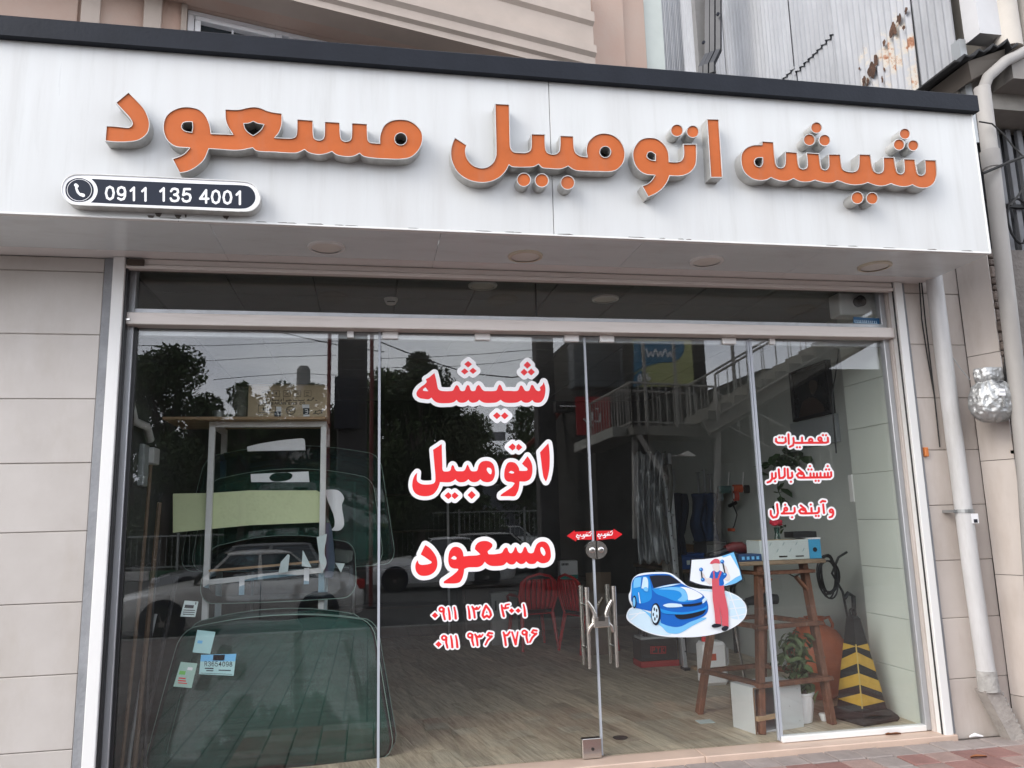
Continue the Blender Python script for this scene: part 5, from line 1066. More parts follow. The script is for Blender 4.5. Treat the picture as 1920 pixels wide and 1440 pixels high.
# coiled cables on the wall
cc = thing('cable_coil', 'coiled black cable hanging on the side wall right of the stand', 'cable', (3.98, .9, 1.1)); pts = []
c = PY(1553, 1080, .85)
for i in range(140): a = i*.28; pts.append(c+Vector(((.085+.02*sin(i*.13))*cos(a), .015*sin(i*.31), (.155+.03*sin(i*.09))*sin(a))))
obj('coil', MB().tube(pts, .0075, 6), m_black, cc, smooth=True)
P = [PY(u, v, .85) for u, v in ((1588, 1035), (1572, 1045), (1560, 1075), (1580, 1110), (1590, 1160), (1592, 1200))]; obj('loose_end', MB().tube(P, .010, 6), m_black, cc, smooth=True)
P = [PY(u, v, .8) for u, v in ((1478, 1075), (1490, 1082), (1510, 1070))]; obj('loose_end', MB().tube(P, .007, 6), m_black, cc, smooth=True)
hz_ = thing('rubber_hose', 'black rubber hose standing between cable coil and traffic bollard', 'hose', (3.9, .7, .07))
P = [PY(u, v, .7) for u, v in ((1583, 1122), (1590, 1112), (1600, 1118), (1602, 1170), (1598, 1240), (1600, 1300))]; obj('hose', MB().tube(P, .018, 8), m_black, hz_, smooth=True)
# small drill inside stand
t = thing('electric_tool', 'dark electric tool with coiled flex on the stand shelf', 'tool', (3.2, .75, .83)); obj('tool_body', MB().tube([(3.05, .8, .93), (3.2, .8, .95), (3.32, .8, .94)], [.03, .05, .04], 10), m_black, t, smooth=True)
obj('flex', MB().tube([(3.0+.06*cos(a*.6), .8, .90+.05*sin(a*.6)) for a in range(20)], .006, 5), m_black, t, smooth=True)
# ladder
ld = thing('aluminium_ladder', 'tall dusty aluminium ladder behind the right glass door', 'ladder', (3.3, 2.7, .07))
for x in (3.22, 3.31): obj('stile', MB().bar((x, 2.62+(x > 3.3)*.3, .07), (x-.02, 2.9, 2.32), .04, .06, bev=.003), m_alu, ld)
for k in range(8): obj('rung', MB().tube([(3.22, 2.64+.03*k, .3+.27*k), (3.31, 2.9, .3+.27*k)], .014, 8), m_alu, ld)
for k in range(16): obj('rivet', MB().box((3.213-.0013*k, 2.585+.017*k, .25+.13*k), (3.225-.0013*k, 2.59+.017*k, .262+.13*k)), m_black, ld)
for x in (3.22, 3.33): obj('foot', MB().box((x-.03, 2.56, .068), (x+.03, 2.68, .10), bev=.006), m_tan if x > 3.3 else m_black, ld)
pxs = lambda name, pts, y, th, m, lab, cat: obj(name, solid([[tuple(map(float, w.split(','))) for w in pts.split()]], onY(y), (0, th, 0)), m, label=lab, cat=cat)
pxs('paper_sheet', '1270,855 1290,845 1306,855 1254,853', 2.9, .1, m_wvin, 'white folded sheet lying on top of the ladder', 'paper')
# hanging grey plastic cover
hc = thing('plastic_cover', 'crumpled grey plastic dust cover hanging in long folds', 'cover', PY(1215, 960, 2.6))
b = MB(); G_ = []
for j in range(40):
    row = []
    for i in range(26):
        u = 1186+(62-10*sin(j*.08))*i/25+(j*.25); v = 848+j*5.3+4*sin(i*.9)
        yy = 2.6+.12*abs(noise.noise((i*.35, j*.05, 1)))+.06*noise.noise((i*.9+j*.1, j*.12, 5))+.04*sin(i*1.3+j*.05)
        row.append(PY(u, v, yy))
    G_.append(row)
b.grid(G_); obj('plastic_sheet', b, mat('grey_film', (.20, .215, .225), .22, var=.4, vscale=10, spec=.8), hc, smooth='all', mods=[('SOLIDIFY', {'thickness': .006})])
b = MB(); b.grid([[PY(1150+44*i/10, 650+23*j, 3.4+.05*noise.noise((i, j*.2, 3))) for i in range(11)] for j in range(20)])
# clothing / blue jackets
def cloth(lab, m, u0, u1, v0, v1, y, seed, cat='jacket'):
    b = MB(); b.grid([[PY(u0+(u1-u0)*i/14+3*sin(j*.5), v0+(v1-v0)*j/16, y+.08*noise.noise((i*.5+seed, j*.15, seed))+.05*sin(i*.9+seed)) for i in range(15)] for j in range(17)])
    return obj('hanging_jacket' if cat == 'jacket' else 'hanging_towel', b, m, label=lab, cat=cat, smooth='all', mods=[('SOLIDIFY', {'thickness': .03})])
cloth('dark blue jacket hanging right of the ladder', mat('navy_cloth', (.012, .03, .075), .9), 1300, 1342, 925, 1015, 3.2, 2)
cloth('navy overall hanging left of the ladder', mat('navy_cloth2', (.010, .018, .04), .9), 1250, 1285, 925, 1040, 3.3, 5)
cloth('black trousers hanging low behind the ladder', m_rub, 1255, 1275, 1040, 1200, 3.3, 8)
cloth('pale grey towel hanging between jackets', mat('grey_towel', (.30, .33, .34), .9), 1247, 1262, 880, 985, 3.1, 3, 'towel')
cloth('long dirty white cloth hanging beside the plastic cover', mat('dirty_cloth', (.22, .215, .20), .9, var=.4), 1240, 1254, 870, 1075, 2.9, 6, 'towel')
# battery box
bt = thing('car_battery', 'black and red boxed car battery on the floor behind the right door', 'battery', (3.02, 2.95, .072))
obj('carton', MB().box((2.83, 2.85, .072), (3.24, 3.1, .35), bev=.004), mat('battery_black', (.02, .018, .018), .35), bt)
obj('red_base', MB().box((2.82, 2.84, .073), (3.25, 3.09, .135), bev=.003), mat('battery_red', (.40, .02, .02), .4), bt)
obj('top_face', MB().box((2.84, 2.86, .351), (3.23, 3.09, .375), bev=.003), mat('battery_grey', (.35, .36, .36), .5), bt)
for x in (2.92, 3.14): obj('terminal', MB().lathe([(.018, 0), (.018, .045), (.001, .045)], c=(x, 2.93, .375), n=10), m_black, bt)
obj('carry_strap', MB().tube([(2.9, 2.97, .375), (2.97, 2.97, .42), (3.1, 2.97, .42), (3.17, 2.97, .375)], .007, 6), m_black, bt)
KQ = (1150, 960, 5.143)
sp = [zs(KQ, P, 4) for P in ([(360, 1300), (505, 1298), (505, 1362), (360, 1364), (360, 1300)],)]
x = 372
for ch in 'PTK':
    sp += [zs(KQ, [(x+32*a, 1310+44*c) for a, c in pl4], 4.5) for pl4 in LT[ch]]; x += 45
obj('printed_letters', flat(contour(field([], sp, 2, .25), 0), onY(2.835)), MATS['battery_red'], bt)
# yoghurt coloured jug and oil bottles on floor behind stand
jg = thing('oil_jug', 'white plastic oil jug with red mark behind the wooden stand', 'jug', (3.25, 1.85, .071))
obj('jug_body', MB().box((3.08, 1.8, .071), (3.32, 2.0, .46), bev=.03), m_wvin, jg); obj('jug_cap', MB().lathe([(.03, 0), (.03, .04), (.001, .04)], c=(3.14, 1.9, .46), n=12), m_red, jg)
obj('jug_mark', MB().box((3.12, 1.797, .30), (3.2, 1.7995, .36)), MATS['orange_print'], jg); obj('jug_handle', MB().tube([(3.30, 1.9, .42), (3.36, 1.9, .38), (3.36, 1.9, .25), (3.31, 1.9, .2)], .014, 8), m_wvin, jg, smooth=True)
t = thing('steel_rod', 'bright steel rod standing behind the wooden stand', 'rod', (3.3, 1.6, .07)); obj('rod', MB().tube([(3.44, 1.72, .075), (3.36, 1.80, .95)], .012, 8), m_chrome, t)
# chairs
m_chair = mat('red_plastic', (.55, .025, .032), .32)
def chair(lab, x, y, rz):
    t = thing('plastic_chair', lab, 'chair', (x, y, .071), rz, 'red plastic garden chairs')
    b = MB(); b.grid([[(-.21+.42*i/8, -.21+.42*j/8, .43-.015*math.cos(pi*(i-4)/8)*math.cos(pi*(j-4)/8)) for i in range(9)] for j in range(9)]); obj('seat', b, m_chair, t, smooth='all', local=True, mods=[('SOLIDIFY', {'thickness': .014})])
    def bk(s, h): w = .19+.05*min(1, h/.2)-.07*max(0, (h-.28)/.2)**2; return Vector((s*w, .21+.16*h+.03*(1-s*s), .43+h))
    for r_ in range(6):
        for c_ in range(7):
            if r_ in (0, 5) or 1: 
                pass
    b = MB(); F = []
    for c_ in range(7):
        s0 = -1+2*c_/7+.02; s1 = s0+2/7-.05
        b.grid([[bk(s0+(s1-s0)*i/2, .05+.36*j/8) for i in range(3)] for j in range(9)])
    o = obj('backrest', b, m_chair, t, smooth='all', local=True, mods=[('SOLIDIFY', {'thickness': .012})])
    obj('back_frame', MB().tube([bk(-1, .0), bk(-1.02, .2), bk(-1, .38), bk(-.75, .44), bk(0, .475), bk(.75, .44), bk(1, .38), bk(1.02, .2), bk(1, 0)], .016, 8), m_chair, t, smooth=True, local=True)
    for s in (-1, 1):
        obj('leg', MB().tube([(s*.20, -.20, .43), (s*.25, -.25, 0)], [.026, .018], 8), m_chair, t, smooth=True, local=True)
        obj('leg', MB().tube([(s*.20, .20, .43), (s*.23, .29, 0)], [.026, .018], 8), m_chair, t, smooth=True, local=True)
        obj('armrest', MB().tube([(s*.23, -.19, .43), (s*.255, -.19, .62), (s*.26, -.05, .645), (s*.255, .25, .64)], [.016, .018, .022, .016], 8), m_chair, t, smooth=True, local=True)
    return t
chair('red plastic chair facing away, seen through the left glass door', 2.02, 4.55, R(180+8))
chair('red plastic chair seen from the side behind the door handles', 2.62, 4.1, R(-70+180))
# desk and back furniture
dk = thing('office_desk', 'dark wooden desk near the back wall behind the red chairs', 'desk', (2.0, 5.3, .07))
m_desk = mat('dark_desk', (.06, .045, .04), .5); obj('desk_top', MB().box((1.2, 5.0, .78), (3.0, 5.6, .82), bev=.004), m_desk, dk); obj('front_panel', MB().box((1.25, 5.05, .2), (2.95, 5.08, .78)), m_desk, dk)
for x in (1.2, 2.96): obj('side_panel', MB().box((x, 5.0, .07), (x+.04, 5.6, .78)), m_desk, dk)
fr_ = thing('white_cabinet', 'white metal cabinet dimly visible at the back behind the chair', 'cabinet', (1.75, 5.4, .07)); obj('cabinet_body', MB().box((1.55, 4.85, .07), (1.9, 4.98, .72), bev=.01), mat('dull_white', (.38, .38, .37), .5), fr_)
obj('cabinet_handle', MB().box((1.60, 4.84, .5), (1.62, 4.85, .62)), m_black, fr_)
ct = thing('green_carton', 'white and green paper bag standing on the desk', 'bag', (2.5, 5.1, .82)); p = PY(1050, 1050, 5.1)
q = [PY(u, v, 5.1) for u, v in ((1050, 1052), (1083, 1050), (1085, 1083), (1052, 1087))]
obj('bag_body', MB().box((q[0].x, 5.1, q[3].z), (q[1].x, 5.25, q[0].z), bev=.01), m_wvin, ct); obj('green_print', MB().box((q[0].x+.005, 5.095, q[3].z+.01), (q[1].x-.005, 5.099, q[3].z+.06)), mat('teal_print', (.02, .30, .25), .5), ct)
for i in range(5): obj('printed_mark', MB().box((q[0].x+.02+.02*i, 5.094, q[0].z-.06), (q[0].x+.033+.02*i, 5.0985, q[0].z-.03)), m_bk, ct)
ps = thing('brown_partition', 'plain brown partition board by the chairs at the back', 'partition', (2.7, 3.9, .07)); obj('board', MB().box((2.52, 3.75, .07), (2.82, 3.78, 1.0)), mat('brown_board', (.12, .085, .06), .7), ps)
sh_ = thing('back_shelf', 'dark shelving loaded with boxes along the back wall', 'shelf', (-.5, 5.8, .07))
for z in (.5, 1.0, 1.5, 2.0): obj('shelf_board', MB().box((-1.5, 5.6, z), (1.1, 6.0, z+.03)), m_desk, sh_)
for x in (-1.5, -.2, 1.07): obj('upright', MB().box((x, 5.58, .07), (x+.03, 5.6, 2.2)), m_alu, sh_)
# camera box
cb2 = thing('security_camera', 'white box camera with black lens behind the right end of the transom', 'camera', PY(1605, 570, .12))
a_, c_ = PY(1572, 548, .10), PY(1655, 590, .10)
obj('housing', MB().box((a_.x, .10, c_.z-.01), (c_.x, .25, a_.z), bev=.01), m_white, cb2)
p = PY(1612, 565, .07); M = Matrix.Translation((p.x, .10, p.z)) @ Matrix.Rotation(R(90), 4, 'X')
obj('lens', MB().lathe([(.04, 0), (.045, .05), (.035, .055), (.02, .03), (.001, .03)], n=20, M=M), m_black, cb2, smooth=True)
o = obj('floor_drain', MB().lathe([(.05, 0), (.055, .004), (.03, .006), (.001, .004)], c=(*(PZ(1163, 1383, .075).xy), .0725), n=24), m_rub, label='round black drain cap set in the shop floor behind the doors', cat='drain', smooth=True)
o = obj('floor_paper', MB().box((2.50, .60, .072), (2.62, .70, .076)), m_pap, label='small pale tile scrap on the floor left of the white cabinet', cat='scrap')
for i, (u, v) in enumerate(((1545, 1352), (1556, 1350))): obj('crushed_cup', (lambda p: MB().lathe([(.02, 0), (.035, .05), (.03, .055)], c=(p.x, p.y, .072), n=10))(PZ(u, v, .07)), m_wvin, label=('crushed white cup beside the flower pot, left one', 'crushed white cup beside the stand leg, right one')[i], cat='cup', smooth=True)

# work bench with clutter along the grey wall
wb_ = thing('work_bench', 'dark steel work bench against the grey wall behind the ladder', 'bench', (3.8, 4.0, .07))
obj('bench_top', MB().box((3.50, 3.35, .98), (4.2, 4.9, 1.02), bev=.004), mat('bench_wood', (.16, .11, .07), .7, var=.4), wb_)
for x, y in ((3.53, 3.38), (3.53, 4.85), (4.16, 3.38), (4.16, 4.85)): obj('leg', MB().box((x-.02, y-.02, .07), (x+.02, y+.02, .98)), m_black, wb_)
obj('lower_shelf', MB().box((3.52, 3.37, .40), (4.18, 4.88, .42)), m_black, wb_)
clut = [('blue_crate', 'blue plastic crate on the dark work bench', (3.55, 3.40, 1.021), (3.85, 3.75, 1.20), (.02, .08, .30)), ('cardboard_carton', 'small brown carton at the back of the work bench', (3.6, 3.9, 1.021), (3.95, 4.25, 1.28), (.30, .20, .12)),
 ('red_toolbox', 'dark red toolbox under the work bench on its shelf', (3.56, 3.45, .421), (3.95, 3.8, .62), (.25, .02, .02)), ('white_bucket', 'white paint bucket on the floor under the work bench', (3.6, 3.5, .071), (3.85, 3.75, .33), (.5, .5, .48)),
 ('black_case', 'black tool case standing on the bench shelf', (3.6, 3.95, .421), (4.0, 4.3, .75), (.02, .02, .022)), ('grey_carton', 'grey carton beside the blue crate on the bench', (3.9, 3.42, 1.021), (4.15, 3.8, 1.33), (.24, .25, .26))]
for n_, lb, a, c, co in clut:
    t = thing(n_, lb, n_.split('_')[1], ((a[0]+c[0])/2, (a[1]+c[1])/2, a[2])); m = mat(n_+'_skin', co, .55, var=.2)
    if n_ == 'white_bucket':
        obj('bucket_body', MB().lathe([(.10, 0), (.125, .24), (.13, .25), (.12, .25)], c=(t.location.x, t.location.y, a[2]), n=20), m, t, smooth=True); obj('bucket_handle', MB().tube([t.location+Vector((.125*cos(q), -.02, .24+.10*sin(q))) for q in [i*pi/8 for i in range(9)]], .004, 5), m_black, t, smooth=True)
    else:
        obj('body', MB().box(a, (c[0], c[1], c[2]-.03), bev=.006), m, t); obj('lid', MB().box((a[0]-.006, a[1]-.006, c[2]-.029), (c[0]+.006, c[1]+.006, c[2]), bev=.006), m, t)
        obj('printed_label', MB().box(((a[0]+c[0])/2-.07, a[1]-.0085, a[2]+.05), ((a[0]+c[0])/2+.07, a[1]-.007, a[2]+.10)), m_pap, t)
for k, (u, v) in enumerate(((1310, 885), (1322, 880), (1333, 888))):
    p = PX(u, v, 4.2); t = thing('hanging_tool', ('long handled wrench hanging on the grey wall, left one', 'flat steel square hanging on the grey wall, middle one', 'short saw hanging on the grey wall, right one')[k], 'tool', p)
    obj('tool_shaft', MB().box((4.17, p.y-.012, p.z-.30), (4.19, p.y+.012, p.z), bev=.003), m_alu, t); obj('tool_grip', MB().box((4.165, p.y-.03, p.z-.42), (4.195, p.y+.03, p.z-.29), bev=.01), (m_or, m_black, m_tp)[k], t); obj('nail', MB().tube([(4.15, p.y, p.z-.01), (4.22, p.y, p.z-.01)], .005, 6), m_chrome, t)
# =============== right of the shop, outside ===============
pi_ = thing('drainpipe', 'white plastic drainpipe running down the tiled wall right of the shop', 'drainpipe', (4.3, -.22, 0))
obj('pipe', MB().tube([(4.30, -.22, 3.42), (4.305, -.22, 2.4), (4.315, -.22, 1.2), (4.335, -.22, .47)], .060, 20), m_pvc, pi_, smooth=True)
obj('broken_collar', MB().tube([(4.333, -.22, .50), (4.338, -.22, .36)], [.066, .070], 16), mat('chipped_pvc', (.45, .44, .42), .7, var=.4, vscale=18, bump=.5), pi_, smooth=True)
obj('cement_shoe', MB().prism([(4.27, -.16, .37), (4.40, -.16, .37), (4.56, -.16, .02), (4.44, -.16, .02)], (0, -.10, 0)), mat('shoe_cement', (.42, .39, .36), .85, var=.35, vscale=8, bump=.4), pi_)
b = MB()
for k in range(9): b.box((4.405+.017*k, -.265, .335-.037*k), (4.415+.017*k, -.255, .355-.037*k))
obj('chipped_edge', b, MATS['chipped_pvc'], pi_)
obj('pipe_clamp', MB().lathe([(.063, -.012), (.068, -.012), (.068, .012), (.063, .012)], c=(4.314, -.22, 1.62), n=20), mat('zinc', (.35, .36, .36), .4, metal=.7), pi_)
obj('clamp_tail', MB().box((4.22, -.23, 1.61), (4.26, -.11, 1.63)), MATS['zinc'], pi_)
obj('pipe_notice', MB().box((4.315, -.285, 1.53), (4.372, -.282, 1.60)), m_wvin, pi_); obj('notice_mark', MB().box((4.33, -.287, 1.535), (4.36, -.2855, 1.56)), m_bk, pi_)
obj('wall_clip', MB().box((4.115, -.14, 2.03), (4.145, -.10, 2.10), bev=.004), mat('orange_clip', (.60, .19, .05), .5), label='small orange plastic clip on the wall beside the right shutter guide', cat='clip')
for k, (dx, lab) in enumerate(((0, 'thin grey cable dropping beside the white drainpipe, nearer one'), (.02, 'second thin cable dropping beside the white drainpipe'))):
    t = thing('wall_wire', lab, 'cable', (4.22, -.15, 3.0)); obj('wire', MB().tube([(4.235+dx, -.14, 3.39), (4.225+dx*1.5, -.13, 3.1), (4.24+dx, -.125, 2.8), (4.26, -.125, 2.5), (4.25, -.13, 2.1)], .005, 6), m_rub, t, smooth=True)
# foil wrapped meter
fm = thing('wrapped_meter', 'silver foil wrapped gas meter hanging on the angled pier', 'meter', (4.5, -.42, 2.45))
b = MB(); P = []; cF = PY(1858, 742, -.42)
for j in range(57):
    row = []
    t_ = j/56; z = .205-.40*t_
    r = .155*max(.0, 1-abs((t_-.62)/.42)**2.6)**.5 if t_ > .3 else .105*max(.0, 1-abs((t_-.13)/.2)**3)**.45 if t_ < .27 else .105
    r = max(r, .085 if .22 < t_ < .36 else 0)
    if j in (0, 56): r = .015
    for i in range(73):
        a = 2*pi*i/72; n1 = noise.noise((cos(a)*2.2, sin(a)*2.2, z*4)); n2 = abs(noise.noise((cos(a)*5+3, sin(a)*5, z*16)))
        rr = r*(1+.12*n1-.20*n2*(1 if r > .02 else 0))+.008*sin(a*13+6*n1)*(abs(t_-.3) < .12)
        row.append(cF+Vector((rr*cos(a)*1.05, rr*sin(a)*.8, z+.012*n1)))
    P.append(row)
b.grid(P); obj('foil_wrap', b, mat('crinkled_foil', (.50, .51, .51), .36, metal=.65, var=.25, vscale=20, bump=.6, bscale=38), fm, smooth='all')
obj('tie_string', MB().tube([cF+Vector((.10*cos(a), .082*sin(a), .088+.008*sin(2*a)+.025*cos(a))) for a in [i*2*pi/24 for i in range(25)]], .004, 6), m_bk, fm, smooth=True)
obj('paper_tag', MB().box((cF.x-.05, cF.y-.135, cF.z-.02), (cF.x+.0, cF.y-.128, cF.z+.03)), m_wvin, fm); obj('tag_bar', MB().box((cF.x-.045, cF.y-.1365, cF.z+.004), (cF.x-.005, cF.y-.1355, cF.z+.008)), m_bk, fm); obj('tape_strip', MB().box((cF.x-.03, cF.y-.134, cF.z-.10), (cF.x-.01, cF.y-.128, cF.z-.02)), m_chrome, fm)
obj('tie_wire', MB().tube([PY(1783, 665, -.2), PY(1800, 690, -.28), PY(1820, 714, -.38)], .003, 5), MATS['zinc'], fm)
mp_ = thing('meter_pipe', 'grey square metal pipe below the foil wrapped meter', 'pipe', (4.65, -.4, 2.3))
p = PY(1903, 772, -.42); obj('fitting', MB().tube([p+Vector((-.05, 0, 0)), p+Vector((.03, 0, 0))], .022, 10), m_chrome, mp_, smooth=True)
obj('pipe', MB().tube([p, PY(1912, 850, -.42), PY(1925, 960, -.42), PY(1935, 1050, -.42), PY(1950, 1200, -.42)], .032, 12), MATS['zinc'], mp_, smooth=True)
obj('bracket', MB().box(tuple(PY(1895, 848, -.40)-Vector((0, 0, .01))), tuple(PY(1925, 848, -.46)+Vector((0, .06, .02)))), MATS['zinc'], mp_)
t = thing('wall_wire', 'thick black cable hanging down the rough masonry above the meter', 'cable', (4.68, -.4, 3)); obj('wire', MB().tube([PY(u, v, -.42) for u, v in ((1880, 560), (1884, 600), (1888, 640), (1884, 700), (1886, 740))], .013, 8), m_rub, t, smooth=True)
# rough masonry strip
rm = thing('masonry_edge', 'crumbling dark masonry edge between the tiled pier and the grey drainpipe', 'wall', (4.75, -.3, 0))
obj('wall_core', MB().box((4.70, -.32, 0), (5.6, .3, 3.62)), m_mort, rm); z = .02; m_st = mat('crumbled_stone', (.27, .22, .19), .95, var=.5, vscale=10, bump=1, bscale=35)
while z < 3.58:
    h = random.uniform(.045, .10)
    for x0 in (4.692, 4.79):
        w = random.uniform(.07, .095); d = random.uniform(0, .03)
        o = obj('stone', MB().box((x0, -.345-d, z), (x0+w, -.30, z+h-.008), bev=.009), m_st, rm); o.rotation_euler = (0, 0, 0)
    z += h
# neighbouring shop front: dark barred window, pipe, awning
nb = thing('neighbour_window', 'dark barred window of the next shop at the right edge', 'window', (5.4, .0, 3.4))
obj('dark_pane', MB().box((4.70, .1, 2.2), (7.5, .16, 5.0)), mat('smoked_pane', (.035, .036, .04), .25), nb)
m_slat = mat('dusty_slat', (.20, .205, .22), .6, var=.3)
for k in range(16): x = 4.76+.115*k; obj('slat', MB().box((x, -.02, 3.58 if x > 4.85 else 3.5), (x+.05, .02, 4.82), bev=.003), m_slat, nb)
for z in (3.62, 4.1): obj('bar_rail', MB().box((4.72, -.05, z), (7.4, -.025, z+.03)), m_bkc, nb)
for k in range(4):
    P = [(4.95+.35*k+.16*cos(a)*(1-.05*i), -.06, 3.95+.25*sin(a)*(1-.03*i)) for i, a in enumerate([q*.45 for q in range(14)])]; obj('scroll_wire', MB().tube(P, .010, 6), m_bkc, nb, smooth=True)
obj('window_lintel', MB().box((4.68, -.28, 4.84), (7.6, .3, 5.2)), mat('neighbour_render', (.36, .34, .31), .85, var=.3), nb)
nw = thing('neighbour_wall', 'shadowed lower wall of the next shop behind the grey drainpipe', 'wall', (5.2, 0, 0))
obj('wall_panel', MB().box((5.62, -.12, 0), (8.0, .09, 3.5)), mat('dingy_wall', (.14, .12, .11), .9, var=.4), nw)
gp_ = thing('drainpipe', 'tall grey beige drainpipe with an elbow at the far right', 'drainpipe', (4.69, -.52, 0))
m_gp = mat('aged_grey_pipe', (.42, .40, .38), .6, var=.3, vscale=3, aniso=(1, 1, .3))
P = [PY(1925, 95, -.50), PY(1885, 115, -.52), PY(1852, 145, -.53), PY(1841, 175, -.53)]
obj('elbow', MB().tube(P, .043, 14), m_gp, gp_, smooth=True)
P = [PY(1841, 165, -.53), PY(1858, 300, -.53), PY(1884, 520, -.53), PY(1905, 700, -.53), PY(1925, 900, -.53), PY(1945, 1200, -.53)]
obj('pipe', MB().tube(P, .058, 18), m_gp, gp_, smooth=True)
c = PY(1858, 300, -.53); obj('pipe_collar', MB().tube([c+Vector((0, 0, .07)), c-Vector((0, 0, .07))], .068, 18), m_gp, gp_, smooth=True)
for k, (pp_, lab) in enumerate((([(1836, 228), (1860, 232), (1880, 250), (1900, 275), (1925, 300)], 'thin wire looping from the sign corner across the grey drainpipe'), ([(1843, 325), (1860, 318), (1890, 305), (1925, 292)], 'thicker black cable crossing the grey drainpipe below its collar'), ([(1895, 385), (1905, 372), (1925, 345)], 'short cable stub at the right edge beside the barred window'))):
    t = thing('overhead_wire', lab, 'cable', PY(*pp_[0], -.62)); obj('wire', MB().tube([PY(u, v, -.62) for u, v in pp_], (.006, .012, .008)[k], 6), m_rub, t, smooth=True)
aw = thing('metal_awning', 'jagged dark edged corrugated awning above the grey pipe elbow', 'awning', (4.75, -.3, 5.2))
b = MB(); G_ = []
for i in range(14):
    u = 1790+i*9; vv = 112-3.3*i+5*sin(i*2.2)+(12 if i > 11 else 0)
    a = PY(u, vv, -.55+.00*i); G_.append([a, a+Vector((.02, .55, .02)), a+Vector((.05, 1.3, .03))])
b.grid(G_); obj('awning_sheet', b, m_bkc, aw, smooth=True, mods=[('SOLIDIFY', {'thickness': .02})])
obj('awning_board', MB().prism([PY(1815, 115, -.5), PY(1895, 88, -.5), PY(1900, 108, -.45), PY(1822, 150, -.45)], (0, .4, 0)), mat('dark_timber', (.16, .14, .12), .9), aw)  # plain dark brown board colour
up_ = thing('neighbour_facade', 'pale upper facade with two fat round columns at the top right corner', 'building', (5.2, -.3, 5))
m_uf = mat('pale_render', (.56, .52, .47), .85, var=.15)
obj('wall_panel', MB().box((4.79, -.46, 5.38), (5.03, -.30, 12)), mat('grey_white_render', (.58, .58, .59), .8, var=.1), up_)
obj('wall_panel', MB().box((5.01, -.30, 5.0), (9, .8, 12)), m_uf, up_)
for x in (5.08, 5.32): obj('round_column', MB().lathe([(.10, 0), (.10, 7)], c=(x, -.42, 5.28), n=18), m_uf, up_, smooth=True)
obj('column_stay', MB().tube([(4.95, -.55, 5.75), (5.1, -.6, 5.85), (5.4, -.6, 5.95)], .03, 8), m_gp, up_, smooth=True)
obj('eave_beam', MB().box((5.0, -.5, 4.98), (9, -.2, 5.15)), mat('stained_beam', (.30, .28, .26), .9, var=.3), up_)
# =============== corrugated side wall ===============
cw = thing('corrugated_wall', 'tall side wall of overlapping corrugated metal sheets with rust holes', 'wall', (4.8, 5, 4.4))
obj('wall_core', MB().box((4.86, .22, 3.64), (5.3, 14, 14)), m_black, cw)
m_cor = mat('galvanised_sheet', (.36, .37, .395), .55, metal=.1, var=.28, vscale=3, aniso=(1, 1.2, .5), col2=(.29, .30, .32), bump=.2)
def rust_sheet():
    m = mat('rusty_sheet', (.44, .45, .47), .55, metal=.1, var=.01)
    t = m.node_tree; bs = t.nodes['Principled BSDF']; N = t.nodes.new; K = t.links.new
    tcn = N('ShaderNodeTexCoord'); n = N('ShaderNodeTexNoise'); n.inputs['Scale'].default_value = 3.2; n.inputs['Detail'].default_value = 9; n.inputs['Roughness'].default_value = .7
    K(tcn.outputs['Object'], n.inputs['Vector']); r = N('ShaderNodeValToRGB'); el = r.color_ramp.elements
    el[0].position = .50; el[0].color = (.37, .38, .405, 1); el[1].position = .70; el[1].color = (.06, .018, .01, 1); e = el.new(.57); e.color = (.48, .44, .38, 1); e = el.new(.62); e.color = (.30, .12, .05, 1)
    K(n.outputs['Fac'], r.inputs[0]); K(r.outputs[0], bs.inputs['Base Color']); return m
m_rs = rust_sheet()
def sheet(y0, y1, z0, z1, x, m, pitch=.085, amp=.017):
    n = int((y1-y0)/pitch*8); P = []
    for zz in (z0, (z0+z1)/2, z1): P.append([(x+amp*sin(2*pi*(y0+(y1-y0)*i/n)/pitch)+.02*min(1,(zz-z0)/(z1-z0)), y0+(y1-y0)*i/n, zz+.006*sin(i*.7)*(zz == z0)) for i in range(n+1)])
    return obj('corrugated_sheet', MB().grid(P), m, cw, smooth='all')
ys_ = [-.25, .46, 1.25, 2.05, 2.85, 3.65, 4.5, 5.4, 6.4, 7.6, 9]
bz = [4.6, 5.2, 6.55, 6.62, 6.35, 7.3, 7.55, 8.0, 8.3, 8.4]
for k in range(10):
    y0, y1 = ys_[k], ys_[k+1]; z = bz[k]
    sheet(y0-.03, y1+.03, z, 12.5, 4.74-.012*(k % 2), m_cor)
    sheet(y0-.02, y1+.04, z-2.2, z+.25, 4.748-.012*(k % 2), m_rs if k in (0,) else m_cor)
sheet(.15, .95, 5.25, 6.3, 4.715, m_rs)
obj('edge_flashing', MB().box((4.70, -.34, 4.5), (4.76, -.25, 5.4)), MATS['zinc'], cw)
random.seed(3)
for cy_, cz_, s in ((.86, 5.74, .05), (.80, 5.70, .035), (.72, 5.77, .08), (.66, 5.84, .05), (.38, 5.97, .07), (.30, 6.02, .05), (.20, 6.03, .03), (.60, 5.60, .03), (.52, 5.93, .03), (.25, 5.90, .025), (.56, 5.68, .02), (.9, 5.9, .02)):
    rp = MB(); n = 26; rad = [s*(.75+.6*noise.noise((cos(2*pi*i/n)*1.1+cy_*9, sin(2*pi*i/n)*1.1, cz_*5))+.12*random.random()) for i in range(n)]
    V = [(4.716-.013-.004, cy_, cz_)]+[(4.716-.0155+.014*sin(2*pi*(cy_+rad[i]*cos(2*pi*i/n))/.085)*0-.0, cy_+rad[i]*.8*cos(2*pi*i/n), cz_+rad[i]*1.2*sin(2*pi*i/n)) for i in range(n)]
    rp.add(V, [(0, 1+i, 1+(i+1) % n) for i in range(n)]); obj('rust_hole', rp, mat('rust_flake', (.15, .075, .045), .95, var=.75, vscale=22, bump=.8), cw)
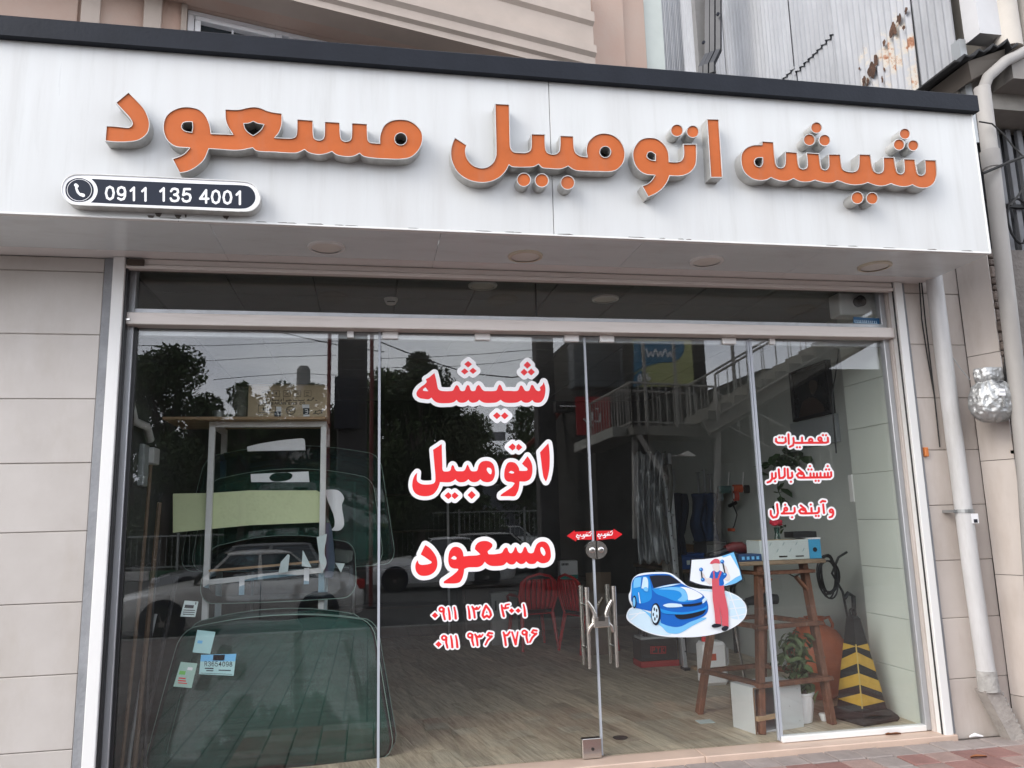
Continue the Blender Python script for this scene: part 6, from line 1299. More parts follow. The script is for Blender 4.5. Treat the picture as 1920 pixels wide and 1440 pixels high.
# far sheets and steel posts in the gap
fs = thing('corrugated_panel', 'narrow far corrugated strip between the beige building and the steel posts', 'panel', (3.9, 3.2, 4))
n = 60; P = [[(3.62+.42*i/n, 3.4+.012*sin(i*1.9), zz) for i in range(n+1)] for zz in (3.6, 12)]; obj('corrugated_sheet', MB().grid(P), m_cor, fs, smooth='all', mods=[('SOLIDIFY', {'thickness': .002})])
po = thing('steel_post', 'grey steel post and bent black channel beams rising behind the sign', 'post', (4.2, 3, 3.6))
obj('post', MB().box((4.02, 2.95, 3.6), (4.24, 3.05, 13)), mat('grey_painted_steel', (.22, .215, .21), .6, var=.3), po)
pts = [PY(1340, 138, 2.7), PY(1340, 120, 2.7), PY(1352, 95, 2.7), PY(1352, 40, 2.7), PY(1352, -120, 2.7)]
for k, dx in enumerate((0, -.055, -.10)): obj('channel_beam', MB().tube([p+Vector((dx-.03, .05*k, 0)) for p in pts], .04, 4), mat('black_steel', (.035, .037, .045), .45, var=.2), po)
for (u, v) in ((1318, 81), (1345, 28)): p = PY(u, v, 2.65); obj('bolt', MB().tube([p, p+Vector((0, -.03, 0))], .02, 6), m_bk, po)
obj('distant_wall', MB().box((-14, 16, -.03), (12, 16.4, 10)), mat('far_render', (.6, .6, .6), .8), label='pale far wall glimpsed through the gap between the buildings', cat='wall')
# =============== beige building above ===============
bb_ = thing('beige_building', 'beige stone fronted building above the sign with a white window', 'building', (0, .5, 4.5))
m_be = mat('beige_stone', (.50, .39, .325), .7, var=.22, vscale=2.2, col2=(.50, .34, .27), bump=.12); m_be2 = mat('cream_stone', (.50, .42, .36), .65, var=.15, vscale=3)
a10 = R(14.5); UX = Vector((cos(a10), sin(a10), 0)); UN = Vector((sin(a10), -cos(a10), 0)); O_ = Vector((0, .37, 0))
Mb = Matrix.Translation(O_) @ Matrix.Rotation(a10, 4, 'Z')
def BB(n_, a, c, m, bev=.004): return obj(n_, MB().box(a, c, Mb, bev=bev), m, bb_)
# local x along the wall, y negative toward the street
obj('wall', MB().box((-9, .02, 4.49), (-1.35, .5, 7.2), Mb), m_be, bb_); obj('wall', MB().box((.9, .02, 4.49), (2.62, .5, 7.2), Mb), m_be, bb_); obj('wall', MB().box((-1.35, .02, 5.36), (.9, .5, 7.2), Mb), m_be, bb_); obj('wall', MB().box((-1.35, .02, 4.49), (.9, .3, 4.75), Mb), m_be, bb_)
for x in (-2.0, -1.62): BB('pilaster', (x, -.03, 4.49), (x+.115, .02, 7.2), m_be2)
BB('stone_block', (-3.2, -.0, 5.24), (-2.02, .02, 5.28), m_be2)
BB('stone_block', (-2.7, -.004, 4.49), (-2.02, .019, 5.235), m_be)
BB('window_reveal', (-1.38, .0, 4.75), (-1.34, .2, 5.36), m_be2)
wf = BB('window', (-1.335, .08, 4.76), (.88, .14, 4.80), m_wvin)
def WP(n_, a, c, m, bev=.003): return obj(n_, MB().box(a, c, Mb, bev=bev), m, wf)
WP('frame_bar', (-1.335, .06, 5.325), (.88, .14, 5.358), m_wvin)
for x in (-1.335, -.72, -.62, .85): WP('frame_bar', (x, .06, 4.8), (x+.045, .14, 5.324), m_wvin)
WP('sash_bar', (-1.285, .05, 5.285), (-.725, .11, 5.318), m_wvin); 
for x in (-1.285, -.765): WP('sash_bar', (x, .05, 4.8), (x+.04, .11, 5.284), m_wvin)
for x in (-1.03, -.08, .40): WP('glazing_bar', (x, .075, 4.8), (x+.012, .10, 5.284), m_wvin, 0)
WP('pane', (-1.29, .105, 4.8), (.85, .112, 5.33), mat('dark_pane_glass', (.03, .037, .042), .08), 0)
# projecting balcony with mouldings, its end at the right
def BY(n_, x0, x1, y, z0, z1, m, yb=.02): return obj(n_, MB().box((x0, y, z0), (x1, yb, z1), Mb, bev=.006), m, bb_)
ye = -.33
pr = [(0, 5.36), (0, 5.41), (-.03, 5.43), (-.03, 5.50), (-.06, 5.53), (-.06, 5.60), (-.02, 5.63), (-.02, 5.80), (-.05, 5.83), (-.05, 5.92), (0, 5.94), (0, 6.4), (.2, 6.4), (.2, 5.36)]
obj('balcony_moulding', MB().prism([Mb @ Vector((-.9-6, ye+y, z)) for y, z in pr], Mb.to_3x3() @ Vector((8.75, 0, 0))), m_be2, bb_)
obj('balcony_soffit', MB().box((-6.9, ye+.19, 5.363), (1.85, .019, 5.40), Mb), m_be, bb_)
obj('end_pilaster', MB().box((2.0, -.10, 4.49), (2.35, .019, 7.2), Mb, bev=.01), m_be, bb_)
obj('end_pilaster', MB().box((2.35, -.05, 4.49), (2.62, .019, 7.2), Mb, bev=.01), m_be, bb_)
obj('side_wall', MB().box((2.62, -.0, 4.49), (2.86, 3, 7.2), Mb), mat('greenish_render', (.58, .62, .58), .8, var=.1), bb_)
obj('stone_band', MB().box((1.2, -.012, 5.9), (1.95, .019, 5.93), Mb), m_be2, bb_); obj('stone_band', MB().box((1.2, -.012, 5.42), (1.95, .019, 5.45), Mb), m_be2, bb_)
# =============== the street opposite, seen in the glass ===============
def car(lab, x, y, rz, paint, kind='sedan', sc=.92, roofrack=False):
    """front toward local -x"""
    t = thing('parked_car', lab, 'car', (x, y, -.15), rz, 'cars on the street opposite'); t.scale = (sc, sc, sc)
    L0, L1, Wd = -2.2, 2.2, .84
    st = [(-2.2, .32, .52, .62), (-2.12, .22, .66, .74), (-1.9, .2, .74, .80), (-1.3, .2, .86, .83), (-.75, .2, .93, .84), (0, .2, .95, .84), (1.0, .2, .96, .84), (1.55, .2, .97, .83), (2.0, .22, .93, .79), (2.15, .26, .86, .74), (2.2, .4, .72, .66)]
    P = [[(x_, -w*.55, zb), (x_, -w*.94, zb+.02), (x_, -w, zb+.22), (x_, -w*.985, zt-.14), (x_, -w*.90, zt-.02), (x_, -w*.5, zt+.03), (x_, 0, zt+.04), (x_, w*.5, zt+.03), (x_, w*.90, zt-.02), (x_, w*.985, zt-.14), (x_, w, zb+.22), (x_, w*.94, zb+.02), (x_, w*.55, zb)] for x_, zb, zt, w in st]
    b = MB().grid(P); n = len(P[0]); b.f.append(tuple(range(n))); b.f.append(tuple(len(b.v)-n+i for i in range(n)))
    obj('body', b, paint, t, smooth=True, local=True, mods=[('BEVEL', {'width': .02, 'segments': 2, 'limit_method': 'ANGLE'})])
    rear = 1.95 if kind == 'wagon' else 1.35; rt = 1.75 if kind == 'wagon' else .85
    base = [(-.85, .93), (rear+.15, .96)]; zr = 1.43
    def side(s, f, z): # f 0..1 along, z height
        k = (z-.93)/(zr-.93); xa = -.85+(.85-.28)*k+0; xb = rear+(rt-rear)*k+.1*(1-k); return Vector((xa+(xb-xa)*f, s*(.76-.16*k), z))
    ro = MB().grid([[side(s, f, zr)+Vector((0, 0, .05*(1-s*s)*(1-(2*f-1)**4)+0)) for f in [i/10 for i in range(11)]] for s in (-1, -.5, 0, .5, 1)])
    obj('roof', ro, paint, t, smooth='all', local=True, mods=[('SOLIDIFY', {'thickness': .03})])
    gl_ = mat('car_glass', (.018, .024, .03), .05, spec=.9)
    for s in (-1, 1):
        for f0, f1 in ((0.02, .06), (.475, .515), (.955, 1)): obj('pillar', MB().prism([side(s, f0, .94), side(s, f1, .94), side(s, f1, zr), side(s, f0, zr)], (0, -s*.03, 0)), paint, t, local=True)
        for f0, f1 in ((.07, .47), (.52, .95)): obj('side_window', MB().prism([side(s, f0, .965), side(s, f1, .965), side(s, f1, zr-.03), side(s, f0, zr-.03)], (0, -s*.02, 0)), gl_, t, local=True)
        obj('door_handle', MB().box((-.05, s*.835-.015, .80), (.08, s*.835+.015, .83)), paint, t, local=True)
        obj('door_seam', MB().box((.28, s*.842-.004, .28), (.295, s*.842+.004, .93)), m_bk, t, local=True)
        obj('side_mirror', MB().box((-.72, s*.90-.07, .93), (-.58, s*.90+.07, 1.06), bev=.03), paint, t, local=True)
    obj('windscreen_glass', MB().prism([side(-1, 0, .94), side(1, 0, .94), side(1, 0, zr), side(-1, 0, zr)], (.02, 0, 0)), gl_, t, local=True)
    obj('rear_glass', MB().prism([side(-1, 1, .96), side(1, 1, .96), side(1, 1, zr), side(-1, 1, zr)], (-.02, 0, 0)), gl_, t, local=True)
    if roofrack:
        for s in (-1, 1): obj('roof_rail', MB().bar((-.2, s*.5, 1.53), (1.5, s*.5, 1.53), .03), m_bk, t, local=True)
    for x_ in (-1.32, 1.32):
        for s in (-1, 1):
            M = Matrix.Translation((x_, s*.74, .31)) @ Matrix.Rotation(R(90), 4, 'X')
            obj('wheel_arch', MB().lathe([(.001, -.10), (.38, -.10), (.38, .10), (.001, .10)], n=24, M=Matrix.Translation((x_, s*.752, .34)) @ Matrix.Rotation(R(90), 4, 'X')), m_bk, t, local=True)
            w = obj('wheel', MB().lathe([(.20, -.115), (.29, -.112), (.31, -.08), (.31, .08), (.29, .112), (.20, .115)], n=24, M=M), m_rub, t, smooth=True, local=True)
            rim = MB()
            rim.lathe([(.001, -.02), (.05, -.115), (.001, -.118)] if s < 0 else [(.001, .02), (.05, .115), (.001, .118)], n=10, M=Matrix.Translation((x_, s*.74, .31)) @ Matrix.Rotation(R(90), 4, 'X') @ Matrix.Scale(-1, 4, (0, 0, 1)))
            for k in range(7):
                a = k*2*pi/7; rim.bar((x_+.04*cos(a), s*.865, .31+.04*sin(a)), (x_+.20*cos(a), s*.862, .31+.20*sin(a)), .035, .012)
            obj('rim', rim, m_chrome, w, local=True)
    for s in (-1, 1):
        obj('headlight', MB().box((-2.20, s*.62-.16, .56), (-1.98, s*.62+.13, .70), bev=.03), mat('lamp_lens', (.6, .62, .65), .1), t, local=True)
        obj('tail_light', MB().box((2.02, s*.66-.10, .70), (2.19, s*.66+.10, .88), bev=.02), mat('tail_lens', (.45, .01, .01), .2), t, local=True)
    obj('front_bumper', MB().box((-2.27, -.74, .30), (-2.1, .74, .50), bev=.04), paint, t, local=True)
    obj('grille', MB().box((-2.225, -.35, .54), (-2.19, .35, .64), bev=.01), m_bk, t, local=True)
    obj('number_plate', MB().box((-2.285, -.25, .36), (-2.268, .25, .46)), m_wvin, t, local=True)
    return t
p_silver = mat('silver_paint', (.70, .69, .66), .3, metal=.15, coat=.6); p_white = mat('white_paint', (.86, .87, .87), .3, coat=.6); p_grey = mat('grey_paint', (.22, .225, .23), .3, metal=.4, coat=.6); p_yel = mat('taxi_paint', (.60, .38, .08), .35, coat=.5)
# silver car just behind the photographer
a = MY(330, 1165, 8.9); c = MY(560, 1152, 9.9)
car('silver sedan parked nearest the pavement, reflected low in the left pane', (a.x+c.x)/2, -9.35, R(-12), p_silver, sc=.93)
def cat_(lab, u0, u1, Y, paint, face, kind='sedan', sc=.92, rz=0, **k):
    p = MY((u0+u1)/2, 1000, Y); car(lab, p.x, -Y, R(0 if face < 0 else 180)+R(rz), paint, kind, sc, **k)
cat_('dark grey car with pale bonnet in the middle lane behind the silver sedan', 320, 600, 15.5, p_grey, -1, 'wagon', rz=-4)
cat_('white sedan on the far carriageway at the left end', 190, 345, 31, p_white, 1)
cat_('white car with a red tail light following on the far carriageway', 350, 490, 31, p_white, -1, 'wagon', sc=.9)
cat_('grey hatchback far off between the trees in the left door reflection', 738, 835, 32, p_silver, -1, 'wagon')
cat_('silver estate car with roof rails in the middle of the street', 830, 1055, 21.5, p_silver, 1, 'wagon', roofrack=True)
cat_('white sedan behind the estate car on the far side', 895, 1030, 35, p_white, 1, sc=.98)
cat_('yellow taxi partly hidden behind the white sedan', 950, 1060, 39, p_yel, 1)
cat_('white car low in the left door reflection between the trees', 740, 905, 16.5, p_white, -1)
cat_('white car just visible at the left of the silver estate car lane', 1050, 1230, 24, p_white, 1)
# median with painted kerb, railing
md = thing('median_kerb', 'median kerb of alternate white and green painted blocks', 'kerb', (0, -24.5, -.15))
m_gk = mat('green_kerb_paint', (.02, .09, .04), .7); m_wk = mat('white_kerb_paint', (.55, .53, .50), .7); km_ = {}
for i in range(40):
    m = (m_wk, m_gk)[i % 2]
    if m.name not in km_: o = obj('kerb_stone', MB().box((-.49, -.12, 0), (.49, .12, .32), bev=.02), m, md, local=True); km_[m.name] = o.data
    else: o = bpy.data.objects.new('kerb_stone', km_[m.name]); COL.objects.link(o); o.parent = md
    o.location = (-14+i, 0, 0)
obj('verge', MB().box((-40, -26.6, -.16), (40, -24.6, .10)), mat('verge_soil', (.05, .07, .03), .95, var=.4), kind='structure')
def railing(lab, x0, x1, y, z0, z1, post, grp='street railings'):
    t = thing('street_railing', lab, 'railing', ((x0+x1)/2, y, z0), group=grp); m = mat('railing_grey', (.36, .37, .36), .5)
    obj('top_rail', MB().bar((x0, y, z1), (x1, y, z1), .05), m, t); obj('bottom_rail', MB().bar((x0, y, z0+.15), (x1, y, z0+.15), .04), m, t)
    x = x0
    while x <= x1+.01: obj('railing_post', MB().box((x-.04, y-.04, z0), (x+.04, y+.04, z1+.12)), m, t); x += post
    b = MB(); x = x0+.2
    while x < x1: b.box((x-.008, y-.008, z0+.15), (x+.008, y+.008, z1)); x += .2
    obj('railing_bars', b, m, t, kind='stuff')
railing('low grey railing along the median at the left', MY(225, 1000, 25.5).x, MY(420, 1000, 25.5).x, -25.5, .1, 1.35, 2.0)
railing('taller grey railing along the median in the middle', MY(735, 1000, 25.5).x, MY(1060, 1000, 25.5).x, -25.5, .1, 1.95, 2.6)
# trees
m_bark = mat('bark', (.07, .055, .045), .9, bump=.6, var=.3); m_fol = [mat('dark_foliage', (.055, .088, .03), .7, var=.5, vscale=3), mat('green_foliage', (.08, .125, .04), .7, var=.5, vscale=3), mat('olive_foliage', (.085, .105, .045), .7, var=.5, vscale=3)]
rg = np.random.default_rng(4)
def tree(lab, x, y, h, r, n, k, low=.25, ls=.30):
    t = thing('street_tree', lab, 'tree', (x, y, -.05), group='trees along the far side of the street')
    b = MB(); b.tube([(0, 0, 0), (.1, 0, h*.3), (-.05, .1, h*.6)], [.18, .14, .08], 8)
    blobs = []
    for i in range(13):
        f = low+(1-low)*rg.random(); a = rg.random()*6.28; rr = r*(.25+.75*math.sin(pi*min(1, max(.15, (f-low)/(1-low)*.85+.1))))*(rg.random()**.5)*.8
        c = (rr*cos(a), rr*sin(a), h*f*.92); blobs.append((c, r*(.30+.25*rg.random()))); b.tube([(0, 0, h*.25+h*.3*(f-low)), (c[0]*.6, c[1]*.6, c[2]*.85), c], [.06, .04, .015], 5)
    blobs.append(((0, 0, h*.93), r*.28)); obj('trunk', b, m_bark, t, smooth=True, local=True)
    V = np.zeros((n, 4, 3)); ci = rg.integers(0, len(blobs), n)
    C = np.array([blobs[i][0] for i in ci]); Rr = np.array([blobs[i][1] for i in ci])
    d = rg.normal(size=(n, 3)); d /= np.linalg.norm(d, axis=1)[:, None]; C = C+d*(Rr*rg.random(n)**.45)[:, None]
    u = rg.normal(size=(n, 3)); u /= np.linalg.norm(u, axis=1)[:, None]; w = np.cross(u, rg.normal(size=(n, 3))); w /= np.linalg.norm(w, axis=1)[:, None]; s = ls*(.4+.6*rg.random((n, 1)))
    V[:, 0] = C-u*s*.5; V[:, 1] = C+w*s*.22; V[:, 2] = C+u*s*.5; V[:, 3] = C-w*s*.22
    me = bpy.data.meshes.new('crown'); me.from_pydata(V.reshape(-1, 3).tolist(), [], [(4*i, 4*i+1, 4*i+2, 4*i+3) for i in range(n)])
    obj('crown', me, m_fol[k], t, local=True)
tr = [('tall dark tree at the left of the pane reflection, its crown against the sky', 322, 652, 26, 2.3, 16000, 0), ('tall dark tree rising highest beside the left door edge', 785, 655, 24, 1.7, 12000, 0), ('broad dark tree left of the large red lettering', 735, 705, 25, 2.2, 14000, 1), ('small bushy tree between the tall crown and the cardboard box reflection', 458, 705, 27, 1.1, 4000, 1),
      ('olive tree far behind the right end of the railing', 1070, 755, 33, 1.8, 7000, 2), ('round tree behind the small shutter building', 985, 760, 36, 2.2, 7000, 1)]
for lab, u, v, Y, r, n, k in tr:
    p = MY(u, v, Y); tree(lab, p.x, -Y, p.z+.05, r, n, k)
low_ = [(255, 745, 28, 2.4), (380, 790, 29, 2.2), (530, 722, 30, 2.6), (640, 770, 31, 2.4), (725, 745, 30, 2.4), (840, 740, 31, 2.2), (880, 780, 32, 2.0), (590, 722, 31, 2.4), (450, 800, 34, 2.4)]
nm8 = ['leafy tree at the extreme left of the reflected street', 'leafy tree below the tiled roof ridge', 'leafy tree behind the white rack', 'leafy tree behind the concrete column', 'leafy tree behind the left door seam', 'leafy tree behind the first large word', 'leafy tree right of the first large word stem', 'leafy tree left of the red posts', 'leafy tree behind the cloudy container']
for (u, v, Y, r), lab in zip(low_, nm8): p = MY(u, v, Y); tree(lab, p.x, -Y, p.z+.05, r, 9000, random.randrange(3), low=.08, ls=.34)
# houses opposite
def house(lab, x0, x1, y, h, m, roof=None, storeys=2):
    t = thing('street_building', lab, 'building', ((x0+x1)/2, y, 0)); obj('wall', MB().box((x0, y-6, -.15), (x1, y, h)), m, t)
    if roof: obj('roof', MB().prism([(x0-.4, y+.4, h), (x0-.4, y-6.4, h), (x0-.4, y-3, h+1.5)], (x1-x0+.8, 0, 0)), roof, t)
    n = max(2, int((x1-x0)/2.2))
    for s in range(storeys):
        for i in range(n):
            xa = x0+(i+.3)*(x1-x0)/n; z = .9+s*h/storeys
            w = obj('window', MB().box((xa, y+.0, z), (xa+(x1-x0)/n*.45, y+.06, z+1.1)), m_wvin, t); obj('pane', MB().box((xa+.06, y+.061, z+.06), (xa+(x1-x0)/n*.45-.06, y+.07, z+1.04)), mat('far_pane', (.03, .035, .04), .1), w)
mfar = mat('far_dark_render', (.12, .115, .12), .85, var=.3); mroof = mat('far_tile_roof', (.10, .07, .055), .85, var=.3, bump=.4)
x = lambda u, Y: MY(u, 900, Y).x
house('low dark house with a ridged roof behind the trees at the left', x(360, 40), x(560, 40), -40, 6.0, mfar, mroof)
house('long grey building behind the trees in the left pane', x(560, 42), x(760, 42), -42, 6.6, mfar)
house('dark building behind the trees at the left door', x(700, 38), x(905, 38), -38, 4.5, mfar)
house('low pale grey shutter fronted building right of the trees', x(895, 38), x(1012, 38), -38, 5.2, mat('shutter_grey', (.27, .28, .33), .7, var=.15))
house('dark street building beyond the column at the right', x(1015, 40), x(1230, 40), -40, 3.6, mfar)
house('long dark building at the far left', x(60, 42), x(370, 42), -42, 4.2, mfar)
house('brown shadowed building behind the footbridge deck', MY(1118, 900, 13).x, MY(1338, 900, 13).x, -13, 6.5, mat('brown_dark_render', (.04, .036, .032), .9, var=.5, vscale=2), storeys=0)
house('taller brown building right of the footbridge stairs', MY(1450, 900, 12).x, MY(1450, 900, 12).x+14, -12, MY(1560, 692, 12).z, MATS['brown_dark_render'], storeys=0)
house('low dark block under the footbridge stairs', MY(1338, 900, 14).x, MY(1338, 900, 14).x+2.5, -14, MY(1390, 868, 14).z, MATS['brown_dark_render'], storeys=0)
sgn = MY(925, 818, 37.8); o = obj('shutter_sign', MB().box((sgn.x-.7, -37.9, sgn.z-.25), (sgn.x+.7, -37.85, sgn.z+.25)), mat('faded_sign', (.36, .36, .38), .6), label='small faded sign on the grey shutter fronted building', cat='sign')
p = MY(568, 690, 40); ch_ = thing('water_tower', 'slim concrete chimney with flared foot above the roofs', 'chimney', (p.x, -40.5, 5)); obj('shaft', MB().lathe([(1.1, 0), (.45, 1.0), (.38, p.z-5), (.25, p.z-4.8)], c=(p.x, -40.5, 5), n=16), m_conc, ch_, smooth=True)
# columns, posts and red beams near the kerb
m_col = mat('weathered_column', (.085, .08, .08), .85, var=.25, vscale=1.5)
def colm(lab, u0, u1, Y, ztop, m, name='concrete_column', cat='column', w=None):
    a, c = MY(u0, 800, Y), MY(u1, 800, Y); t = thing(name, lab, cat, ((a.x+c.x)/2, -Y, -.1)); obj('shaft', MB().box((a.x, -Y-(c.x-a.x), -.1), (c.x, -Y, ztop), bev=.02), m, t); obj('cap_block', MB().box((a.x-.05, -Y-(c.x-a.x)-.05, ztop), (c.x+.05, -Y+.05, ztop+.15)), m, t); return t, a, c
t, a, c = colm('wide dark concrete column reflected near the left door seam', 632, 688, 13, 9, m_col)
p = MY(660, 735, 12.9); obj('service_box', MB().box((a.x-.06, -12.98, p.z-.85), (a.x+.48, -12.8, p.z+.35)), m_bk, t)
colm('dark square column left of the pedestrian stairs', 1009, 1043, 14.5, 10, m_col)
for u, w_ in ((617, 'left of'), (697, 'right of')):
    a = MY(u, 700, 12); t = thing('red_post', 'slim dark red post '+w_+' the wide concrete column', 'post', (a.x, -12, -.15)); obj('post', MB().tube([(a.x, -12, -.15), (a.x, -12, 7)], .045, 10), mat('dark_red_paint', (.16, .02, .02), .5), t, smooth=True); obj('post_foot', MB().lathe([(.12, 0), (.12, .04), (.05, .05)], c=(a.x, -12, -.15), n=12), m_bk, t)
t = thing('sign_beam', 'dark horizontal beam joining the column to the billboard', 'beam', MY(1075, 760, 14)); a, c = MY(1042, 752, 14), MY(1110, 772, 14)
obj('beam', MB().box((a.x, -14.3, c.z), (c.x+.4, -14, a.z)), m_col, t); obj('lamp_tube', MB().box((a.x+.1, -13.98, (a.z+c.z)/2-.02), (c.x-.3, -13.94, (a.z+c.z)/2+.02)), m_wvin, t)
t = thing('red_stair_edge', 'sloping brick red stair edge rising to the right', 'stair edge', MY(980, 850, 16)); m_br = mat('brick_red_paint', (.30, .055, .035), .7, var=.2)
pt = [(925, 872), (960, 860), (1010, 818), (1045, 778), (1080, 750)]
for i in range(4): obj('edge_panel', MB().bar(MY(*pt[i], 16), MY(*pt[i+1], 16), .10, .28, up=(0, 1, 0)), m_br, t)
b_ = thing('red_banner', 'red hanging banner with white script reflected beside the door seam', 'banner', MY(1112, 780, 11)); a, c = MY(1079, 744, 11), MY(1146, 815, 11)
obj('banner_cloth', MB().box((a.x, -11.03, c.z), (c.x, -11, a.z)), mat('banner_red', (.42, .03, .035), .7), b_)
st = [([(1095+x_*.7, 770+y_*.8) for x_, y_ in P], 1.6, 1.6) for P in ([(0, 20), (10, 28), (22, 20), (22, 5)], [(5, 0), (12, 12)], [(30, 25), (42, 25), (44, 8)], [(16, 34), (22, 34)], [(34, -5), (38, -5)])]
obj('banner_script', flat(contour(field([], st, 2, .3), 0), lambda u, v: (lambda p: Vector((p.x, -10.985, p.z)))(PY(u, v, 10.985))), m_wvin, b_)
# billboard yellow and blue
bl = thing('billboard', 'yellow and blue billboard with white web letters behind the footbridge railing', 'billboard', MY(1240, 690, 9)); a, c = MY(1188, 640, 9), MY(1302, 725, 9)
obj('board', MB().box((a.x, -9.06, c.z), (c.x, -9, a.z+.5)), mat('board_yellow', (.50, .52, .22), .6), bl)
rf = lambda Y: (lambda u, v: (lambda p: Vector((p.x, -Y, p.z)))(PY(u, v, Y)))
obj('blue_wave', flat([parse("1188,640! 1283,640! 1280,665 1262,678 1240,680 1210,688 1188,700!", 0, 0, 1)], rf(8.99)), mat('board_blue', (.03, .18, .32), .6), bl)
obj('blue_wave', flat([parse("1188,705! 1203,695 1204,722! 1188,725!", 0, 0, 1)], rf(8.99)), MATS['board_blue'], bl)
st = [([(1212+18*i+16*q, 655+14*r_) for q, r_ in LT['W'][0]], 1.4, 1.4) for i in range(3)]
obj('white_letters', flat(contour(field([], st, 2, .25), 0), rf(8.98)), m_wvin, bl)
st = [([(1196+x_, 708+y_) for x_, y_ in P], 1.3, 1.3) for P in ([(0, 0), (4, -6), (7, 0), (7, 6), (1, 6), (0, 2), (7, 1)], [(12, -9), (12, 6)], [(18, -8), (16, 0), (20, 6), (24, 1), (18, -1)])]
obj('white_letters', flat(contour(field([], st, 2, .25), 0), rf(8.97)), m_wvin, bl)
t = thing('louvred_box', 'dark louvred metal box hanging above the red banner', 'vent box', MY(1130, 680, 9)); a, c = MY(1076, 650, 9), MY(1172, 725, 9)
obj('casing', MB().box((a.x, -9.5, c.z), (c.x, -9.05, a.z+.4), bev=.02), mat('casing_grey', (.10, .11, .12), .6), t)
for k in range(8): x_ = MY(1130+4.6*k, 680, 9).x; obj('louvre', MB().box((x_, -9.05, c.z+.12), (x_+.015, -9.0, a.z+.3)), m_slat, t)
# footbridge
fb = thing('footbridge', 'pedestrian footbridge with concrete deck and long stair flight up to the right', 'footbridge', MY(1300, 820, 7)); m_fb = mat('bridge_steel', (.42, .40, .37), .6, var=.2); m_deck = mat('bridge_concrete', (.48, .48, .44), .85, var=.35, vscale=3, bump=.3); m_under = mat('stair_concrete', (.26, .25, .22), .85, var=.3)
A_, B_, C_ = MY(1110, 838, 9), MY(1187, 806, 7.5), MY(1345, 812, 7.5)
obj('deck', MB().bar(A_+Vector((0, -.3, 0)), B_+Vector((0, -.3, 0)), .6, .18, bev=.01), m_deck, fb)
obj('deck', MB().bar(B_+Vector((0, -.4, 0)), C_+Vector((0, -.4, 0)), .8, .16, bev=.01), m_under, fb)
def rail(P0, P1, h, n, nm='bridge_railing'):
    P0, P1 = Vector(P0), Vector(P1); U = Vector((0, 0, h)); r = obj(nm, MB().tube([P0+U, P1+U], .022, 6), m_fb, fb)
    obj('lower_rail', MB().tube([P0+U*.12, P1+U*.12], .015, 5), m_fb, r)
    for i in range(n+1): q = P0+(P1-P0)*i/n; k = .02 if i in (0, n) else .009; obj('baluster', MB().tube([q, q+U], k, 5), m_fb, r)
rail(A_+Vector((0, 0, .05)), B_+Vector((0, 0, .05)), .78, 15); rail(B_+Vector((0, 0, .05)), C_+Vector((0, 0, .05)), .78, 12)
rail(B_+Vector((0, -.8, .05)), C_+Vector((0, -.8, .05)), .78, 8)
D_ = MY(1345, 800, 7.0); E_ = MY(1760, 560, 5.6)
obj('stair_stringer', MB().bar(D_+Vector((0, -.5, 0)), E_+Vector((0, -.5, 0)), .9, .26), m_under, fb)
for i in range(16):
    q = D_+(E_-D_)*i/16+Vector((0, -.5, .12)); obj('stair_tread', MB().box((q.x-.16, q.y-.5, q.z), (q.x+.16, q.y+.5, q.z+.16)), m_under, fb)
rail(D_+Vector((0, .05, .1)), E_+Vector((0, .05, .1)), .8, 18, 'stair_railing'); rail(D_+Vector((0, -1.05, .1)), E_+Vector((0, -1.05, .1)), .8, 14, 'stair_railing')
F_, G2 = MY(1340, 760, 10), MY(1560, 870, 10); rail(F_-Vector((0, 0, .4)), G2-Vector((0, 0, .4)), .7, 10, 'stair_railing')
for a, c in (((1188, 800, 7.6), (1250, 900, 7.4)), ((1190, 805, 7.8), (1192, 1010, 7.8)), ((1345, 810, 7.6), (1345, 1120, 7.8))): obj('bridge_strut', MB().bar(MY(*a), MY(*c), .09), m_fb, fb)
for u in (1205, 1262, 1372): a = MY(u, 640, 8.2); obj('canopy_post', MB().bar((a.x, a.y, MY(u, 800, 8.2).z), (a.x, a.y, a.z+1.2), .05), m_fb, fb)
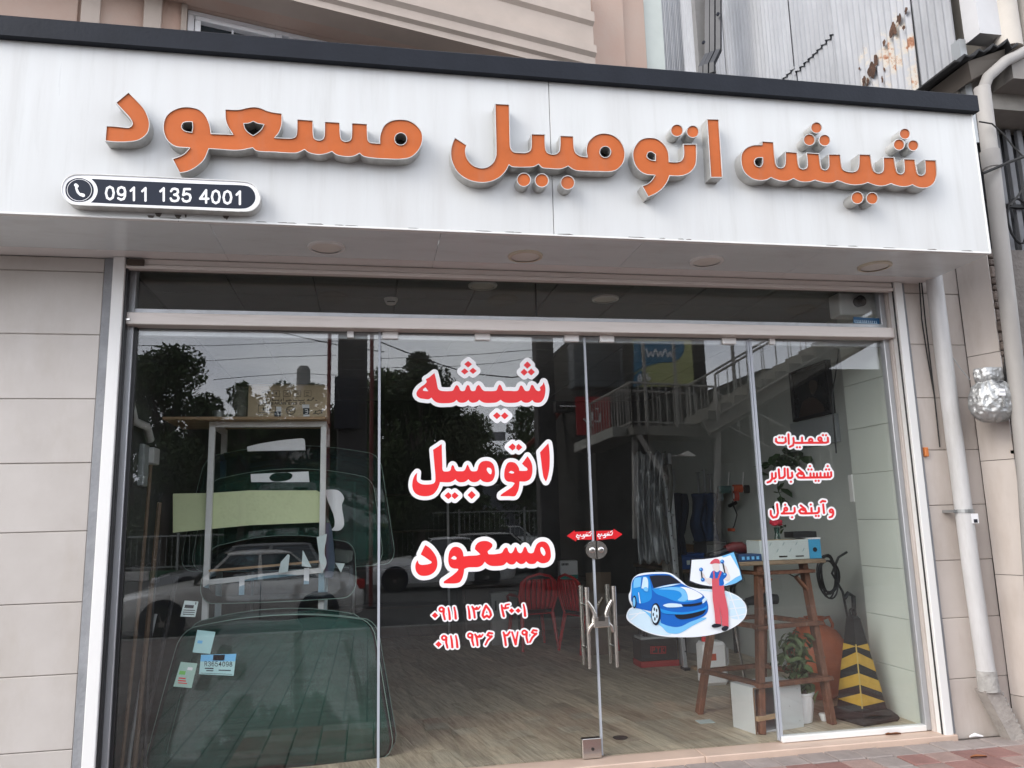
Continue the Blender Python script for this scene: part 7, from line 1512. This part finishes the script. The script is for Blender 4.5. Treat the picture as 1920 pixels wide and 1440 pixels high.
# overhead wires opposite
W_ = [('upper thin power line in the left pane', [(240, 648), (400, 648), (620, 640), (730, 636)], 20, .012), ('second power line crossing the left pane', [(240, 678), (380, 677), (500, 670), (630, 666)], 20, .012), ('low wire beside the slim chimney', [(400, 712), (480, 705), (560, 700), (640, 704)], 22, .014), ('thick cable drooping across the left door', [(715, 642), (760, 660), (830, 685), (880, 700), (960, 708), (1010, 700)], 16, .022), ('thin wire across the left door', [(715, 672), (800, 670), (900, 664), (1010, 655)], 18, .012), ('lower thin wire across the left door', [(715, 690), (850, 687), (940, 680), (1010, 668)], 18, .012), ('wire dropping across the top of the left pane', [(520, 622), (600, 640), (660, 652), (720, 660)], 15, .018)]
for lab, P, Y, r in W_: t = thing('power_line', lab, 'power line', MY(*P[0], Y), group='power lines over the street'); obj('wire', MB().tube([MY(u, v, Y) for u, v in P], r*.8, 5), m_bk, t, smooth=True)
# shrub band below the trees
n = 9000; rg2 = np.random.default_rng(9); X0 = x(180, 29); X1 = x(920, 29)
C = np.stack([X0+(X1-X0)*rg2.random(n), -29-2*rg2.random(n), .1+2.6*rg2.random(n)], 1); u = rg2.normal(size=(n, 3)); u /= np.linalg.norm(u, axis=1)[:, None]; w = np.cross(u, rg2.normal(size=(n, 3))); w /= np.linalg.norm(w, axis=1)[:, None]
V = np.stack([C-u*.16, C+w*.08, C+u*.16, C-w*.08], 1); me = bpy.data.meshes.new('undergrowth'); me.from_pydata(V.reshape(-1, 3).tolist(), [], [(4*i, 4*i+1, 4*i+2, 4*i+3) for i in range(n)]); obj('undergrowth', me, m_fol[0], kind='stuff')
# litter on the pavement
for i, (u, v, lab) in enumerate(((1675, 1377, 'dry curled brown leaf on the stone sill'), (1835, 1420, 'small dry leaf on the pavers at the right'))):
    p = PZ(u, v, .072 if i == 0 else .038); o = obj('fallen_leaf', MB().grid([[p+Vector((.06*(a_/4-.5)*2*(1-.0*abs(b_)), .02*b_*(1-abs(a_/4-.5)*1.6), .010*b_*b_+.004*sin(a_))) for a_ in range(5)] for b_ in (-1, 0, 1)]), mat('dry_leaf', (.30, .11, .04), .8, var=.4), label=lab, cat='leaf', smooth='all')
p = PZ(1830, 1383, .04); obj('crushed_paper', MB().tube([p+Vector((-.05, 0, .01)), p+Vector((0, .01, .016)), p+Vector((.05, -.01, .008))], [.006, .014, .005], 7), m_wvin, label='scrap of white litter on the pavers below the drainpipe', cat='litter', smooth=True)
